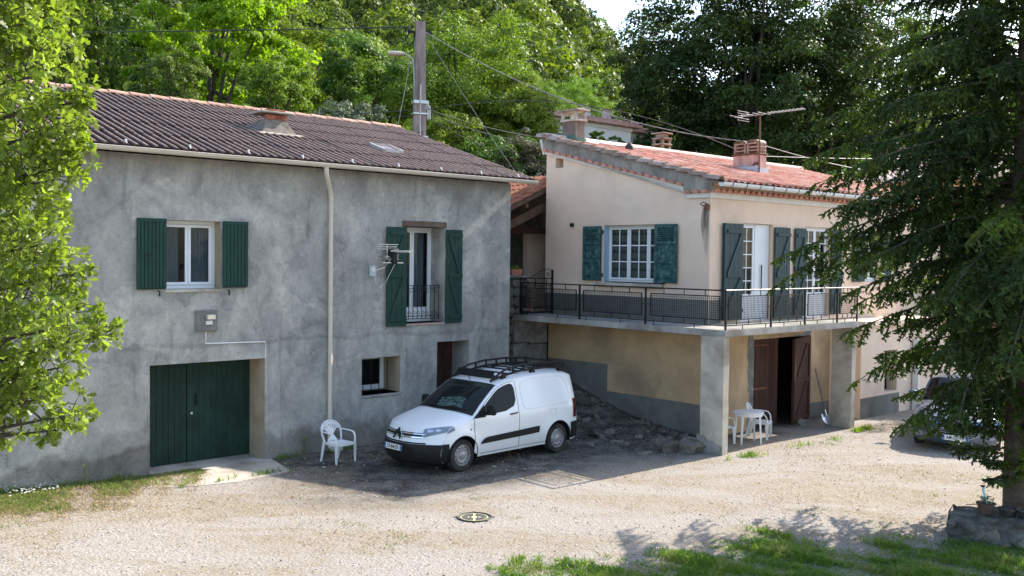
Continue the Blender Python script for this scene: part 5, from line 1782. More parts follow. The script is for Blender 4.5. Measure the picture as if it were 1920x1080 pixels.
def wheel(parent, x, y, R, rimr, side, w=.195, alloy=False):
    """axle along y, outer face towards side"""
    t = place('wheel', MB().lathe([(rimr, -w * .5), (R * .93, -w * .5), (R * .985, -w * .38), (R, -w * .2), (R, w * .2), (R * .985, w * .38), (R * .93, w * .5), (rimr, w * .5)], 36, (0, 0, 0), 'y').mesh('tyre', M['tyre'], smooth=40), parent, (x, y, R))
    f = side * w * .5
    g = MB()
    g.lathe([(rimr, f), (rimr * .97, f + side * .004), (rimr * .93, f - side * .01), (rimr * .90, f - side * .035), (rimr * .74, f - side * .03), (rimr * .66, f - side * .008), (rimr * .42, f - side * .012), (rimr * .36, f + side * .005), (rimr * .2, f + side * .012), (0, f + side * .014)], 36, (0, 0, 0), 'y')
    rm = g.build('rim', M['steel_rim'], t, smooth=40)
    h = MB()
    if not alloy:
        for k in range(12):
            a = 2 * math.pi * k / 12
            h.lathe([(0, f - side * .022), (rimr * .062, f - side * .021)], 8, (rimr * .80 * math.cos(a), 0, rimr * .80 * math.sin(a)), 'y')
    else:
        for k in range(5):
            a = 2 * math.pi * (k + .5) / 5
            h.add([(rimr * r_ * math.cos(a + d_), f + side * .004 * (1 if r_ > .5 else 1), rimr * r_ * math.sin(a + d_)) for r_, d_ in ((.4, 0), (.86, -.42), (.9, 0), (.86, .42))], [(0, 1, 2, 3)])
    h.build('rim_hole', M['arch'], t, fix=False)
    return t

# ---- the van
def van_side(x, z):
    y = .893
    if z < .62: y -= .05 * ((.62 - z) / .4) ** 2
    if z > .95: y -= (z - .95) * .262
    # waist crease and arches
    for xc in (.925, 3.653):
        d = math.hypot(x - xc, z - .32)
        y += .022 * math.exp(-((d - .40) / .10) ** 2) * (1 if z < .95 else .4)
    if x < .9: y -= .05 * ((.9 - x) / .5) ** 2.5
    if x > 4.0: y -= .10 * ((x - 4.0) / .38) ** 2.2
    if x < 1.3 and z > .80: y -= .22 * ((min(z, 1.05) - .80) / .25) ** 2 * (1.3 - x) / .7 * .5
    return y
vk = [(.10, .20, .40, 0), (.03, .27, .40, 0), (.0, .42, .40, 0), (.01, .56, .41, 0), (.045, .66, .42, 0), (.08, .76, .43, 0), (.135, .85, .43, .0), (.20, .905, .40, .035),
      (.45, .985, .26, .085), (.75, 1.06, .17, .10), (1.02, 1.13, .22, .08), (1.25, 1.275, .24, .035), (1.5, 1.435, .22, .03), (1.76, 1.575, .16, .04), (1.93, 1.635, .1, .055),
      (2.25, 1.71, 0, .08), (2.8, 1.785, 0, .10), (3.5, 1.795, 0, .10), (3.95, 1.765, 0, .10), (4.15, 1.72, 0, .09), (4.25, 1.62, -.02, .03), (4.30, 1.3, -.04, 0), (4.345, .85, -.05, 0), (4.38, .6, -.05, 0), (4.37, .33, -.05, 0)]
VAN = Car(vk, van_side, [(.925, .315, .375), (3.653, .315, .375)], .235, 1.8)
VYAW = R_(45.0)
vc, vs_ = math.cos(VYAW), math.sin(VYAW)
VO = Vector((-.93, 18.51, 0)) - Vector((vc, vs_, 0)) * .925 - Vector((-vs_, vc, 0)) * (-.86)
V = thing('van', 'white panel van with black bumper and roof rack parked in the shade', 'van', VO, VYAW)
def body_mesh(car, nt=140, nv=25, nz=14, close_back=True):
    mb = MB()
    mb.grid(lambda t, v: car.T(t, v), np.linspace(0, car.n, nt), np.linspace(-1, 1, nv))
    xs = [car.ex[0], *np.linspace(car.ex[0] + .005, car.ex[-1] - .005, 70)]
    for xc, zc, R in car.arches:
        xs += [xc + R * math.cos(a) for a in np.linspace(0, math.pi, 22)] + [xc - R * 1.0001, xc + R * 1.0001]
    xs = sorted(set(round(float(x), 5) for x in xs if car.ex[0] <= x <= car.ex[-1]))
    for sg in (-1, 1):
        car.sidemesh(0, 0, car.zB, car.zE, 0, nz, 0, sg, mb, xs)
    return mb
BODY = body_mesh(VAN).build('body', M['van_white'], V, smooth=50)
# underbody and wheel wells
ub = MB().box(.45, 4.25, -.78, .78, .22, .26)
for xc, zc, R in VAN.arches:
    for sg in (-1, 1):
        ub.grid(lambda a, y: (xc + R * math.cos(a), sg * y, zc + R * math.sin(a)), np.linspace(-.25, math.pi + .25, 20), [.52, .90])
        ub.grid(lambda a, r: (xc + r * math.cos(a), sg * .52, zc + r * math.sin(a)), np.linspace(0, 2 * math.pi, 20), [0, R])
ub.build('underbody', M['arch'], V, fix=False)
for xc in (.925, 3.653):
    for sg in (-1, 1):
        wheel(V, xc, sg * .775, .315, .205, sg)
# black front bumper, lower body edges, rear bumper
def bump_piece(mb):
    VAN.topmesh(0.05, 3.15, -1, 1, 16, 41, .012, mb)
    for sg in (-1, 1):
        VAN.sidemesh(VAN.ex[0] - .0, .56, lambda x: max(.22, VAN.zB(x)), lambda x: min(.585 + .02 * (x - .4), VAN.zE(x)), 10, 6, .012, sg, mb)
    return mb
BU = bump_piece(MB()).build('front_bumper', M['bumper'], V, smooth=50, fix=False)
VAN.topmesh(1.15, 2.6, -.52, .52, 6, 20, .018).build('lower_grille', M['arch'], BU, fix=False)
for sg in (-1, 1):
    fb_ = MB()
    c = VAN.Tn(1.55, sg * .70, .02)
    n_ = (VAN.Tn(1.55, sg * .70, .03) - VAN.Tn(1.55, sg * .70, .0)).normalized()
    a1 = Vector((0, 0, 1)).cross(n_).normalized()
    a2 = n_.cross(a1)
    ring_ = [c + a1 * (.10 * math.cos(q)) + a2 * (.065 * math.sin(q)) for q in np.linspace(0, 2 * math.pi, 20)[:-1]]
    ring2 = [c + n_ * .012 + a1 * (.075 * math.cos(q)) + a2 * (.045 * math.sin(q)) for q in np.linspace(0, 2 * math.pi, 20)[:-1]]
    fb_.add(ring_ + ring2, [(i, (i + 1) % 19, (i + 1) % 19 + 19, i + 19) for i in range(19)] + [tuple(range(19, 38))])
    fb_.build('fog_lamp_cover', M['arch'], BU, smooth=40)
RBm = MB()
VAN.topmesh(22.6, 24, -1, 1, 6, 20, .015, RBm)
for sg in (-1, 1):
    VAN.sidemesh(4.03, 4.33, lambda x: .28, lambda x: .63, 6, 5, .018, sg, RBm)
RBm.build('rear_bumper', M['bumper'], V, smooth=50, fix=False)
# upper air gap, grille bars and chevron emblem
VAN.topmesh(3.2, 3.45, -.72, .72, 3, 24, .006).build('air_slot', M['arch'], V, fix=False)
VAN.topmesh(4.25, 5.25, -.62, .62, 5, 30, .008, vf=lambda t, v: v * (1.0 if t < 4.8 else 1.12)).build('grille', M['arch'], V, fix=False)
for t_ in (4.42, 5.0):
    mb = MB()
    VAN.topmesh(t_ - .11, t_ + .11, -.66, .66, 4, 30, .018, mb)
    mb.build('grille_bar', M['chrome'], V, smooth=50, fix=False)
ch = MB()
for k, z0_ in enumerate((.0, -.055)):
    ch.prism([(-.10, z0_ - .06), (-.075, z0_ - .06 + .0), (0, z0_ + .02), (.075, z0_ - .06), (.10, z0_ - .06), (.10, z0_ - .035), (0, z0_ + .068), (-.10, z0_ - .035)], 'xz', -.02, .0)
o = ch.build('chevron_emblem', M['chrome'], V)
pe = VAN.T(4.85, 0)
o.location = (pe.x - .018, 0, pe.z + .03)
o.rotation_euler = (R_(-20), 0, -math.pi / 2)
o.scale = (1.2, 1.2, 1.25)
pp = VAN.T(2.35, 0)
plate(V, 'CF-846 EX', (pp.x - .024, .10, .475), R_(4))
# headlights
for sg in (-1, 1):
    hm = MB()
    def hl(off, mb):
        def fn(a, b):
            # a 0..1 from nose to fender, b 0..1 bottom to top
            t0 = 4.35 + 1.2 * a
            t1 = 6.1 + 1.9 * a ** 1.1
            v = .60 + .40 * a
            return VAN.Tn(t0 + (t1 - t0) * b * (1 if a < .98 else 1), sg * v * .995, off)
        mb.grid(fn, np.linspace(0, 1, 14), np.linspace(0, 1, 8))
        lo = lambda x: .775 + (x - .5) * .28
        hi = lambda x: min(VAN.zE(x) - .004, .955 - max(0, x - .62) * .10)
        VAN.sidemesh(.515, .70, lambda x: lo(x) + max(0, (x - .72)) * .25, hi, 8, 5, off, sg, mb)
        return mb
    H = hl(.010, MB()).build('headlight', M['lens'], V, smooth=60, fix=False)
    r_ = MB()
    for a_, rr_ in ((.30, .055), (.62, .045)):
        c = VAN.Tn(5.6 + .5 * a_, sg * (.60 + .40 * a_), .012)
        cc3 = [VAN.Tn(5.6 + .5 * a_ + .34 * math.sin(q), sg * (.60 + .40 * a_ + rr_ * 1.1 * math.cos(q)), .013) for q in np.linspace(0, 6.283, 15)[:-1]]
        r_.add(cc3, [tuple(range(14))])
    r_.build('lamp_reflector', M['lens_in'], H, fix=False)
# windscreen
ws = MB()
VAN.topmesh(10.08, 13.55, -.93, .93, 20, 25, .006, ws)
WS = ws.build('windscreen', M['windscreen'], V, smooth=60, fix=False)
# dark cabin behind the glass, dashboard with papers and a folded sheet
cb_ = MB()
cb_.grid(lambda t, v: VAN.T(t, v) + Vector((.10, 0, -.14)), np.linspace(10.2, 13.4, 10), np.linspace(-.86, .86, 9))
cabm = cb_.build('cabin_dark', M['arch'], V, fix=False)
# body skin is opaque under the glass, so the dash lies on it
ds = MB()
ds.grid(lambda t, v: VAN.Tn(t, v, .003), np.linspace(10.02, 13.6, 20), np.linspace(-.95, .95, 25))
def dash_mat():
    m, nt, b = _nt('dark_cabin_seen_through_glass')
    v = _coord(nt, 'Object')
    c = _ramp(nt, _noise(nt, v, 2.2, 3, .5), [(.35, (.006, .007, .007)), (.65, (.03, .032, .028))])
    nt.links.new(c, b.inputs['Base Color'])
    b.inputs['Roughness'].default_value = .8
    return m
ds.build('cabin', dash_mat(), V, smooth=60, fix=False)
bk_ = MB()
def sheet_pt(u, v):
    t = 10.35 + 1.0 * u + .12 * math.sin(v * 5)
    return VAN.Tn(t, -.62 + .75 * v + .08 * u, .0042 + .0008 * math.sin(u * 20 + v * 3))
bk_.grid(sheet_pt, np.linspace(0, 1, 12), np.linspace(0, 1, 10))
bk_.build('striped_cloth', (lambda: pm('green_white_striped_cloth', (.05, .13, .12), (.38, .45, .43), 9, .8, stretch=(1, 1, 6), lo=.46, hi=.54))(), V, smooth=60, fix=False)
VAN.topmesh(12.75, 13.3, -.75, -.35, 5, 5, .0045).build('sun_visor', pm('pale_visor', (.10, .12, .08), (.14, .16, .11), 5), V, fix=False)
VAN.topmesh(9.9, 10.1, -.97, .97, 3, 25, .012).build('scuttle', M['bumper'], V, fix=False)
wp = MB()
wp.tube([VAN.Tn(10.1, -.15, .02), VAN.Tn(10.25, .25, .022), VAN.Tn(10.3, .62, .018)], .008, 5).tube([VAN.Tn(10.1, .45, .02), VAN.Tn(10.22, -.3, .022), VAN.Tn(10.28, -.75, .018)], .008, 5)
wp.build('wiper', M['bumper'], V)
# side glass, doors, seams
def sg_lo(x): return float(np.interp(x, [1.27, 1.45, 1.6, 2.1, 2.35, 2.42], [1.035, 1.02, 1.035, 1.06, 1.14, 1.25]))
def sg_hi(x): return min(VAN.zE(x) - .055, float(np.interp(x, [1.27, 1.8, 2.0, 2.3, 2.38, 2.42], [1.04, 1.62, 1.60, 1.60, 1.56, 1.48])))
for sg in (-1, 1):
    dr = VAN.sidemesh(1.22, 2.46, lambda x: .30 + .05 * max(0, (1.30 - x) / .08) ** 2, lambda x: VAN.zE(x) - .03, 26, 14, .0045, sg).build('door', M['van_white'], V, smooth=60, fix=False)
    VAN.sidemesh(1.33, 2.42, sg_lo, sg_hi, 30, 8, .008, sg).build('side_window', M['carglass'], dr, smooth=60, fix=False)
    VAN.sidemesh(1.20, 1.52, lambda x: 1.0 - .00 * x, lambda x: float(np.interp(x, [1.2, 1.52], [1.005, 1.24])), 8, 4, .010, sg).build('quarter_trim', M['bumper'], dr, fix=False)
    hx = 2.20
    MB().tube([VAN.Sd(hx, .985, sg, .01), VAN.Sd(hx + .03, .99, sg, .04), VAN.Sd(hx + .19, 1.0, sg, .04), VAN.Sd(hx + .22, 1.0, sg, .01)], .014, 6).build('handle', M['bumper'], dr, smooth=50)
    sm_ = MB()
    for pts in ([(1.215, z) for z in np.linspace(.33, 1.0, 10)], [(2.468, z) for z in np.linspace(.30, 1.62, 16)], [(x, .292) for x in np.linspace(1.25, 2.46, 8)],
                [(x, VAN.zE(x) - .022) for x in np.linspace(1.5, 2.44, 16)], [(2.47 + .0 * z, z) for z in (.3, .31)],
                [(x, .30) for x in np.linspace(2.5, 3.25, 6)]):
        P_ = [VAN.Sd(x, z, sg, .0035) for x, z in pts]
        for i in range(len(P_) - 1):
            sm_.bar(P_[i], P_[i + 1], .007, .004, (0, 1, 0))
    sm_.build('door_seam', M['arch'], V)
    # pressed panel outline on the cargo side
    pr = []
    for q in [(2.62, 1.12), (2.66, 1.06), (2.80, 1.03), (3.98, 1.06), (4.06, 1.10), (4.04, 1.45), (3.90, 1.60), (3.75, 1.635), (2.78, 1.63), (2.64, 1.58), (2.60, 1.48), (2.62, 1.12)]:
        pr.append(VAN.Sd(q[0], q[1], sg, .0))
    MB().tube(pr, .007, 6, cap=False).build('panel_crease', M['van_white'], V, smooth=60)
    MB().tube([VAN.Sd(x, z, sg, .0) for x, z in [(3.40, 1.02 - .06), (3.58, .965), (3.59, .84), (3.42, .83), (3.40, .96)]], .0035, 5, cap=False).build('fuel_flap', M['grey_plastic'], V)
    ss = MB()
    VAN.sidemesh(1.38, 3.06, lambda x: .485 + .02 * (x - 1.4) + .05 * max(0, (x - 2.95) / .11), lambda x: .60 + .035 * (x - 1.4) - .09 * max(0, (1.50 - x) / .12), 20, 3, .022, sg, ss)
    VAN.sidemesh(1.38, 3.06, lambda x: .485 + .02 * (x - 1.4) + .05 * max(0, (x - 2.95) / .11) - .004, lambda x: .485 + .02 * (x - 1.4), 20, 2, .012, sg, ss)
    ss.build('side_moulding', M['bumper'], V, smooth=50, fix=False)
    # wheel arch lips
    for xc, zc, R in VAN.arches:
        lip = MB()
        lip.tube([VAN.Sd(xc + (R + .004) * math.cos(a), zc + (R + .004) * math.sin(a), sg, -.002) for a in np.linspace(-.12, math.pi + .12, 26)], .012, 6)
        lip.build('arch_lip', M['arch'] if xc > 3 else M['arch'], V, smooth=50)
    # mirror
    mr = MB()
    c = VAN.Sd(1.56, 1.10, sg, .15)
    mr.cbox(c.x - .06, c.x + .06, c.y - .12, c.y + .10, c.z - .05, c.z + .15, .035)
    mr.bar(VAN.Sd(1.54, 1.06, sg, -.02), c + Vector((0, 0, -.02)), .07, .06)
    mr.build('mirror', M['bumper'], V, smooth=45)
    # repeater and tail light
    MB().lathe([(0, 0), (.02, .0), (.014, sg * .012)], 10, VAN.Sd(1.12, .80, sg, .001), 'y').build('repeater', M['lens'], V)
    VAN.sidemesh(4.14, 4.27, lambda x: .72, lambda x: 1.12, 4, 6, .008, sg).build('tail_light', pm('dark_red_lamp', (.10, .008, .01), (.14, .01, .012), 4, .2), V, fix=False)
    VAN.topmesh(20.9, 22.4, sg * .82, sg * 1.0, 8, 4, .006).build('tail_trim', M['bumper'], V, fix=False)
MB().tube([(1.90, 0, 1.62), (1.86, 0, 1.71)], .008, 6).build('roof_antenna', M['bumper'], V)
# roof rack
RK = MB()
def rk(x): return float(np.interp(x, [1.93, 2.25, 2.8, 3.5, 4.16], [1.645, 1.725, 1.80, 1.815, 1.775]))
xsr = np.linspace(1.93, 4.16, 16)
RKW = .57
side = MB()
for sg in (-1, 1):
    side.tube([(x, sg * .57, rk(x)) for x in xsr], .024, 6)
    side.tube([(1.96, sg * .57, rk(1.96) + .01)] + [(x, sg * .575, rk(x) + .115 * min(1, (x - 1.93) / .4)) for x in xsr[1:]], .024, 6)
    for x in np.linspace(2.28, 4.14, 7):
        side.bar((x, sg * .57, rk(x)), (x, sg * .575, rk(x) + .11), .028)
rack = side.build('roof_rack', M['black_iron'], V, smooth=50)
cb2 = MB().tube([(0, -.57, 0), (0, .57, 0)], .017, 6).mesh('cross_bar', M['black_iron'])
for x in np.linspace(2.2, 4.14, 8):
    place('cross_bar', cb2, rack, (x, 0, rk(x)))
MB().tube([(4.15, -.575, rk(4.15) + .11), (4.15, .575, rk(4.15) + .11)], .014, 6).build('end_rail', M['black_iron'], rack)
MB().add([(1.98, -.55, 1.69), (1.98, .55, 1.69), (2.07, .55, 1.83), (2.07, -.55, 1.83), (2.0, -.55, 1.685), (2.0, .55, 1.685), (2.09, .55, 1.825), (2.09, -.55, 1.825)],
         [(0, 1, 2, 3), (7, 6, 5, 4), (0, 4, 5, 1), (3, 2, 6, 7), (0, 3, 7, 4), (1, 5, 6, 2)]).build('wind_deflector', M['bumper'], rack)
ft = MB().prism([(-.09, -.085), (.09, -.085), (.03, 0), (-.03, 0)], 'xz', -.03, .03).mesh('foot', M['black_iron'])
for sg in (-1, 1):
    for x in (2.3, 3.15, 4.02):
        place('foot', ft, rack, (x, sg * .57, rk(x)))
tag(V, cat='van')

# ---- the blue-grey saloon behind the spruce
def car_side(x, z):
    y = .90
    if z < .55: y -= .05 * ((.55 - z) / .35) ** 2
    if z > .80: y -= (z - .80) * .42
    if x < .9: y -= .07 * ((.9 - x) / .5) ** 2.2
    if x > 4.1: y -= .16 * ((x - 4.1) / .55) ** 2
    for xc in (.98, 3.70):
        d = math.hypot(x - xc, z - .32)
        y += .02 * math.exp(-((d - .40) / .10) ** 2)
    return y
ck = [(.10, .17, .40, 0), (.03, .22, .40, 0), (.0, .35, .42, 0), (.02, .48, .44, 0), (.05, .58, .46, .0), (.11, .66, .46, .02), (.20, .715, .42, .04), (.40, .78, .32, .07), (.80, .87, .20, .09), (1.15, .93, .14, .09),
      (1.40, .965, .22, .08), (1.75, 1.16, .24, .05), (2.05, 1.32, .2, .05), (2.30, 1.42, .1, .07), (2.7, 1.45, 0, .09), (3.2, 1.42, 0, .09), (3.6, 1.30, 0, .08), (4.05, 1.06, -.05, .06), (4.35, 1.02, -.1, .05), (4.6, .98, -.15, .04), (4.67, .6, -.12, 0), (4.66, .3, -.1, 0)]
C4 = Car(ck, car_side, [(.98, .315, .37), (3.70, .315, .37)], .20, 1.8)
CYAW = R_(63)
cc_, cs_ = math.cos(CYAW), math.sin(CYAW)
CO = Vector((9.72, 20.85, 0))
CC = thing('saloon_car', 'dark blue-grey saloon car parked behind the hanging spruce branches', 'car', (CO.x, CO.y, float(ground_z(CO.x, CO.y))), CYAW)
M['car_blue'] = paint_mat('blue_grey_car_paint', (.075, .105, .16), .3, .8, .5)
body_mesh(C4, 130, 25, 12).build('body', M['car_blue'], CC, smooth=50)
ub = MB().box(.45, 4.4, -.78, .78, .20, .24)
for xc, zc, R in C4.arches:
    for sg in (-1, 1):
        ub.grid(lambda a, y: (xc + R * math.cos(a), sg * y, zc + R * math.sin(a)), np.linspace(-.25, math.pi + .25, 20), [.52, .90])
ub.build('underbody', M['arch'], CC, fix=False)
for xc in (.98, 3.70):
    for sg in (-1, 1):
        wheel(CC, xc, sg * .79, .32, .22, sg, alloy=True)
C4.topmesh(10.05, 12.85, -.92, .92, 14, 21, .006).build('windscreen', M['carglass'], CC, smooth=60, fix=False)
for sg in (-1, 1):
    C4.sidemesh(1.75, 3.7, lambda x: float(np.interp(x, [1.7, 3.7], [.93, .98])), lambda x: C4.zE(x) - .05, 24, 4, .006, sg).build('side_window', M['carglass'], CC, smooth=60, fix=False)
    def hl(a, b):
        t0 = 4.5 + .9 * a
        t1 = 5.2 + 1.9 * a ** .8
        return C4.Tn(t0 + (t1 - t0) * b, sg * (.52 + .475 * a), .010)
    H = MB().grid(hl, np.linspace(0, 1, 14), np.linspace(0, 1, 8)).build('headlight', M['lens'], CC, smooth=60, fix=False)
    MB().lathe([(0, 0), (.05, 0), (.06, .006)], 14, C4.Tn(5.55, sg * .72, .012), 'x').build('lamp_reflector', M['lens_in'], H)
    C4.topmesh(1.6, 2.3, sg * .80, sg * .93, 4, 5, .012).build('fog_lamp', M['lens'], CC, fix=False)
    MB().cbox(1.62, 1.76, sg * 1.0 - .09, sg * 1.0 + .09, .98, 1.12, .03).bar((1.66, sg * .82, 1.0), (1.68, sg * .95, 1.04), .05).build('mirror', M['car_blue'], CC, smooth=45)
def grl(a, b):
    v = -.66 + 1.32 * a
    k = 1 - (abs(v) / .66) ** 2.2
    tm = 2.75
    return C4.Tn(tm - 1.25 * k * (1 - b) + .75 * k ** .5 * b * .9, v, .010)
gr = MB().grid(grl, np.linspace(0, 1, 30), np.linspace(0, 1, 8)).build('grille', M['arch'], CC, fix=False)
er = MB().tube([grl(a, 1) for a in np.linspace(0, 1, 30)] + [grl(a, 0) for a in np.linspace(1, 0, 30)], .010, 5, cap=False).build('grille_rim', M['grey_plastic'], CC)
for b_ in (.2, .4, .6, .8):
    MB().tube([Vector(grl(a, b_)) + Vector((-.004, 0, 0)) for a in np.linspace(.04, .96, 24)], .006, 5).build('grille_bar', M['grey_plastic'], CC)
em = MB()
pe = C4.T(4.7, 0)
em.tube([(pe.x - .02, y, z) for y, z in [(-.03, pe.z - .05), (-.005, pe.z - .01), (-.035, pe.z + .02), (-.01, pe.z + .055), (.03, pe.z + .06), (.045, pe.z + .03), (.02, pe.z), (.04, pe.z - .05)]], .011, 6)
em.build('lion_emblem', M['chrome'], CC)
plate(CC, 'AM-257-PA', (C4.T(1.6, 0).x - .025, 0, .335), 0)
# =================================================================== pole, street lamp, cables
def at(px, py, D):
    d = _f + _R * ((px - 960) / FPX) - _U * ((py - 540) / FPX)
    return Vector((0, 0, CAM_H)) + d * (D / d.y)
PB = at(786, 262, 29.0)
PT_ = at(784, 41, 29.0)
PL = thing('utility_pole', 'tall tapered concrete utility pole with a recessed lower panel behind the corrugated roof', 'utility pole', (PB.x, PB.y, 2.4), R_(20))
H = PT_.z - 2.4
mb = MB()
w0, w1 = .24, .14
def sec(z, w, rec):
    d = w * .78
    return [(-w, -d, z), (w * -.45, -d, z), (w * -.45, -d + rec, z), (w * .45, -d + rec, z), (w * .45, -d, z), (w, -d, z), (w, d, z), (-w, d, z)]
zs = [0, H * .62, H * .63, H]
rc_ = [.05, .05, .0, .0]
vs = []
for z, r in zip(zs, rc_):
    vs += sec(z, w0 + (w1 - w0) * z / H, r)
fs = [(i * 8 + k, i * 8 + (k + 1) % 8, (i + 1) * 8 + (k + 1) % 8, (i + 1) * 8 + k) for i in range(3) for k in range(8)] + [tuple(reversed(range(8))), tuple(range(24, 32))]
mb.add(vs, fs).build('shaft', M['pole'], PL)
st = MB().box(-.25, .25, -.20, .20, -.02, .02)
stm = st.mesh('steel_strap', M['alu'])
for z, s in ((5.2, 1), (5.85, .98), (6.6, .95), (6.95, .93), (7.0, .93)):
    place('steel_strap', stm, PL, (0, 0, z * H / 9.6), None, (s * (1 - .04 * z / 5), s * (1 - .04 * z / 5), 1))
MB().tube([(-.02, -.21, 4.2), (-.02, -.18, 6.9)], .02, 6).build('conduit', M['grey_plastic'], PL)
MB().cbox(.16, .26, -.1, .1, H - 2.6, H - 2.35, .01).cbox(.2, .32, -.1, .1, 5.9, 6.3, .01).build('junction_box', M['grey_plastic'], PL)
br = MB()
br.bar((-.35, 0, H - .32), (.35, 0, H - .30), .05).lathe([(.03, -.05), (.05, 0), (.03, .05)], 8, (-.35, 0, H - .32)).lathe([(.03, -.05), (.05, 0), (.03, .05)], 8, (.35, 0, H - .3))
br.tube([(-.30, 0, H - .32), (-.45, 0, H - .55), (-.35, 0, H - .75), (-.2, 0, H - .6), (-.16, 0, H - .35)], .02, 5)
br.build('cable_bracket', M['black_iron'], PL)
LH = at(757, 104, 29.0)
lx = Vector((LH.x - PB.x, LH.y - PB.y, LH.z - 2.4))
lm = MB().tube([(-.17, -.03, H - 1.95), (-.19, -.05, H - 1.4), (-.24, -.05, H - 1.12), (-.45, .02, H - .98)], .024, 8).build('lamp_arm', M['grey_plastic'], PL, smooth=50)
MB().lathe([(0, -.10), (.09, -.08), (.12, 0), (.11, .25), (.07, .40), (0, .44)], 14, (0, 0, 0), 'x').build('lamp_head', pm('beige_lamp_head', (.50, .45, .38), (.55, .5, .43), 4, .5), lm, smooth=50)
lh = [c for c in bpy.data.objects if c.parent == lm][0]
lh.location = (-.86, .12, H - .98)
lh.rotation_euler = (0, 0, R_(-15))
lh.scale = (1, 1, .6)

def cable(label, a, b, sag, r=.014, mat=None, name='cable', n=26, group=None, ext=True):
    pts = [a.lerp(b, t) + Vector((0, 0, -4 * sag * t * (1 - t))) for t in np.linspace(0, 1, n)]
    o = MB().tube(pts, r, 5).build(name, mat or M['cable'], None)
    return tag(o, label, 'cable', group)
top = at(778, 50, 29.0)
topr = at(797, 60, 29.0)
cable('thick overhead cable running left from the top of the pole', at(-700, 58, 30.5), top, .12, .018)
ca_ = RW(6.6, 3.9, 7.55)
cable('pale twisted cable sagging from the top of the pole to the pink chimney', topr, ca_, .62, .015, M['cable_pale'])
cable('pale twisted cable running right from the pink chimney', ca_, at(1780, 334, 36), .25, .012, M['cable_pale'])
cable('thin cable sagging between the pole and the pink chimney below the twisted one', at(800, 206, 29), RW(6.6, 4.3, 7.3) + Vector((0, 0, 0)), -.75, .011)
cable('thin straight cable going right from the middle of the pink chimney', RW(6.8, 4.2, 7.2), at(1760, 297, 37), .05, .012, M['cable_pale'])
cable('lower thin cable going right behind the pinkish roof ridge', RW(6.8, 7.2, 7.5), at(1780, 352, 38), .1, .010)
cable('steep guy wire from the pole top down to the carport roof', at(800, 66, 28.9), at(1022, 398, 27.5), .15, .008, M['cable_pale'])
cable('short guy wire left of the pole reaching the corrugated roof', at(769, 112, 28.9), at(746, 236, 27.5), .05, .008, M['cable_pale'])
cable('upper of two thin cables left of the pole just above the ridge', at(-700, 235, 31), at(777, 206, 29), .35, .012)
cable('lower of two thin cables left of the pole just above the ridge', at(-700, 262, 31), at(777, 216, 29), .45, .010)
cable('upper dark cable from the pole towards the cream gable', at(796, 203, 29), at(1120, 262, 38), .30, .014)
cable('middle dark cable from the pole towards the cream gable', at(796, 208, 29), at(1080, 268, 38), .35, .014)
cable('lower dark cable from the pole sagging behind the cream gable', at(796, 215, 29), at(1080, 300, 37), .5, .011)

# =================================================================== far houses
def far_house(label, o, w, d, zb, ze, rise, mat, roof, hip=True, ov=.4):
    t = thing('house', label, 'house', (o.x, o.y, 0), YAW)
    MB().box(0, w, 0, d, zb, ze).build('wall', mat, t)
    mb = MB()
    r0 = (d / 2 if hip else -ov)
    rz = [(-ov, -ov, ze), (w + ov, -ov, ze), (w + ov, d + ov, ze), (-ov, d + ov, ze), (r0, d / 2, ze + rise), (w - r0, d / 2, ze + rise)]
    mb.add([(x, y, z + .02) for x, y, z in rz] + [(x, y, z - .12) for x, y, z in rz[:4]], [(0, 1, 5, 4), (1, 2, 5), (2, 3, 4, 5), (3, 0, 4), (0, 6, 7, 1), (1, 7, 8, 2), (2, 8, 9, 3), (3, 9, 6, 0), (6, 9, 8, 7)])
    rf = mb.build('roof', roof, t)
    # rows of barrel tiles down the front slope
    k = MB()
    n = int((w + 2 * ov) / .3)
    for i in range(n):
        x = -ov + .15 + i * .3
        dd = d / 2 + ov
        top = min(1.0, max(0.05, min(x + ov, w + ov - x) / (r0 + ov))) if hip else 1.0
        k.tube([(x, -ov, ze + .03), (x, -ov + dd * top, ze + .03 + rise * top)], .07, 6)
    tag(k.build('tile_rows', roof, rf), kind='stuff')
    MB().box(-.06, w + .06, -.06, -.01, ze - .30, ze - .13).build('cornice', M['white_paint'], t)
    return t
M['far_white'] = pm('off_white_render', (.68, .66, .64), (.74, .72, .70), 1, .95)
M['far_roof'] = pm('dusty_pink_roof', (.42, .22, .17), (.55, .34, .28), 4, .9, .3, 20, .02, .1)
fe = at(1183, 236, 46)
dirx = Vector((_c, _s, 0))
o_ = fe - dirx * 5.4
fh = far_house('white house with a pink roof and square chimney behind the cream house', o_, 5.4, 7.0, 3.0, fe.z, .7, M['far_white'], M['far_roof'])
cpt = at(1137, 222, 47.5)
def to_local(o, p):
    dx, dy = p.x - o.x, p.y - o.y
    return dx * _c + dy * _s, -dx * _s + dy * _c
lx_, ly_ = to_local(o_, cpt)
cz0 = fe.z
c1 = MB().cbox(lx_ - .17, lx_ + .17, ly_ - .15, ly_ + .15, cz0 - .2, cz0 + .95, .01).build('chimney', pm('pale_pink_chimney', (.62, .48, .43), (.68, .54, .49), 3), fh)
MB().cbox(lx_ - .21, lx_ + .21, ly_ - .19, ly_ + .19, cz0 + .95, cz0 + 1.0, .01).build('cap', M['far_roof'], c1)
cpt2 = at(1100, 210, 47)
lx2, ly2 = to_local(o_, cpt2)
MB().cbox(lx2 - .15, lx2 + .15, ly2 - .15, ly2 + .15, cz0, cz0 + .75, .01).build('chimney', M['far_white'], fh)
a_ = to_local(o_, at(1147, 255, 46))
MB().tube([(a_[0], -.05, cz0 - 1.9), (a_[0], -.05, cz0 - 1.1)], .03, 5).build('pipe', M['grey_plastic'], fh)
fe2 = at(1204, 247, 48)
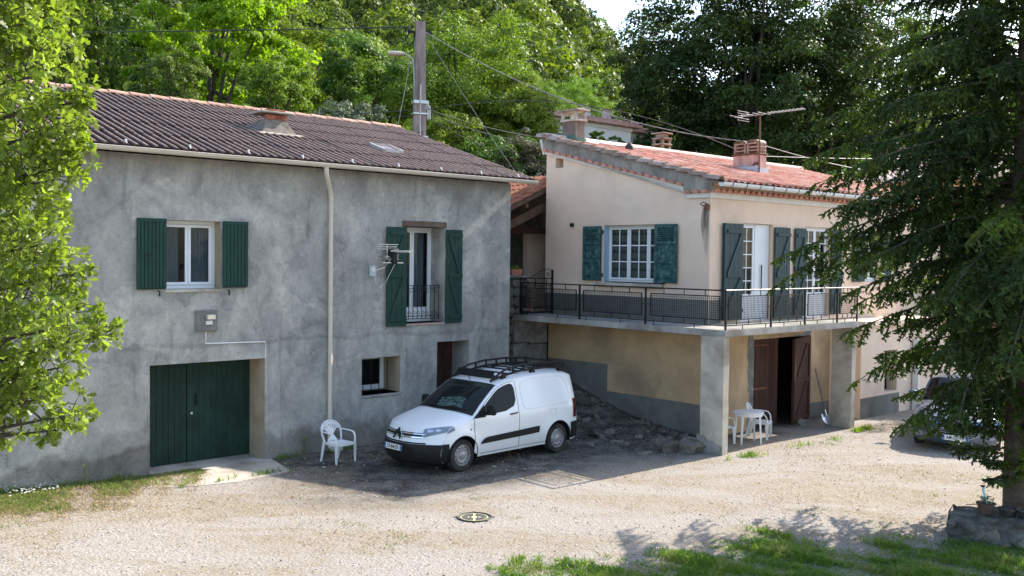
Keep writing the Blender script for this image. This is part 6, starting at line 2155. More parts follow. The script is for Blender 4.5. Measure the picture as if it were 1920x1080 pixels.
o2 = fe2 - dirx * 4.2
fh2 = far_house('lower white outbuilding with a small pink roof right of the white hillside house', o2, 4.2, 4.0, 3.0, fe2.z, .6, M['far_white'], M['far_roof'])
MB().box(1.0, 1.12, -.08, -.01, 4.0, fe2.z - .5).build('downpipe', M['grey_plastic'], fh2)

no = at(1634, 342, 37.0)
no2 = no + Vector((6.5 * _s, -6.5 * _c, 0))
nb = far_house('ochre neighbour house with a pale pink tiled roof seen through the spruce', Vector((no2.x, no2.y, 0)), 12.0, 6.5, -.2, no.z, 1.7, M['ochre'], pm('pale_pink_roof', (.50, .34, .28), (.66, .50, .44), 3, .9, .3, 20, .02, .1), ov=.5)
c_pt = at(1696, 320, 38.5)
lx_, ly_ = to_local(no2, c_pt)
c1 = MB().cbox(lx_ - .30, lx_ + .30, ly_ - .3, ly_ + .3, no.z, no.z + 1.25, .01).build('chimney', M['pink'], nb)
MB().cbox(lx_ - .36, lx_ + .36, ly_ - .36, ly_ + .36, no.z + 1.25, no.z + 1.5, .02).build('cowl', M['vtile'], c1)
for i in range(3):
    for z in (1.2, 4.2):
        f = MB().box(1.6 + i * 3.6, 2.6 + i * 3.6, -.05, -.01, z, z + 1.5).build('window', M['pvc'], nb)
        MB().box(1.68 + i * 3.6, 2.52 + i * 3.6, -.06, -.045, z + .08, z + 1.42).build('pane', M['glass'], f)
        for s_ in (0, 1):
            MB().box(1.05 + i * 3.6 + s_ * 1.6, 1.55 + i * 3.6 + s_ * 1.6, -.09, -.03, z, z + 1.5).build('shutter', M['teal2'], nb)

# =================================================================== vegetation
LM = {}
LM['bright'] = leaf_mat('bright_yellow_green_leaves', (.14, .26, .015), (.20, .34, .02), .55, .6)
LM['fresh'] = leaf_mat('fresh_green_leaves', (.11, .175, .02), (.18, .25, .035), .34, .5)
LM['mid'] = leaf_mat('mid_green_leaves', (.065, .11, .02), (.11, .165, .03), .30, .5)
LM['dark'] = leaf_mat('dark_green_leaves', (.026, .050, .012), (.048, .078, .018), .28, .5)
LM['olive'] = leaf_mat('silver_green_leaves', (.10, .13, .075), (.18, .21, .14), .25, .8, (1.1, 1.2, .8))
LM['grey'] = leaf_mat('grey_brown_twiggy_leaves', (.085, .085, .045), (.15, .15, .09), .25, .9, (1.1, 1.1, .7))
LM['oak'] = leaf_mat('lobed_oak_leaves', (.15, .225, .03), (.25, .34, .07), .5, 1.4, vary=.35, rough=.42, spec=.5)
LM['spruce'] = leaf_mat('spruce_needles', (.020, .040, .010), (.038, .066, .014), .25, .8, (1.6, 1.8, .5), vary=.5, c3=(.10, .15, .02))
LM['grass'] = leaf_mat('green_grass_blades', (.07, .135, .015), (.13, .20, .026), .35, 1.6, vary=.45, c3=(.25, .23, .10))
LM['straw'] = leaf_mat('dry_straw', (.34, .26, .13), (.48, .39, .22), .25, 3, (1.1, 1, .8), vary=.35)
LM['under'] = leaf_mat('forest_undergrowth', (.022, .05, .010), (.05, .095, .016), .3, .15)

def unit(a):
    return a / np.maximum(np.linalg.norm(a, axis=-1, keepdims=True), 1e-9)

def rhombi(c, d, n, L, W):
    """leaf quads: centres c, long axis d, normal n"""
    d = unit(d)
    s = unit(np.cross(n, d))
    L = np.asarray(L).reshape(-1, 1) / 2
    W = np.asarray(W).reshape(-1, 1) / 2
    up = np.cross(d, s) * (W * .35)
    v = np.stack([c - d * L, c + s * W + d * L * .15 + up, c + d * L, c - s * W + d * L * .15 + up], 1)
    f = np.arange(len(c) * 4).reshape(-1, 4)
    return v.reshape(-1, 3), f

def crown_mesh(name, seed, R, H, z0, nclump, per, leaf, mat, rc=(.7, 1.3), flat=.8, top=1.0):
    g = np.random.default_rng(seed)
    # clump centres near the crown's shell
    u = unit(g.normal(size=(nclump, 3)))
    u[:, 2] = u[:, 2] * .9 + .12
    rad = g.uniform(.45, 1.0, (nclump, 1)) ** .55
    lump = 1 + .22 * np.sin(u[:, :1] * 5 + seed) + .18 * np.sin(u[:, 1:2] * 6 + seed * 2) + .12 * g.normal(size=(nclump, 1))
    C = u * rad * lump * np.array([R, R, H / 2]) + np.array([0, 0, z0 + H / 2])
    rcs = g.uniform(*rc, (nclump, 1))
    n = nclump * per
    ci = np.repeat(np.arange(nclump), per)
    w = unit(g.normal(size=(n, 3)))
    w[:, 2] = np.where(w[:, 2] < -.3, -w[:, 2] * .6, w[:, 2])
    rr_ = g.uniform(.35, 1.05, (n, 1)) ** .6
    P = C[ci] + w * rr_ * rcs[ci] * np.array([1, 1, flat])
    nrm = unit(w + np.array([0, 0, .55]) + g.normal(size=(n, 3)) * .55)
    d = np.cross(nrm, g.normal(size=(n, 3)))
    L = leaf * g.uniform(.7, 1.35, n)
    v, f = rhombi(P, d, nrm, L, L * g.uniform(.5, .75, n))
    return np_mesh(name, v, f, mat), C

def trunk_mesh(seed, H, r, crown_z, R, C=None, nb=9, mat=None):
    rr = random.Random(seed)
    mb = MB()
    pts = [Vector((0, 0, -.6))]
    for i in range(1, 9):
        t = i / 8
        pts.append(Vector((math.sin(t * 3 + seed) * .18 * R * .3, math.cos(t * 2.3 + seed) * .15 * R * .3, H * .86 * t)))
    mb.tube(pts, [r * (1.25 - 1.1 * i / 8) for i in range(9)], 8)
    for k in range(nb):
        t = .35 + .6 * k / nb
        b = pts[int(t * 8)]
        if C is not None and len(C):
            e = Vector(C[rr.randrange(len(C))])
        else:
            a = rr.uniform(0, 6.28)
            e = b + Vector((math.cos(a), math.sin(a), .6)) * R * .7
        m = b.lerp(e, .5) + Vector((0, 0, .12 * (e - b).length))
        mb.tube([b, b.lerp(m, .5) + Vector((rr.uniform(-.1, .1), 0, 0)), m, m.lerp(e, .6), e], [r * .5 * (1 - t * .5), r * .4, r * .28, r * .16, r * .06], 6)
    return mb.mesh('trunk', mat or M['bark'], smooth=60)

def tree(name, label, X, Y, R, H, ch, mat, seed, leaf=.16, nclump=70, per=220, group=None, flat=.8, zg=None, cat='tree', rc=None):
    """H total height, ch crown height"""
    z = float(ground_z(X, Y)) if zg is None else zg
    t = thing(name, label, cat, (X, Y, z), 0, group)
    me, C = crown_mesh('crown', seed, R, ch, H - ch, nclump, per, leaf, mat, rc or (R * .16, R * .30), flat)
    place('crown', me, t)
    place('trunk', trunk_mesh(seed, H - ch * .3, .05 * R + .08, H - ch, R, C), t)
    return t
def tree_at(name, label, px, D, ptop, pbot, R, mat, seed, **k):
    p = at(px, ptop, D)
    zt = p.z
    zb_ = at(px, pbot, D).z
    g = float(ground_z(p.x, p.y))
    return tree(name, label, p.x, p.y, R, max(zt - g, 1.0), max(zt - max(zb_, g), .8), mat, seed, **k)

tree_at('broadleaf_tree', 'tall dark green tree with layered leaves behind the left end of the corrugated roof', 205, 41, -160, 300, 3.6, LM['mid'], 3, leaf=.17, nclump=90, per=260)
tree_at('broadleaf_tree', 'tall brilliant yellow-green tree behind the ridge left of the brick chimney', 395, 37, -150, 300, 2.7, LM['bright'], 4, leaf=.17, nclump=125, per=220, flat=.6)
tree_at('broadleaf_tree', 'second yellow-green tree leaning over the top left of the ridge', 90, 38, -170, 240, 2.6, LM['fresh'], 5, leaf=.16, nclump=70, per=200)
tree_at('shrub', 'grey-green shrub with small rounded leaves just behind the ridge tiles', 325, 31.5, 98, 215, 1.15, LM['mid'], 6, leaf=.075, nclump=60, per=190, cat='shrub')
tree_at('broadleaf_tree', 'feathery olive-yellow tree behind the brick chimney', 530, 34, 105, 240, 1.25, LM['fresh'], 7, leaf=.09, nclump=70, per=200)
tree_at('broadleaf_tree', 'tall fresh green tree between the brick chimney and the pole', 560, 47, 45, 260, 2.9, LM['fresh'], 8, leaf=.15, nclump=100, per=200)
tree_at('broadleaf_tree', 'rounded green tree directly left of the utility pole', 690, 44, 85, 270, 2.5, LM['mid'], 9, leaf=.14, nclump=90, per=200)
tree_at('shrub', 'silvery olive bush peeping over the ridge left of the pole', 650, 31, 190, 262, .95, LM['olive'], 10, leaf=.07, nclump=44, per=170, cat='shrub')
tree_at('broadleaf_tree', 'large fresh green tree right of the utility pole', 860, 43, 50, 330, 3.3, LM['fresh'], 12, leaf=.13, nclump=150, per=260)
tree_at('broadleaf_tree', 'bright green tree behind the left end of the cream gable', 975, 41, 165, 350, 1.9, LM['fresh'], 13, leaf=.13, nclump=90, per=230)
tree_at('shrub', 'low bright bush at the foot of the utility pole', 835, 33, 218, 330, 1.35, LM['fresh'], 14, leaf=.09, nclump=55, per=190, cat='shrub')
tree_at('shrub', 'greyish twiggy bush left of the cream gable', 985, 32, 262, 345, 1.0, LM['grey'], 15, leaf=.06, nclump=60, per=190, cat='shrub')
tree_at('shrub', 'dark green bush between the two houses above the carport', 975, 31.5, 315, 430, 1.3, LM['dark'], 16, leaf=.08, nclump=60, per=200, cat='shrub')
tree_at('shrub', 'dark bush behind the right end of the corrugated roof', 900, 33, 258, 400, 1.7, LM['mid'], 17, leaf=.09, nclump=70, per=190, cat='shrub')
for i, (px, D, pt, pb, R, m) in enumerate([(1112, 41, 247, 275, .45, 'fresh'), (1140, 41, 256, 280, .5, 'mid'), (1170, 41, 262, 285, .5, 'olive'), (1208, 42, 262, 300, .7, 'dark')]):
    tree_at('shrub', ['small bright bush right of the grey chimney before the white house', 'small mid green bush below the white hillside house', 'small silvery bush below the white hillside house', 'small dark bush at the right foot of the white outbuilding'][i], px, D, pt, pb, R, LM[m], 30 + i, leaf=.08, nclump=30, per=120, cat='shrub')
dk = [(1315, 50, 0, 420, 3.7), (1405, 46, -130, 420, 4.1), (1525, 49, -110, 420, 4.4), (1215, 56, 110, 300, 1.6), (1610, 56, -40, 420, 4.2)]
for i, (px, D, pt, pb, R) in enumerate(dk):
    tree_at('dark_oak', ['big dark oak left of the roof aerial behind the pink ridge', 'tallest dark oak straight behind the roof aerial', 'dark oak right of the aerial, its crown merging with the spruce', 'smaller dark oak at the left edge of the dark group of oaks', 'dark oak behind the others, next to the upper spruce branches'][i], px, D, pt, pb, R, LM['dark'], 50 + i, leaf=.18, nclump=210, per=190)
tree_at('broadleaf_tree', 'sunlit green tree between the dark oaks and the spruce', 1655, 47, 60, 330, 2.6, LM['mid'], 56, leaf=.15, nclump=80, per=200)
tree_at('broadleaf_tree', 'green tree behind the ochre neighbour house', 1800, 55, 120, 380, 3.4, LM['mid'], 57, leaf=.18, nclump=80, per=180)
tree_at('broadleaf_tree', 'pale green tree far right behind the spruce trunk', 1935, 50, 60, 380, 3.0, LM['fresh'], 58, leaf=.18, nclump=80, per=180)
for i, (px, D, pt, pb, R, m) in enumerate([(1745, 32, 400, 640, 1.6, 'fresh'), (1850, 31, 420, 660, 1.8, 'grey'), (1930, 30, 380, 680, 1.8, 'mid'), (1690, 34, 430, 640, 1.3, 'mid')]):
    tree_at('shrub', ['yellow-green shrub behind the saloon car', 'brownish shrub right of the saloon car behind the spruce', 'tall green shrub at the right edge behind the spruce trunk', 'green shrub beyond the annexe corner'][i], px, D, pt, pb, R, LM[m], 60 + i, leaf=.09, nclump=50, per=170, cat='shrub')

# wooded hillside: individual trees copied from a few kinds
kinds = []
for i, (m, leaf) in enumerate([('mid', .15), ('fresh', .15), ('dark', .15), ('fresh', .16)]):
    R = 3.2
    me, C = crown_mesh('crown', 100 + i, R, 5.6, 1.6, 62, 300, leaf, LM[m], (.7, 1.25), .8)
    kinds.append((me, trunk_mesh(100 + i, 6.0, .16, 1.6, R, C, 5)))
g = np.random.default_rng(77)
def scatter(Y0, Y1, n, dfun, tries=26000, ew=1.0):
    out = []
    cell = {}
    for k in range(tries):
        Y = math.sqrt(g.uniform(Y0 * Y0, Y1 * Y1))
        X = Y * g.uniform(-.60, .60)
        if Y < 92 and -.09 < X / Y < .4:
            continue
        d = dfun(Y)
        ci, cj = int(X // 8), int(Y // 8)
        if any((X - a) ** 2 + (Y - b) ** 2 < d * d for i in (-1, 0, 1) for j in (-1, 0, 1) for a, b in cell.get((ci + i, cj + j), ())):
            continue
        cell.setdefault((ci, cj), []).append((X, Y))
        out.append((X, Y))
        if len(out) >= n:
            break
    return out
placed = scatter(56, 122, 290, lambda Y: 2.7 + Y * .006)
cols_ = ['mid', 'fresh', 'fresh', 'mid', 'fresh', 'bright', 'mid', 'dark']
for i, (X, Y) in enumerate(placed):
    me, tm_ = kinds[i % len(kinds)]
    s = g.uniform(.5, .86)
    o = bpy.data.objects.new('hillside_tree', me)
    COL.objects.link(o)
    m = cols_[int(g.integers(0, 8))]
    if m == 'bright' and Y > 60: m = 'fresh'
    o.material_slots[0].link = 'OBJECT'
    o.material_slots[0].material = LM[m]
    o.location = (X, Y, float(ground_z(X, Y)) - .3)
    o.rotation_euler = (0, 0, g.uniform(0, 6.28))
    o.scale = (s, s, s * g.uniform(.85, 1.2))
    tag(o, {'dark': 'dark evergreen tree on the wooded hillside', 'mid': 'mid green tree on the wooded hillside', 'fresh': 'fresh green tree on the wooded hillside', 'bright': 'bright yellow-green tree on the wooded hillside', 'olive': 'pale grey-green tree on the wooded hillside'}[m], 'tree', 'trees on the wooded hillside, ' + m)
    if Y < 85:
        place('trunk', tm_, o)
# the far wood: past the count, one mass of crowns
far = scatter(120, 290, 1300, lambda Y: 3.6 + Y * .008, 30000)
bv, bf = [], []
for m in range(4):
    nq_ = 400
    u_ = unit(g.normal(size=(nq_, 3)))
    u_[:, 2] = np.where(u_[:, 2] < -.35, -u_[:, 2], u_[:, 2])
    lump_ = 1 + .10 * np.sin(u_[:, :1] * 6 + m) + .10 * np.sin(u_[:, 1:2] * 7 + m * 2) + .08 * np.sin(u_[:, 2:] * 9) + g.normal(size=(nq_, 1)) * .05
    P_ = u_ * lump_ * np.array([2.7, 2.7, 2.7]) + np.array([0, 0, 3.1])
    nr_ = unit(u_ + g.normal(size=(nq_, 3)) * .42)
    Lq = g.uniform(.45, .85, nq_)
    bv.append(rhombi(P_, np.cross(nr_, g.normal(size=(nq_, 3))), nr_, Lq, Lq * .7)[0])
buckets = {'mid': [], 'fresh': [], 'dark': []}
for i, (X, Y) in enumerate(far):
    s = g.uniform(.75, 1.3)
    a = g.uniform(0, 6.28)
    c, s_ = math.cos(a), math.sin(a)
    w = bv[i % 4] * s
    w = np.stack([w[:, 0] * c - w[:, 1] * s_ + X, w[:, 0] * s_ + w[:, 1] * c + Y, w[:, 2] * g.uniform(.8, 1.15) + float(ground_z(X, Y)) - .3], -1)
    p_d = .18 + .3 * (Y > 190)
    r = g.random()
    buckets['dark' if r < p_d else ('mid' if r < .65 else 'fresh')].append(w)
vs_all, mats_i = [], []
fm = bpy.data.meshes.new('x')
bpy.data.meshes.remove(fm)
allv = np.concatenate([np.concatenate(buckets[k]) for k in ('mid', 'fresh', 'dark')])
nq = [sum(len(q) for q in buckets[k]) // 4 for k in ('mid', 'fresh', 'dark')]
fw_me = np_mesh('far_wood', allv, np.arange(len(allv)).reshape(-1, 4), LM['mid'])
fw_me.materials.append(LM['fresh'])
fw_me.materials.append(LM['dark'])
fw_me.polygons.foreach_set('material_index', np.repeat([0, 1, 2], nq)[:len(fw_me.polygons)].astype(np.int32))
tag(place('far_wood', fw_me), 'mass of distant tree crowns covering the upper hillside', 'wood', kind='stuff')
print('hill trees', len(placed), 'far', len(far))
# undergrowth over the slope
n = 70000
Y = 30 + 230 * g.random(n) ** 1.5
X = Y * g.uniform(-.62, .62, n)
dx, dy = X - RO.x, Y - RO.y
yr = -dx * _s + dy * _c
keep = (yr > 17.5) | ((dx * _c + dy * _s > 15) & (yr > 15))
X, Y = X[keep], Y[keep]
Z = ground_z(X, Y) + g.random(len(X)) ** 1.5 * (1.0 + Y * .006)
nrm = unit(g.normal(size=(len(X), 3)) * .6 + np.array([0, -.3, 1]))
d = np.cross(nrm, g.normal(size=(len(X), 3)))
L = (.16 + Y * .0032) * g.uniform(.6, 1.4, len(X))
v, f = rhombi(np.stack([X, Y, Z], -1), d, nrm, L, L * .6)
tag(place('undergrowth', np_mesh('undergrowth', v, f, LM['under'])), 'low green undergrowth covering the slope between the trees', 'undergrowth', kind='stuff')

# =================================================================== spruce at the right
SPX, SPY = 8.12, 15.2
SPR = thing('spruce', 'large dark spruce with drooping branches filling the right side', 'tree', (SPX, SPY, float(ground_z(SPX, SPY))))
MB().tube([(0, 0, -.3), (0, 0, .0), (.0, 0, .3), (-.02, 0, 2), (-.05, .0, 5), (-.02, 0, 9), (.02, 0, 13), (0, 0, 16)], [.34, .27, .23, .21, .18, .14, .08, .02], 14).build('trunk', M['pine_trunk'], SPR, smooth=60)
g = np.random.default_rng(5)
bt = MB()
Cs, Ds, Ns, Ls, Ws = [], [], [], [], []
z = .75
wh = 0
while z < 15.5:
    nb = 6 if z > 1.4 else 5
    Lm = float(np.interp(z, [.7, 1.4, 2.0, 2.6, 3.3, 4.6, 6.5, 8.2, 10, 13, 15.5], [.8, 1.15, 1.35, 2.1, 2.9, 3.3, 3.2, 2.7, 2.2, 1.1, .3]))
    for k in range(nb):
        a = wh * 1.1 + k * 2 * math.pi / nb + g.uniform(-.25, .25)
        L = Lm * g.uniform(.55, 1.1)
        if 4.9 < z < 5.25 and k == 2:
            a, L = math.pi * 1.0, 3.9
        ca, sa = math.cos(a), math.sin(a)
        z0 = z + g.uniform(-.12, .12)
        lift = g.uniform(.05, .25)
        droop = g.uniform(.12, .20)
        if 1.9 < z < 3.5 and k in (0, 1, 3):
            a, L, droop = math.pi + g.uniform(-.45, .55), min(2.7, .9 * z) + g.uniform(-.8, .25), .30
        elif 3.5 <= z < 4.8 and k in (0, 2):
            a, L, droop = math.pi + g.uniform(-.55, .5), 3.3 + g.uniform(-.6, .4), .17
        def bp(s):
            r = s * L
            return np.array([ca * r - sa * .12 * math.sin(s * 3 + k), sa * r + ca * .12 * math.sin(s * 3 + k), z0 + lift * r - droop * r * r * .75 + .30 * L * .25 * max(0, s - .75) ** 1.2 * 2])
        pts = [bp(s) for s in np.linspace(0, 1, 8)]
        bt.tube([Vector(p) for p in pts], [.022 * (1 - .85 * i / 7) * (L / 3.5) ** .5 + .003 for i in range(8)], 5)
        ns = int(L / .066)
        for j in range(ns):
            if math.sin(j * .55 + k * 2 + wh) < -.72: continue
            s = .14 + .86 * (j + g.random()) / ns
            p = bp(s)
            dr = (bp(min(1, s + .02)) - bp(s - .02))
            dr /= np.linalg.norm(dr)
            side = np.cross(dr, [0, 0, 1.])
            side /= np.linalg.norm(side)
            sgn = 1 if j % 2 else -1
            sl = (.14 + .46 * math.sin(min(1, (1.08 - s) * 1.35) * 1.57)) * g.uniform(.6, 1.15) * min(1, L / 2.4)
            hang = g.uniform(.5, 1.7)
            nt_ = max(3, int(sl / .055))
            q0 = p
            dirv = dr * .75 + side * sgn * .75 + np.array([0, 0, -.15])
            dirv /= np.linalg.norm(dirv)
            q = p.copy()
            for m_ in range(nt_):
                st = sl / nt_
                q = q + dirv * st
                dirv = dirv + np.array([0, 0, -hang * .22]) + g.normal(size=3) * .10
                dirv /= np.linalg.norm(dirv)
                # axis blade
                for r_ in range(2):
                    Cs.append(q - dirv * st * .5 + g.normal(size=3) * .004)
                    Ds.append(dirv)
                    Ns.append(g.normal(size=3))
                    Ls.append(st * 1.6)
                    Ws.append(.038)
                # side twiglets
                for r_ in (-1, 1, -1, 1):
                    if g.random() < .85:
                        sd_ = np.cross(dirv, g.normal(size=3) * .5 + np.array([0, 0, 1.]))
                        sd_ /= max(np.linalg.norm(sd_), 1e-6)
                        td = dirv * .6 + sd_ * r_ * .8 + g.normal(size=3) * .35 + np.array([0, 0, -.15])
                        td /= np.linalg.norm(td)
                        tl_ = g.uniform(.04, .11)
                        Cs.append(q + td * tl_ * .5)
                        Ds.append(td)
                        Ns.append(g.normal(size=3))
                        Ls.append(tl_ * 1.25)
                        Ws.append(.036)
    wh += 1
    z += g.uniform(.15, .25)
Cs, Ds, Ns = map(np.array, (Cs, Ds, Ns))
v, f = rhombi(Cs, Ds, Ns, np.array(Ls), np.array(Ws))
bt.build('branches', M['pine_trunk'], SPR, smooth=60)
tag(place('needles', np_mesh('needles', v, f, LM['spruce']), SPR), kind='stuff')
print('spruce quads', len(f))

# =================================================================== oak at the left, close to the camera
OD = 9.6
oc = at(-330, 620, OD)
OAK = thing('oak', 'leafy oak with bright lobed leaves reaching in from the left', 'tree', (oc.x, oc.y, 0))
g = np.random.default_rng(9)
blobs = [(20, 20, 95, 0), (95, 40, 60, .2), (60, 130, 95, -.3), (120, 235, 58, 0), (40, 260, 100, .3), (70, 330, 75, 0), (10, 400, 90, .2), (60, 450, 70, -.2), (120, 505, 48, 0), (60, 560, 85, .2), (130, 600, 55, -.2), (190, 622, 34, 0),
         (20, 650, 80, 0), (100, 680, 60, .2), (60, 740, 50, .1), (135, 770, 40, 0), (15, 720, 60, .3), (95, 800, 26, 0), (5, 805, 40, 0), (-60, 100, 120, 0), (-60, 300, 120, 0), (-60, 500, 120, 0), (-60, 700, 110, 0), (-140, 200, 140, .4), (-140, 420, 140, .4), (-140, 640, 120, .3), (-30, -60, 120, 0), (80, -50, 60, 0), (140, 300, 35, .1), (155, 180, 18, 0), (-150, 0, 150, .2)]
lobe = []       # lobed leaf outline in a unit frame (x along, y across)
for x, y in [(0, .03), (.20, .17), (.30, .10), (.45, .30), (.56, .17), (.78, .30), (1.0, 0)]:
    lobe.append((x - .5, y))
LPT = np.array(lobe + [(x, -y) for x, y in reversed(lobe[:-1])])
nl = len(LPT)
tw_c, tw_d = [], []
twigs = MB()
for px, py, pr, dD in blobs:
    c = at(px, py, OD + dD)
    r = pr / FPX * OD
    cnt = int(95 * (pr / 80) ** 2) + 8
    for k in range(cnt):
        w = unit(g.normal(size=3))
        q = np.array(c) + w * r * np.array([1, 1.5, 1]) * g.uniform(.25, 1.0) ** .5
        tw_c.append(q)
        dv = unit(w * .8 + np.array([.35, -.05, -.05]) + g.normal(size=3) * .35)
        tw_d.append(dv)
        if k % 2 == 0:
            e = q - dv * .22 + np.array([0, 0, -.05])
            twigs.tube([Vector(e), Vector(q - dv * .1), Vector(q)], [.006, .004, .002], 4)
tw_c, tw_d = np.array(tw_c), np.array(tw_d)
per = 8
N = len(tw_c) * per
ci = np.repeat(np.arange(len(tw_c)), per)
ax = unit(tw_d[ci] * .55 + g.normal(size=(N, 3)) * .75 + np.array([0, 0, .05]))
Ln = g.uniform(.04, .105, N)
cen = tw_c[ci] + ax * (Ln * .62)[:, None] + g.normal(size=(N, 3)) * .012
nr = unit(np.array([0, 0, 1.0]) + g.normal(size=(N, 3)) * .85)
nr = unit(nr - ax * np.sum(nr * ax, 1, keepdims=True))
sd_ = np.cross(ax, nr)
bend = g.uniform(-.15, .35, N)
vv_ = np.zeros((N, nl, 3))
for i, (x, y) in enumerate(LPT):
    vv_[:, i] = cen + ax * (x * Ln)[:, None] + sd_ * (y * Ln)[:, None] + nr * ((abs(y) * .35 - bend * x * x) * Ln)[:, None]
ff = np.arange(N * nl).reshape(N, nl)
tag(place('leaves', np_mesh('leaves', vv_.reshape(-1, 3), ff, LM['oak']), OAK, tuple(-OAK.location)), kind='stuff')
# limbs
lim = MB()
root = Vector((oc.x, oc.y, 0))
def LMB(a, b, r0, r1, n=7, up=.25):
    pts = [a.lerp(b, t) + Vector((0, .05 * math.sin(t * 7), up * math.sin(t * 3.14))) for t in np.linspace(0, 1, n)]
    lim.tube(pts, [r0 + (r1 - r0) * t for t in np.linspace(0, 1, n)], 8)
    return pts
lim.tube([root + Vector((0, 0, -.2)), root + Vector((.05, 0, 1.5)), root + Vector((.1, 0, 3.5)), root + Vector((0, 0, 6)), root + Vector((.2, 0, 8.5))], [.26, .21, .18, .13, .05], 12)
for px, py, pr, dD in blobs:
    e = at(px + pr * .3, py + 8, OD + dD)
    s = root + Vector((.05, 0, max(1.6, min(7.5, e.z - .7 + (px + 330) * -.0008))))
    P_ = LMB(s, e, .045, .008, 8, .18)
    for q in (4, 5, 6):
        e2 = P_[q] + Vector(g.uniform(-.35, .35, 3))
        LMB(P_[q], e2, .012, .003, 4, .03)
lo_ = lim.build('branches', M['bark'], OAK, smooth=60)
lo_.location = -OAK.location
twigs_o = twigs.build('twigs', M['bark'], OAK, fix=False)
twigs_o.location = -OAK.location
tag(twigs_o, kind='stuff')
print('oak leaves', N)

# =================================================================== grass, straw, pebbles, weeds
def blades(name, X, Y, hmin, hmax, mat, label, cat, lean=.5, w=.006, zoff=0, hs=None):
    g = np.random.default_rng(len(X))
    n = len(X)
    Z = ground_z(X, Y) + zoff
    h = g.uniform(hmin, hmax, n) if hs is None else hs
    a = g.uniform(0, 6.283, n)
    wv = np.stack([np.cos(a), np.sin(a), np.zeros(n)], -1) * (w * g.uniform(.7, 1.5, n))[:, None]
    b = g.normal(size=(n, 2)) * lean
    base = np.stack([X, Y, Z - .005], -1)
    mid = base + np.stack([b[:, 0] * h * .35, b[:, 1] * h * .35, h * .6], -1)
    tip = base + np.stack([b[:, 0] * h, b[:, 1] * h, h * .95], -1)
    v = np.stack([base - wv, base + wv, mid + wv * .8, mid - wv * .8, tip], 1).reshape(-1, 3)
    i = np.arange(n)[:, None] * 5
    f = np.concatenate([i + np.array([[0, 1, 2, 3]]), i + np.array([[3, 2, 4, 4]])])
    me = bpy.data.meshes.new(name)
    me.vertices.add(len(v))
    me.vertices.foreach_set('co', v.astype(np.float32).ravel())
    q = (i + np.array([[0, 1, 2, 3]])).astype(np.int32)
    t3 = (i + np.array([[3, 2, 4]])).astype(np.int32)
    me.loops.add(n * 7)
    me.loops.foreach_set('vertex_index', np.concatenate([q.ravel(), t3.ravel()]))
    me.polygons.add(2 * n)
    me.polygons.foreach_set('loop_start', np.concatenate([np.arange(n) * 4, n * 4 + np.arange(n) * 3]).astype(np.int32))
    me.update(calc_edges=True)
    me.materials.append(mat)
    return tag(place(name, me), label, cat, kind='stuff')

def fbm(X, Y, s, seed=0):
    o = 0
    r = np.random.default_rng(seed)
    for k in range(5):
        a, b, c, d = r.uniform(-1, 1, 4)
        f = s * 1.7 ** k
        o = o + np.sin(X * f * (1 + a * .5) + Y * f * b + c * 9) * np.cos(Y * f * (1 + d * .5) - X * f * a + b * 7) / 1.5 ** k
    return o
g = np.random.default_rng(55)
n = 260000
X = g.uniform(-.6, 9.0, n)
Y = g.uniform(12.0, 15.4, n)
edge = np.interp(X, [-.6, .4, 1.5, 2.6, 4, 5.5, 6.3, 9], [12.3, 12.75, 13.2, 13.75, 14.25, 14.35, 13.9, 13.2])
dn = (edge - Y) / .95 + .75 * fbm(X, Y, 1.6, 2) + .35 * fbm(X, Y, 5.2, 6)
p = np.clip(dn, 0, 1) * .42
k = g.random(n) < p
hh_ = (.05 + .05 * np.clip(fbm(X[k], Y[k], 3.3, 7), -.6, 1.4)) * g.uniform(.6, 1.5, k.sum())
blades('grass', X[k], Y[k], .05, .15, LM['grass'], 'bright green grass along the bottom edge in the dappled shade', 'grass', .75, .006, 0, hh_)
print('grass', k.sum())
# left verge at the foot of the grey house
n = 120000
sx = g.uniform(-7.5, -1.4, n)
ny_ = g.uniform(-2.3, -.01, n)
dn = (1.35 + ny_ * .9) - np.clip((sx + 2.6) * .9, 0, 9) + .6 * fbm(sx, ny_, 1.9, 4) + .9 * np.exp(ny_ * 4)
k = g.random(n) < np.clip(dn, 0, 1) * .45
P_ = [LW(a, b) for a, b in zip(sx[k][:60000], ny_[k][:60000])]
gx = LO.x + sx[k] * _c - ny_[k] * _s
gy = LO.y + sx[k] * _s + ny_[k] * _c
blades('grass', gx, gy, .02, .07, LM['grass'], 'thin yellowish green turf at the left foot of the grey house', 'grass', .7, .0055)
k2 = g.random(n) < np.clip(dn + .5, 0, 1) * .3
gx = LO.x + sx[k2] * _c - ny_[k2] * _s
gy = LO.y + sx[k2] * _s + ny_[k2] * _c
blades('dry_grass', gx, gy, .02, .06, LM['straw'], 'dry straw coloured grass mixed in the left turf', 'dry grass', .9, .005)
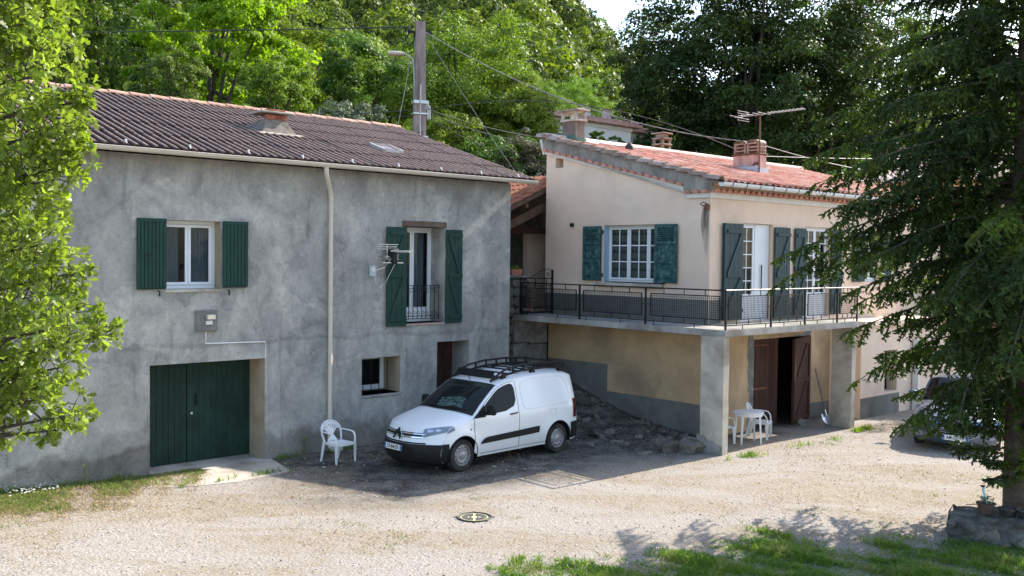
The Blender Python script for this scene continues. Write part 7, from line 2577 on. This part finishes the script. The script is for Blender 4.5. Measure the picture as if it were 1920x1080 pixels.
# dry straw over the yard
n = 240000
X = g.uniform(-9, 13, n)
Y = g.uniform(12, 25.5, n)
dx, dy = X - RO.x, Y - RO.y
xr, yr = dx * _c + dy * _s, -dx * _s + dy * _c
ok = ((yr < 5.5) & (xr < -.2) | (yr < -.1)) & (yr > -8.5)
m = fbm(X, Y, .8, 8) * .5 + fbm(X, Y, 3.1, 9) * .35
k = ok & (g.random(n) < np.clip(m * .8 - .02, 0, 1) * .7)
blades('dry_grass', X[k], Y[k], .012, .045, LM['straw'], 'scattered dry grass over the gravel yard', 'dry grass', 1.6, .004)
m = fbm(X, Y, 1.3, 18) * .5 + fbm(X, Y, 4.1, 19) * .4 + np.exp(-((Y - edge.mean()) / .01) ** 2) * 0
k = ok & (g.random(n) < np.clip(m * 1.6 - 1.15, 0, 1) * .5)
blades('weeds', X[k], Y[k], .015, .06, LM['grass'], 'small green weeds scattered over the gravel yard', 'weeds', .8, .005)
# weeds along wall feet and pillar
pts = []
for (x0, x1, y, cnt, fr) in ((-7, -2.4, -.06, 900, LW), (.2, 2.2, -.12, 300, LW), (3.2, 6.4, -.1, 200, LW), (-.3, .6, -.35, 260, RW), (4.9, 5.8, -.3, 300, RW), (-2.3, .1, -1.2, 260, LW), (-.3, 3.8, -.5, 260, RW)):
    for i in range(cnt):
        w = fr(g.uniform(x0, x1), y + g.normal() * .07)
        pts.append((w.x, w.y))
pts = np.array(pts)
cl = fbm(pts[:, 0], pts[:, 1], 3, 3) > -.1
pts = pts[cl]
blades('weeds', pts[:, 0], pts[:, 1], .03, .16, LM['grass'], 'weeds growing along the feet of the walls and pillars', 'weeds', .45, .007)
# leaf litter
n = 9000
X = g.uniform(-8, 12, n)
Y = g.uniform(12.2, 24.5, n)
dx, dy = X - RO.x, Y - RO.y
xr, yr = dx * _c + dy * _s, -dx * _s + dy * _c
k = (((yr < 5.4) & (xr < 1.2)) | (yr < -.1)) & (fbm(X, Y, 1.7, 33) + g.normal(size=n) * .5 > .15)
P3 = np.stack([X[k], Y[k], ground_z(X[k], Y[k]) + .008], -1)
v, f = rhombi(P3, unit(g.normal(size=P3.shape) * [1, 1, .15]), unit(g.normal(size=P3.shape) * .35 + [0, 0, 1]), g.uniform(.02, .06, len(P3)), g.uniform(.012, .03, len(P3)))
tag(place('leaf_litter', np_mesh('leaf_litter', v, f, pm('brown_dry_leaves', (.13, .085, .045), (.26, .18, .10), 9, .9))), 'dry brown leaves and twigs scattered over the yard', 'leaf litter', kind='stuff')
# pebbles
bmp = bmesh.new()
bmesh.ops.create_icosphere(bmp, subdivisions=1, radius=1)
pv = np.array([v.co[:] for v in bmp.verts])
pf = np.array([[v.index for v in f_.verts] for f_ in bmp.faces])
bmp.free()
n = 9500
X = g.uniform(-9, 12, n)
Y = 12 + 13 * g.random(n) ** 1.3
dx, dy = X - RO.x, Y - RO.y
xr, yr = dx * _c + dy * _s, -dx * _s + dy * _c
k = (((yr < 5.5) & (xr < 1.2)) | (yr < -.1)) & (fbm(X, Y, .9, 12) + g.normal(size=n) * .6 > -.2)
X, Y = X[k], Y[k]
s = .005 + .017 * g.random(len(X)) ** 3
sc3 = np.stack([s, s * g.uniform(.6, 1, len(s)), s * g.uniform(.4, .7, len(s))], -1)
Z = ground_z(X, Y)
v = pv[None] * sc3[:, None] * g.uniform(.8, 1.2, (len(X), len(pv), 1)) + np.stack([X, Y, Z + sc3[:, 2] * .4], -1)[:, None]
f = pf[None] + (np.arange(len(X)) * len(pv))[:, None, None]
tag(place('gravel', np_mesh('gravel', v.reshape(-1, 3), f.reshape(-1, 3), pm('pale_pebbles', (.40, .36, .32), (.60, .55, .50), 9, .95))), 'loose pale gravel stones scattered over the yard', 'gravel', kind='stuff')
# daisies at the far left
fl_ = MB()
for i in range(60):
    w = LW(g.uniform(-4.9, -4.05), g.uniform(-.55, -.05))
    z = float(ground_z(w.x, w.y)) + g.uniform(.04, .13)
    r = g.uniform(.012, .022)
    a = g.uniform(0, 3)
    fl_.add([(w.x + r * math.cos(a + q), w.y + r * math.sin(a + q), z + .004 * (q_ % 2)) for q_, q in enumerate(np.linspace(0, 6.283, 7)[:-1])], [tuple(range(6))])
tag(fl_.build('daisies', pm('white_petals', (.8, .8, .76), (.75, .75, .7), 5), None, fix=False), 'cluster of small white flowers at the left foot of the grey wall', 'flowers', kind='stuff')
# weed with yellow flower and small leafy plants
GS = pm('green_stem', (.06, .12, .02), (.08, .15, .03), 5)
def weed(label, w, h, n=18, mat='grass', leaf=.06):
    t = thing('weed', label, 'plant', (w.x, w.y, float(ground_z(w.x, w.y))))
    MB().tube([(0, 0, 0), (.01, 0, h * .5), (-.01, .01, h)], [.005, .004, .002], 5).build('stem', GS, t)
    gg = np.random.default_rng(int(abs(w.x) * 100))
    zz = gg.uniform(.1, 1, n) * h
    c = np.stack([gg.normal(size=n) * .045, gg.normal(size=n) * .045, zz], -1)
    nr = unit(gg.normal(size=(n, 3)) * .5 + np.array([0, 0, 1]))
    v, f = rhombi(c, gg.normal(size=(n, 3)), nr, np.full(n, leaf), np.full(n, leaf * .45))
    place('leaves', np_mesh('leaves', v, f, LM[mat]), t)
    return t
wd = weed('tall weed with one yellow flower at the foot of the wall left of the garage', LW(-3.55, -.12), .34)
MB().lathe([(0, 0), (.022, .004), (.018, .012), (0, .014)], 8, (-.01, .01, .34)).build('flower', pm('yellow_petals', (.75, .62, .03), (.8, .68, .05), 5), wd)
weed('leafy weed against the wall between the garage and the lone chair', LW(.83, -.10), .38, 26)
weed('small leafy weed left of the garage corner', LW(-2.95, -.10), .22, 20)
gg = np.random.default_rng(4)
n = 50
c = np.stack([gg.normal(size=n) * .05, gg.normal(size=n) * .05, .14 + gg.random(n) * .12], -1)
v, f = rhombi(c, gg.normal(size=(n, 3)), unit(gg.normal(size=(n, 3)) * .5 + np.array([0, 0, 1])), np.full(n, .06), np.full(n, .03))
place('leaves', np_mesh('leaves', v, f, LM['olive']), pot1)
n = 60
c = np.stack([gg.uniform(-.17, .17, n), gg.normal(size=n) * .04, .15 + gg.random(n) * .09], -1)
v, f = rhombi(c, gg.normal(size=(n, 3)), unit(gg.normal(size=(n, 3)) * .5 + np.array([0, 0, 1])), np.full(n, .09), np.full(n, .04))
place('leaves', np_mesh('leaves', v, f, LM['fresh']), PT)
for o in [o for o in bpy.data.objects if o.type == 'MESH' and o.parent and o.parent not in list(bpy.data.objects)]:
    bpy.data.objects.remove(o)
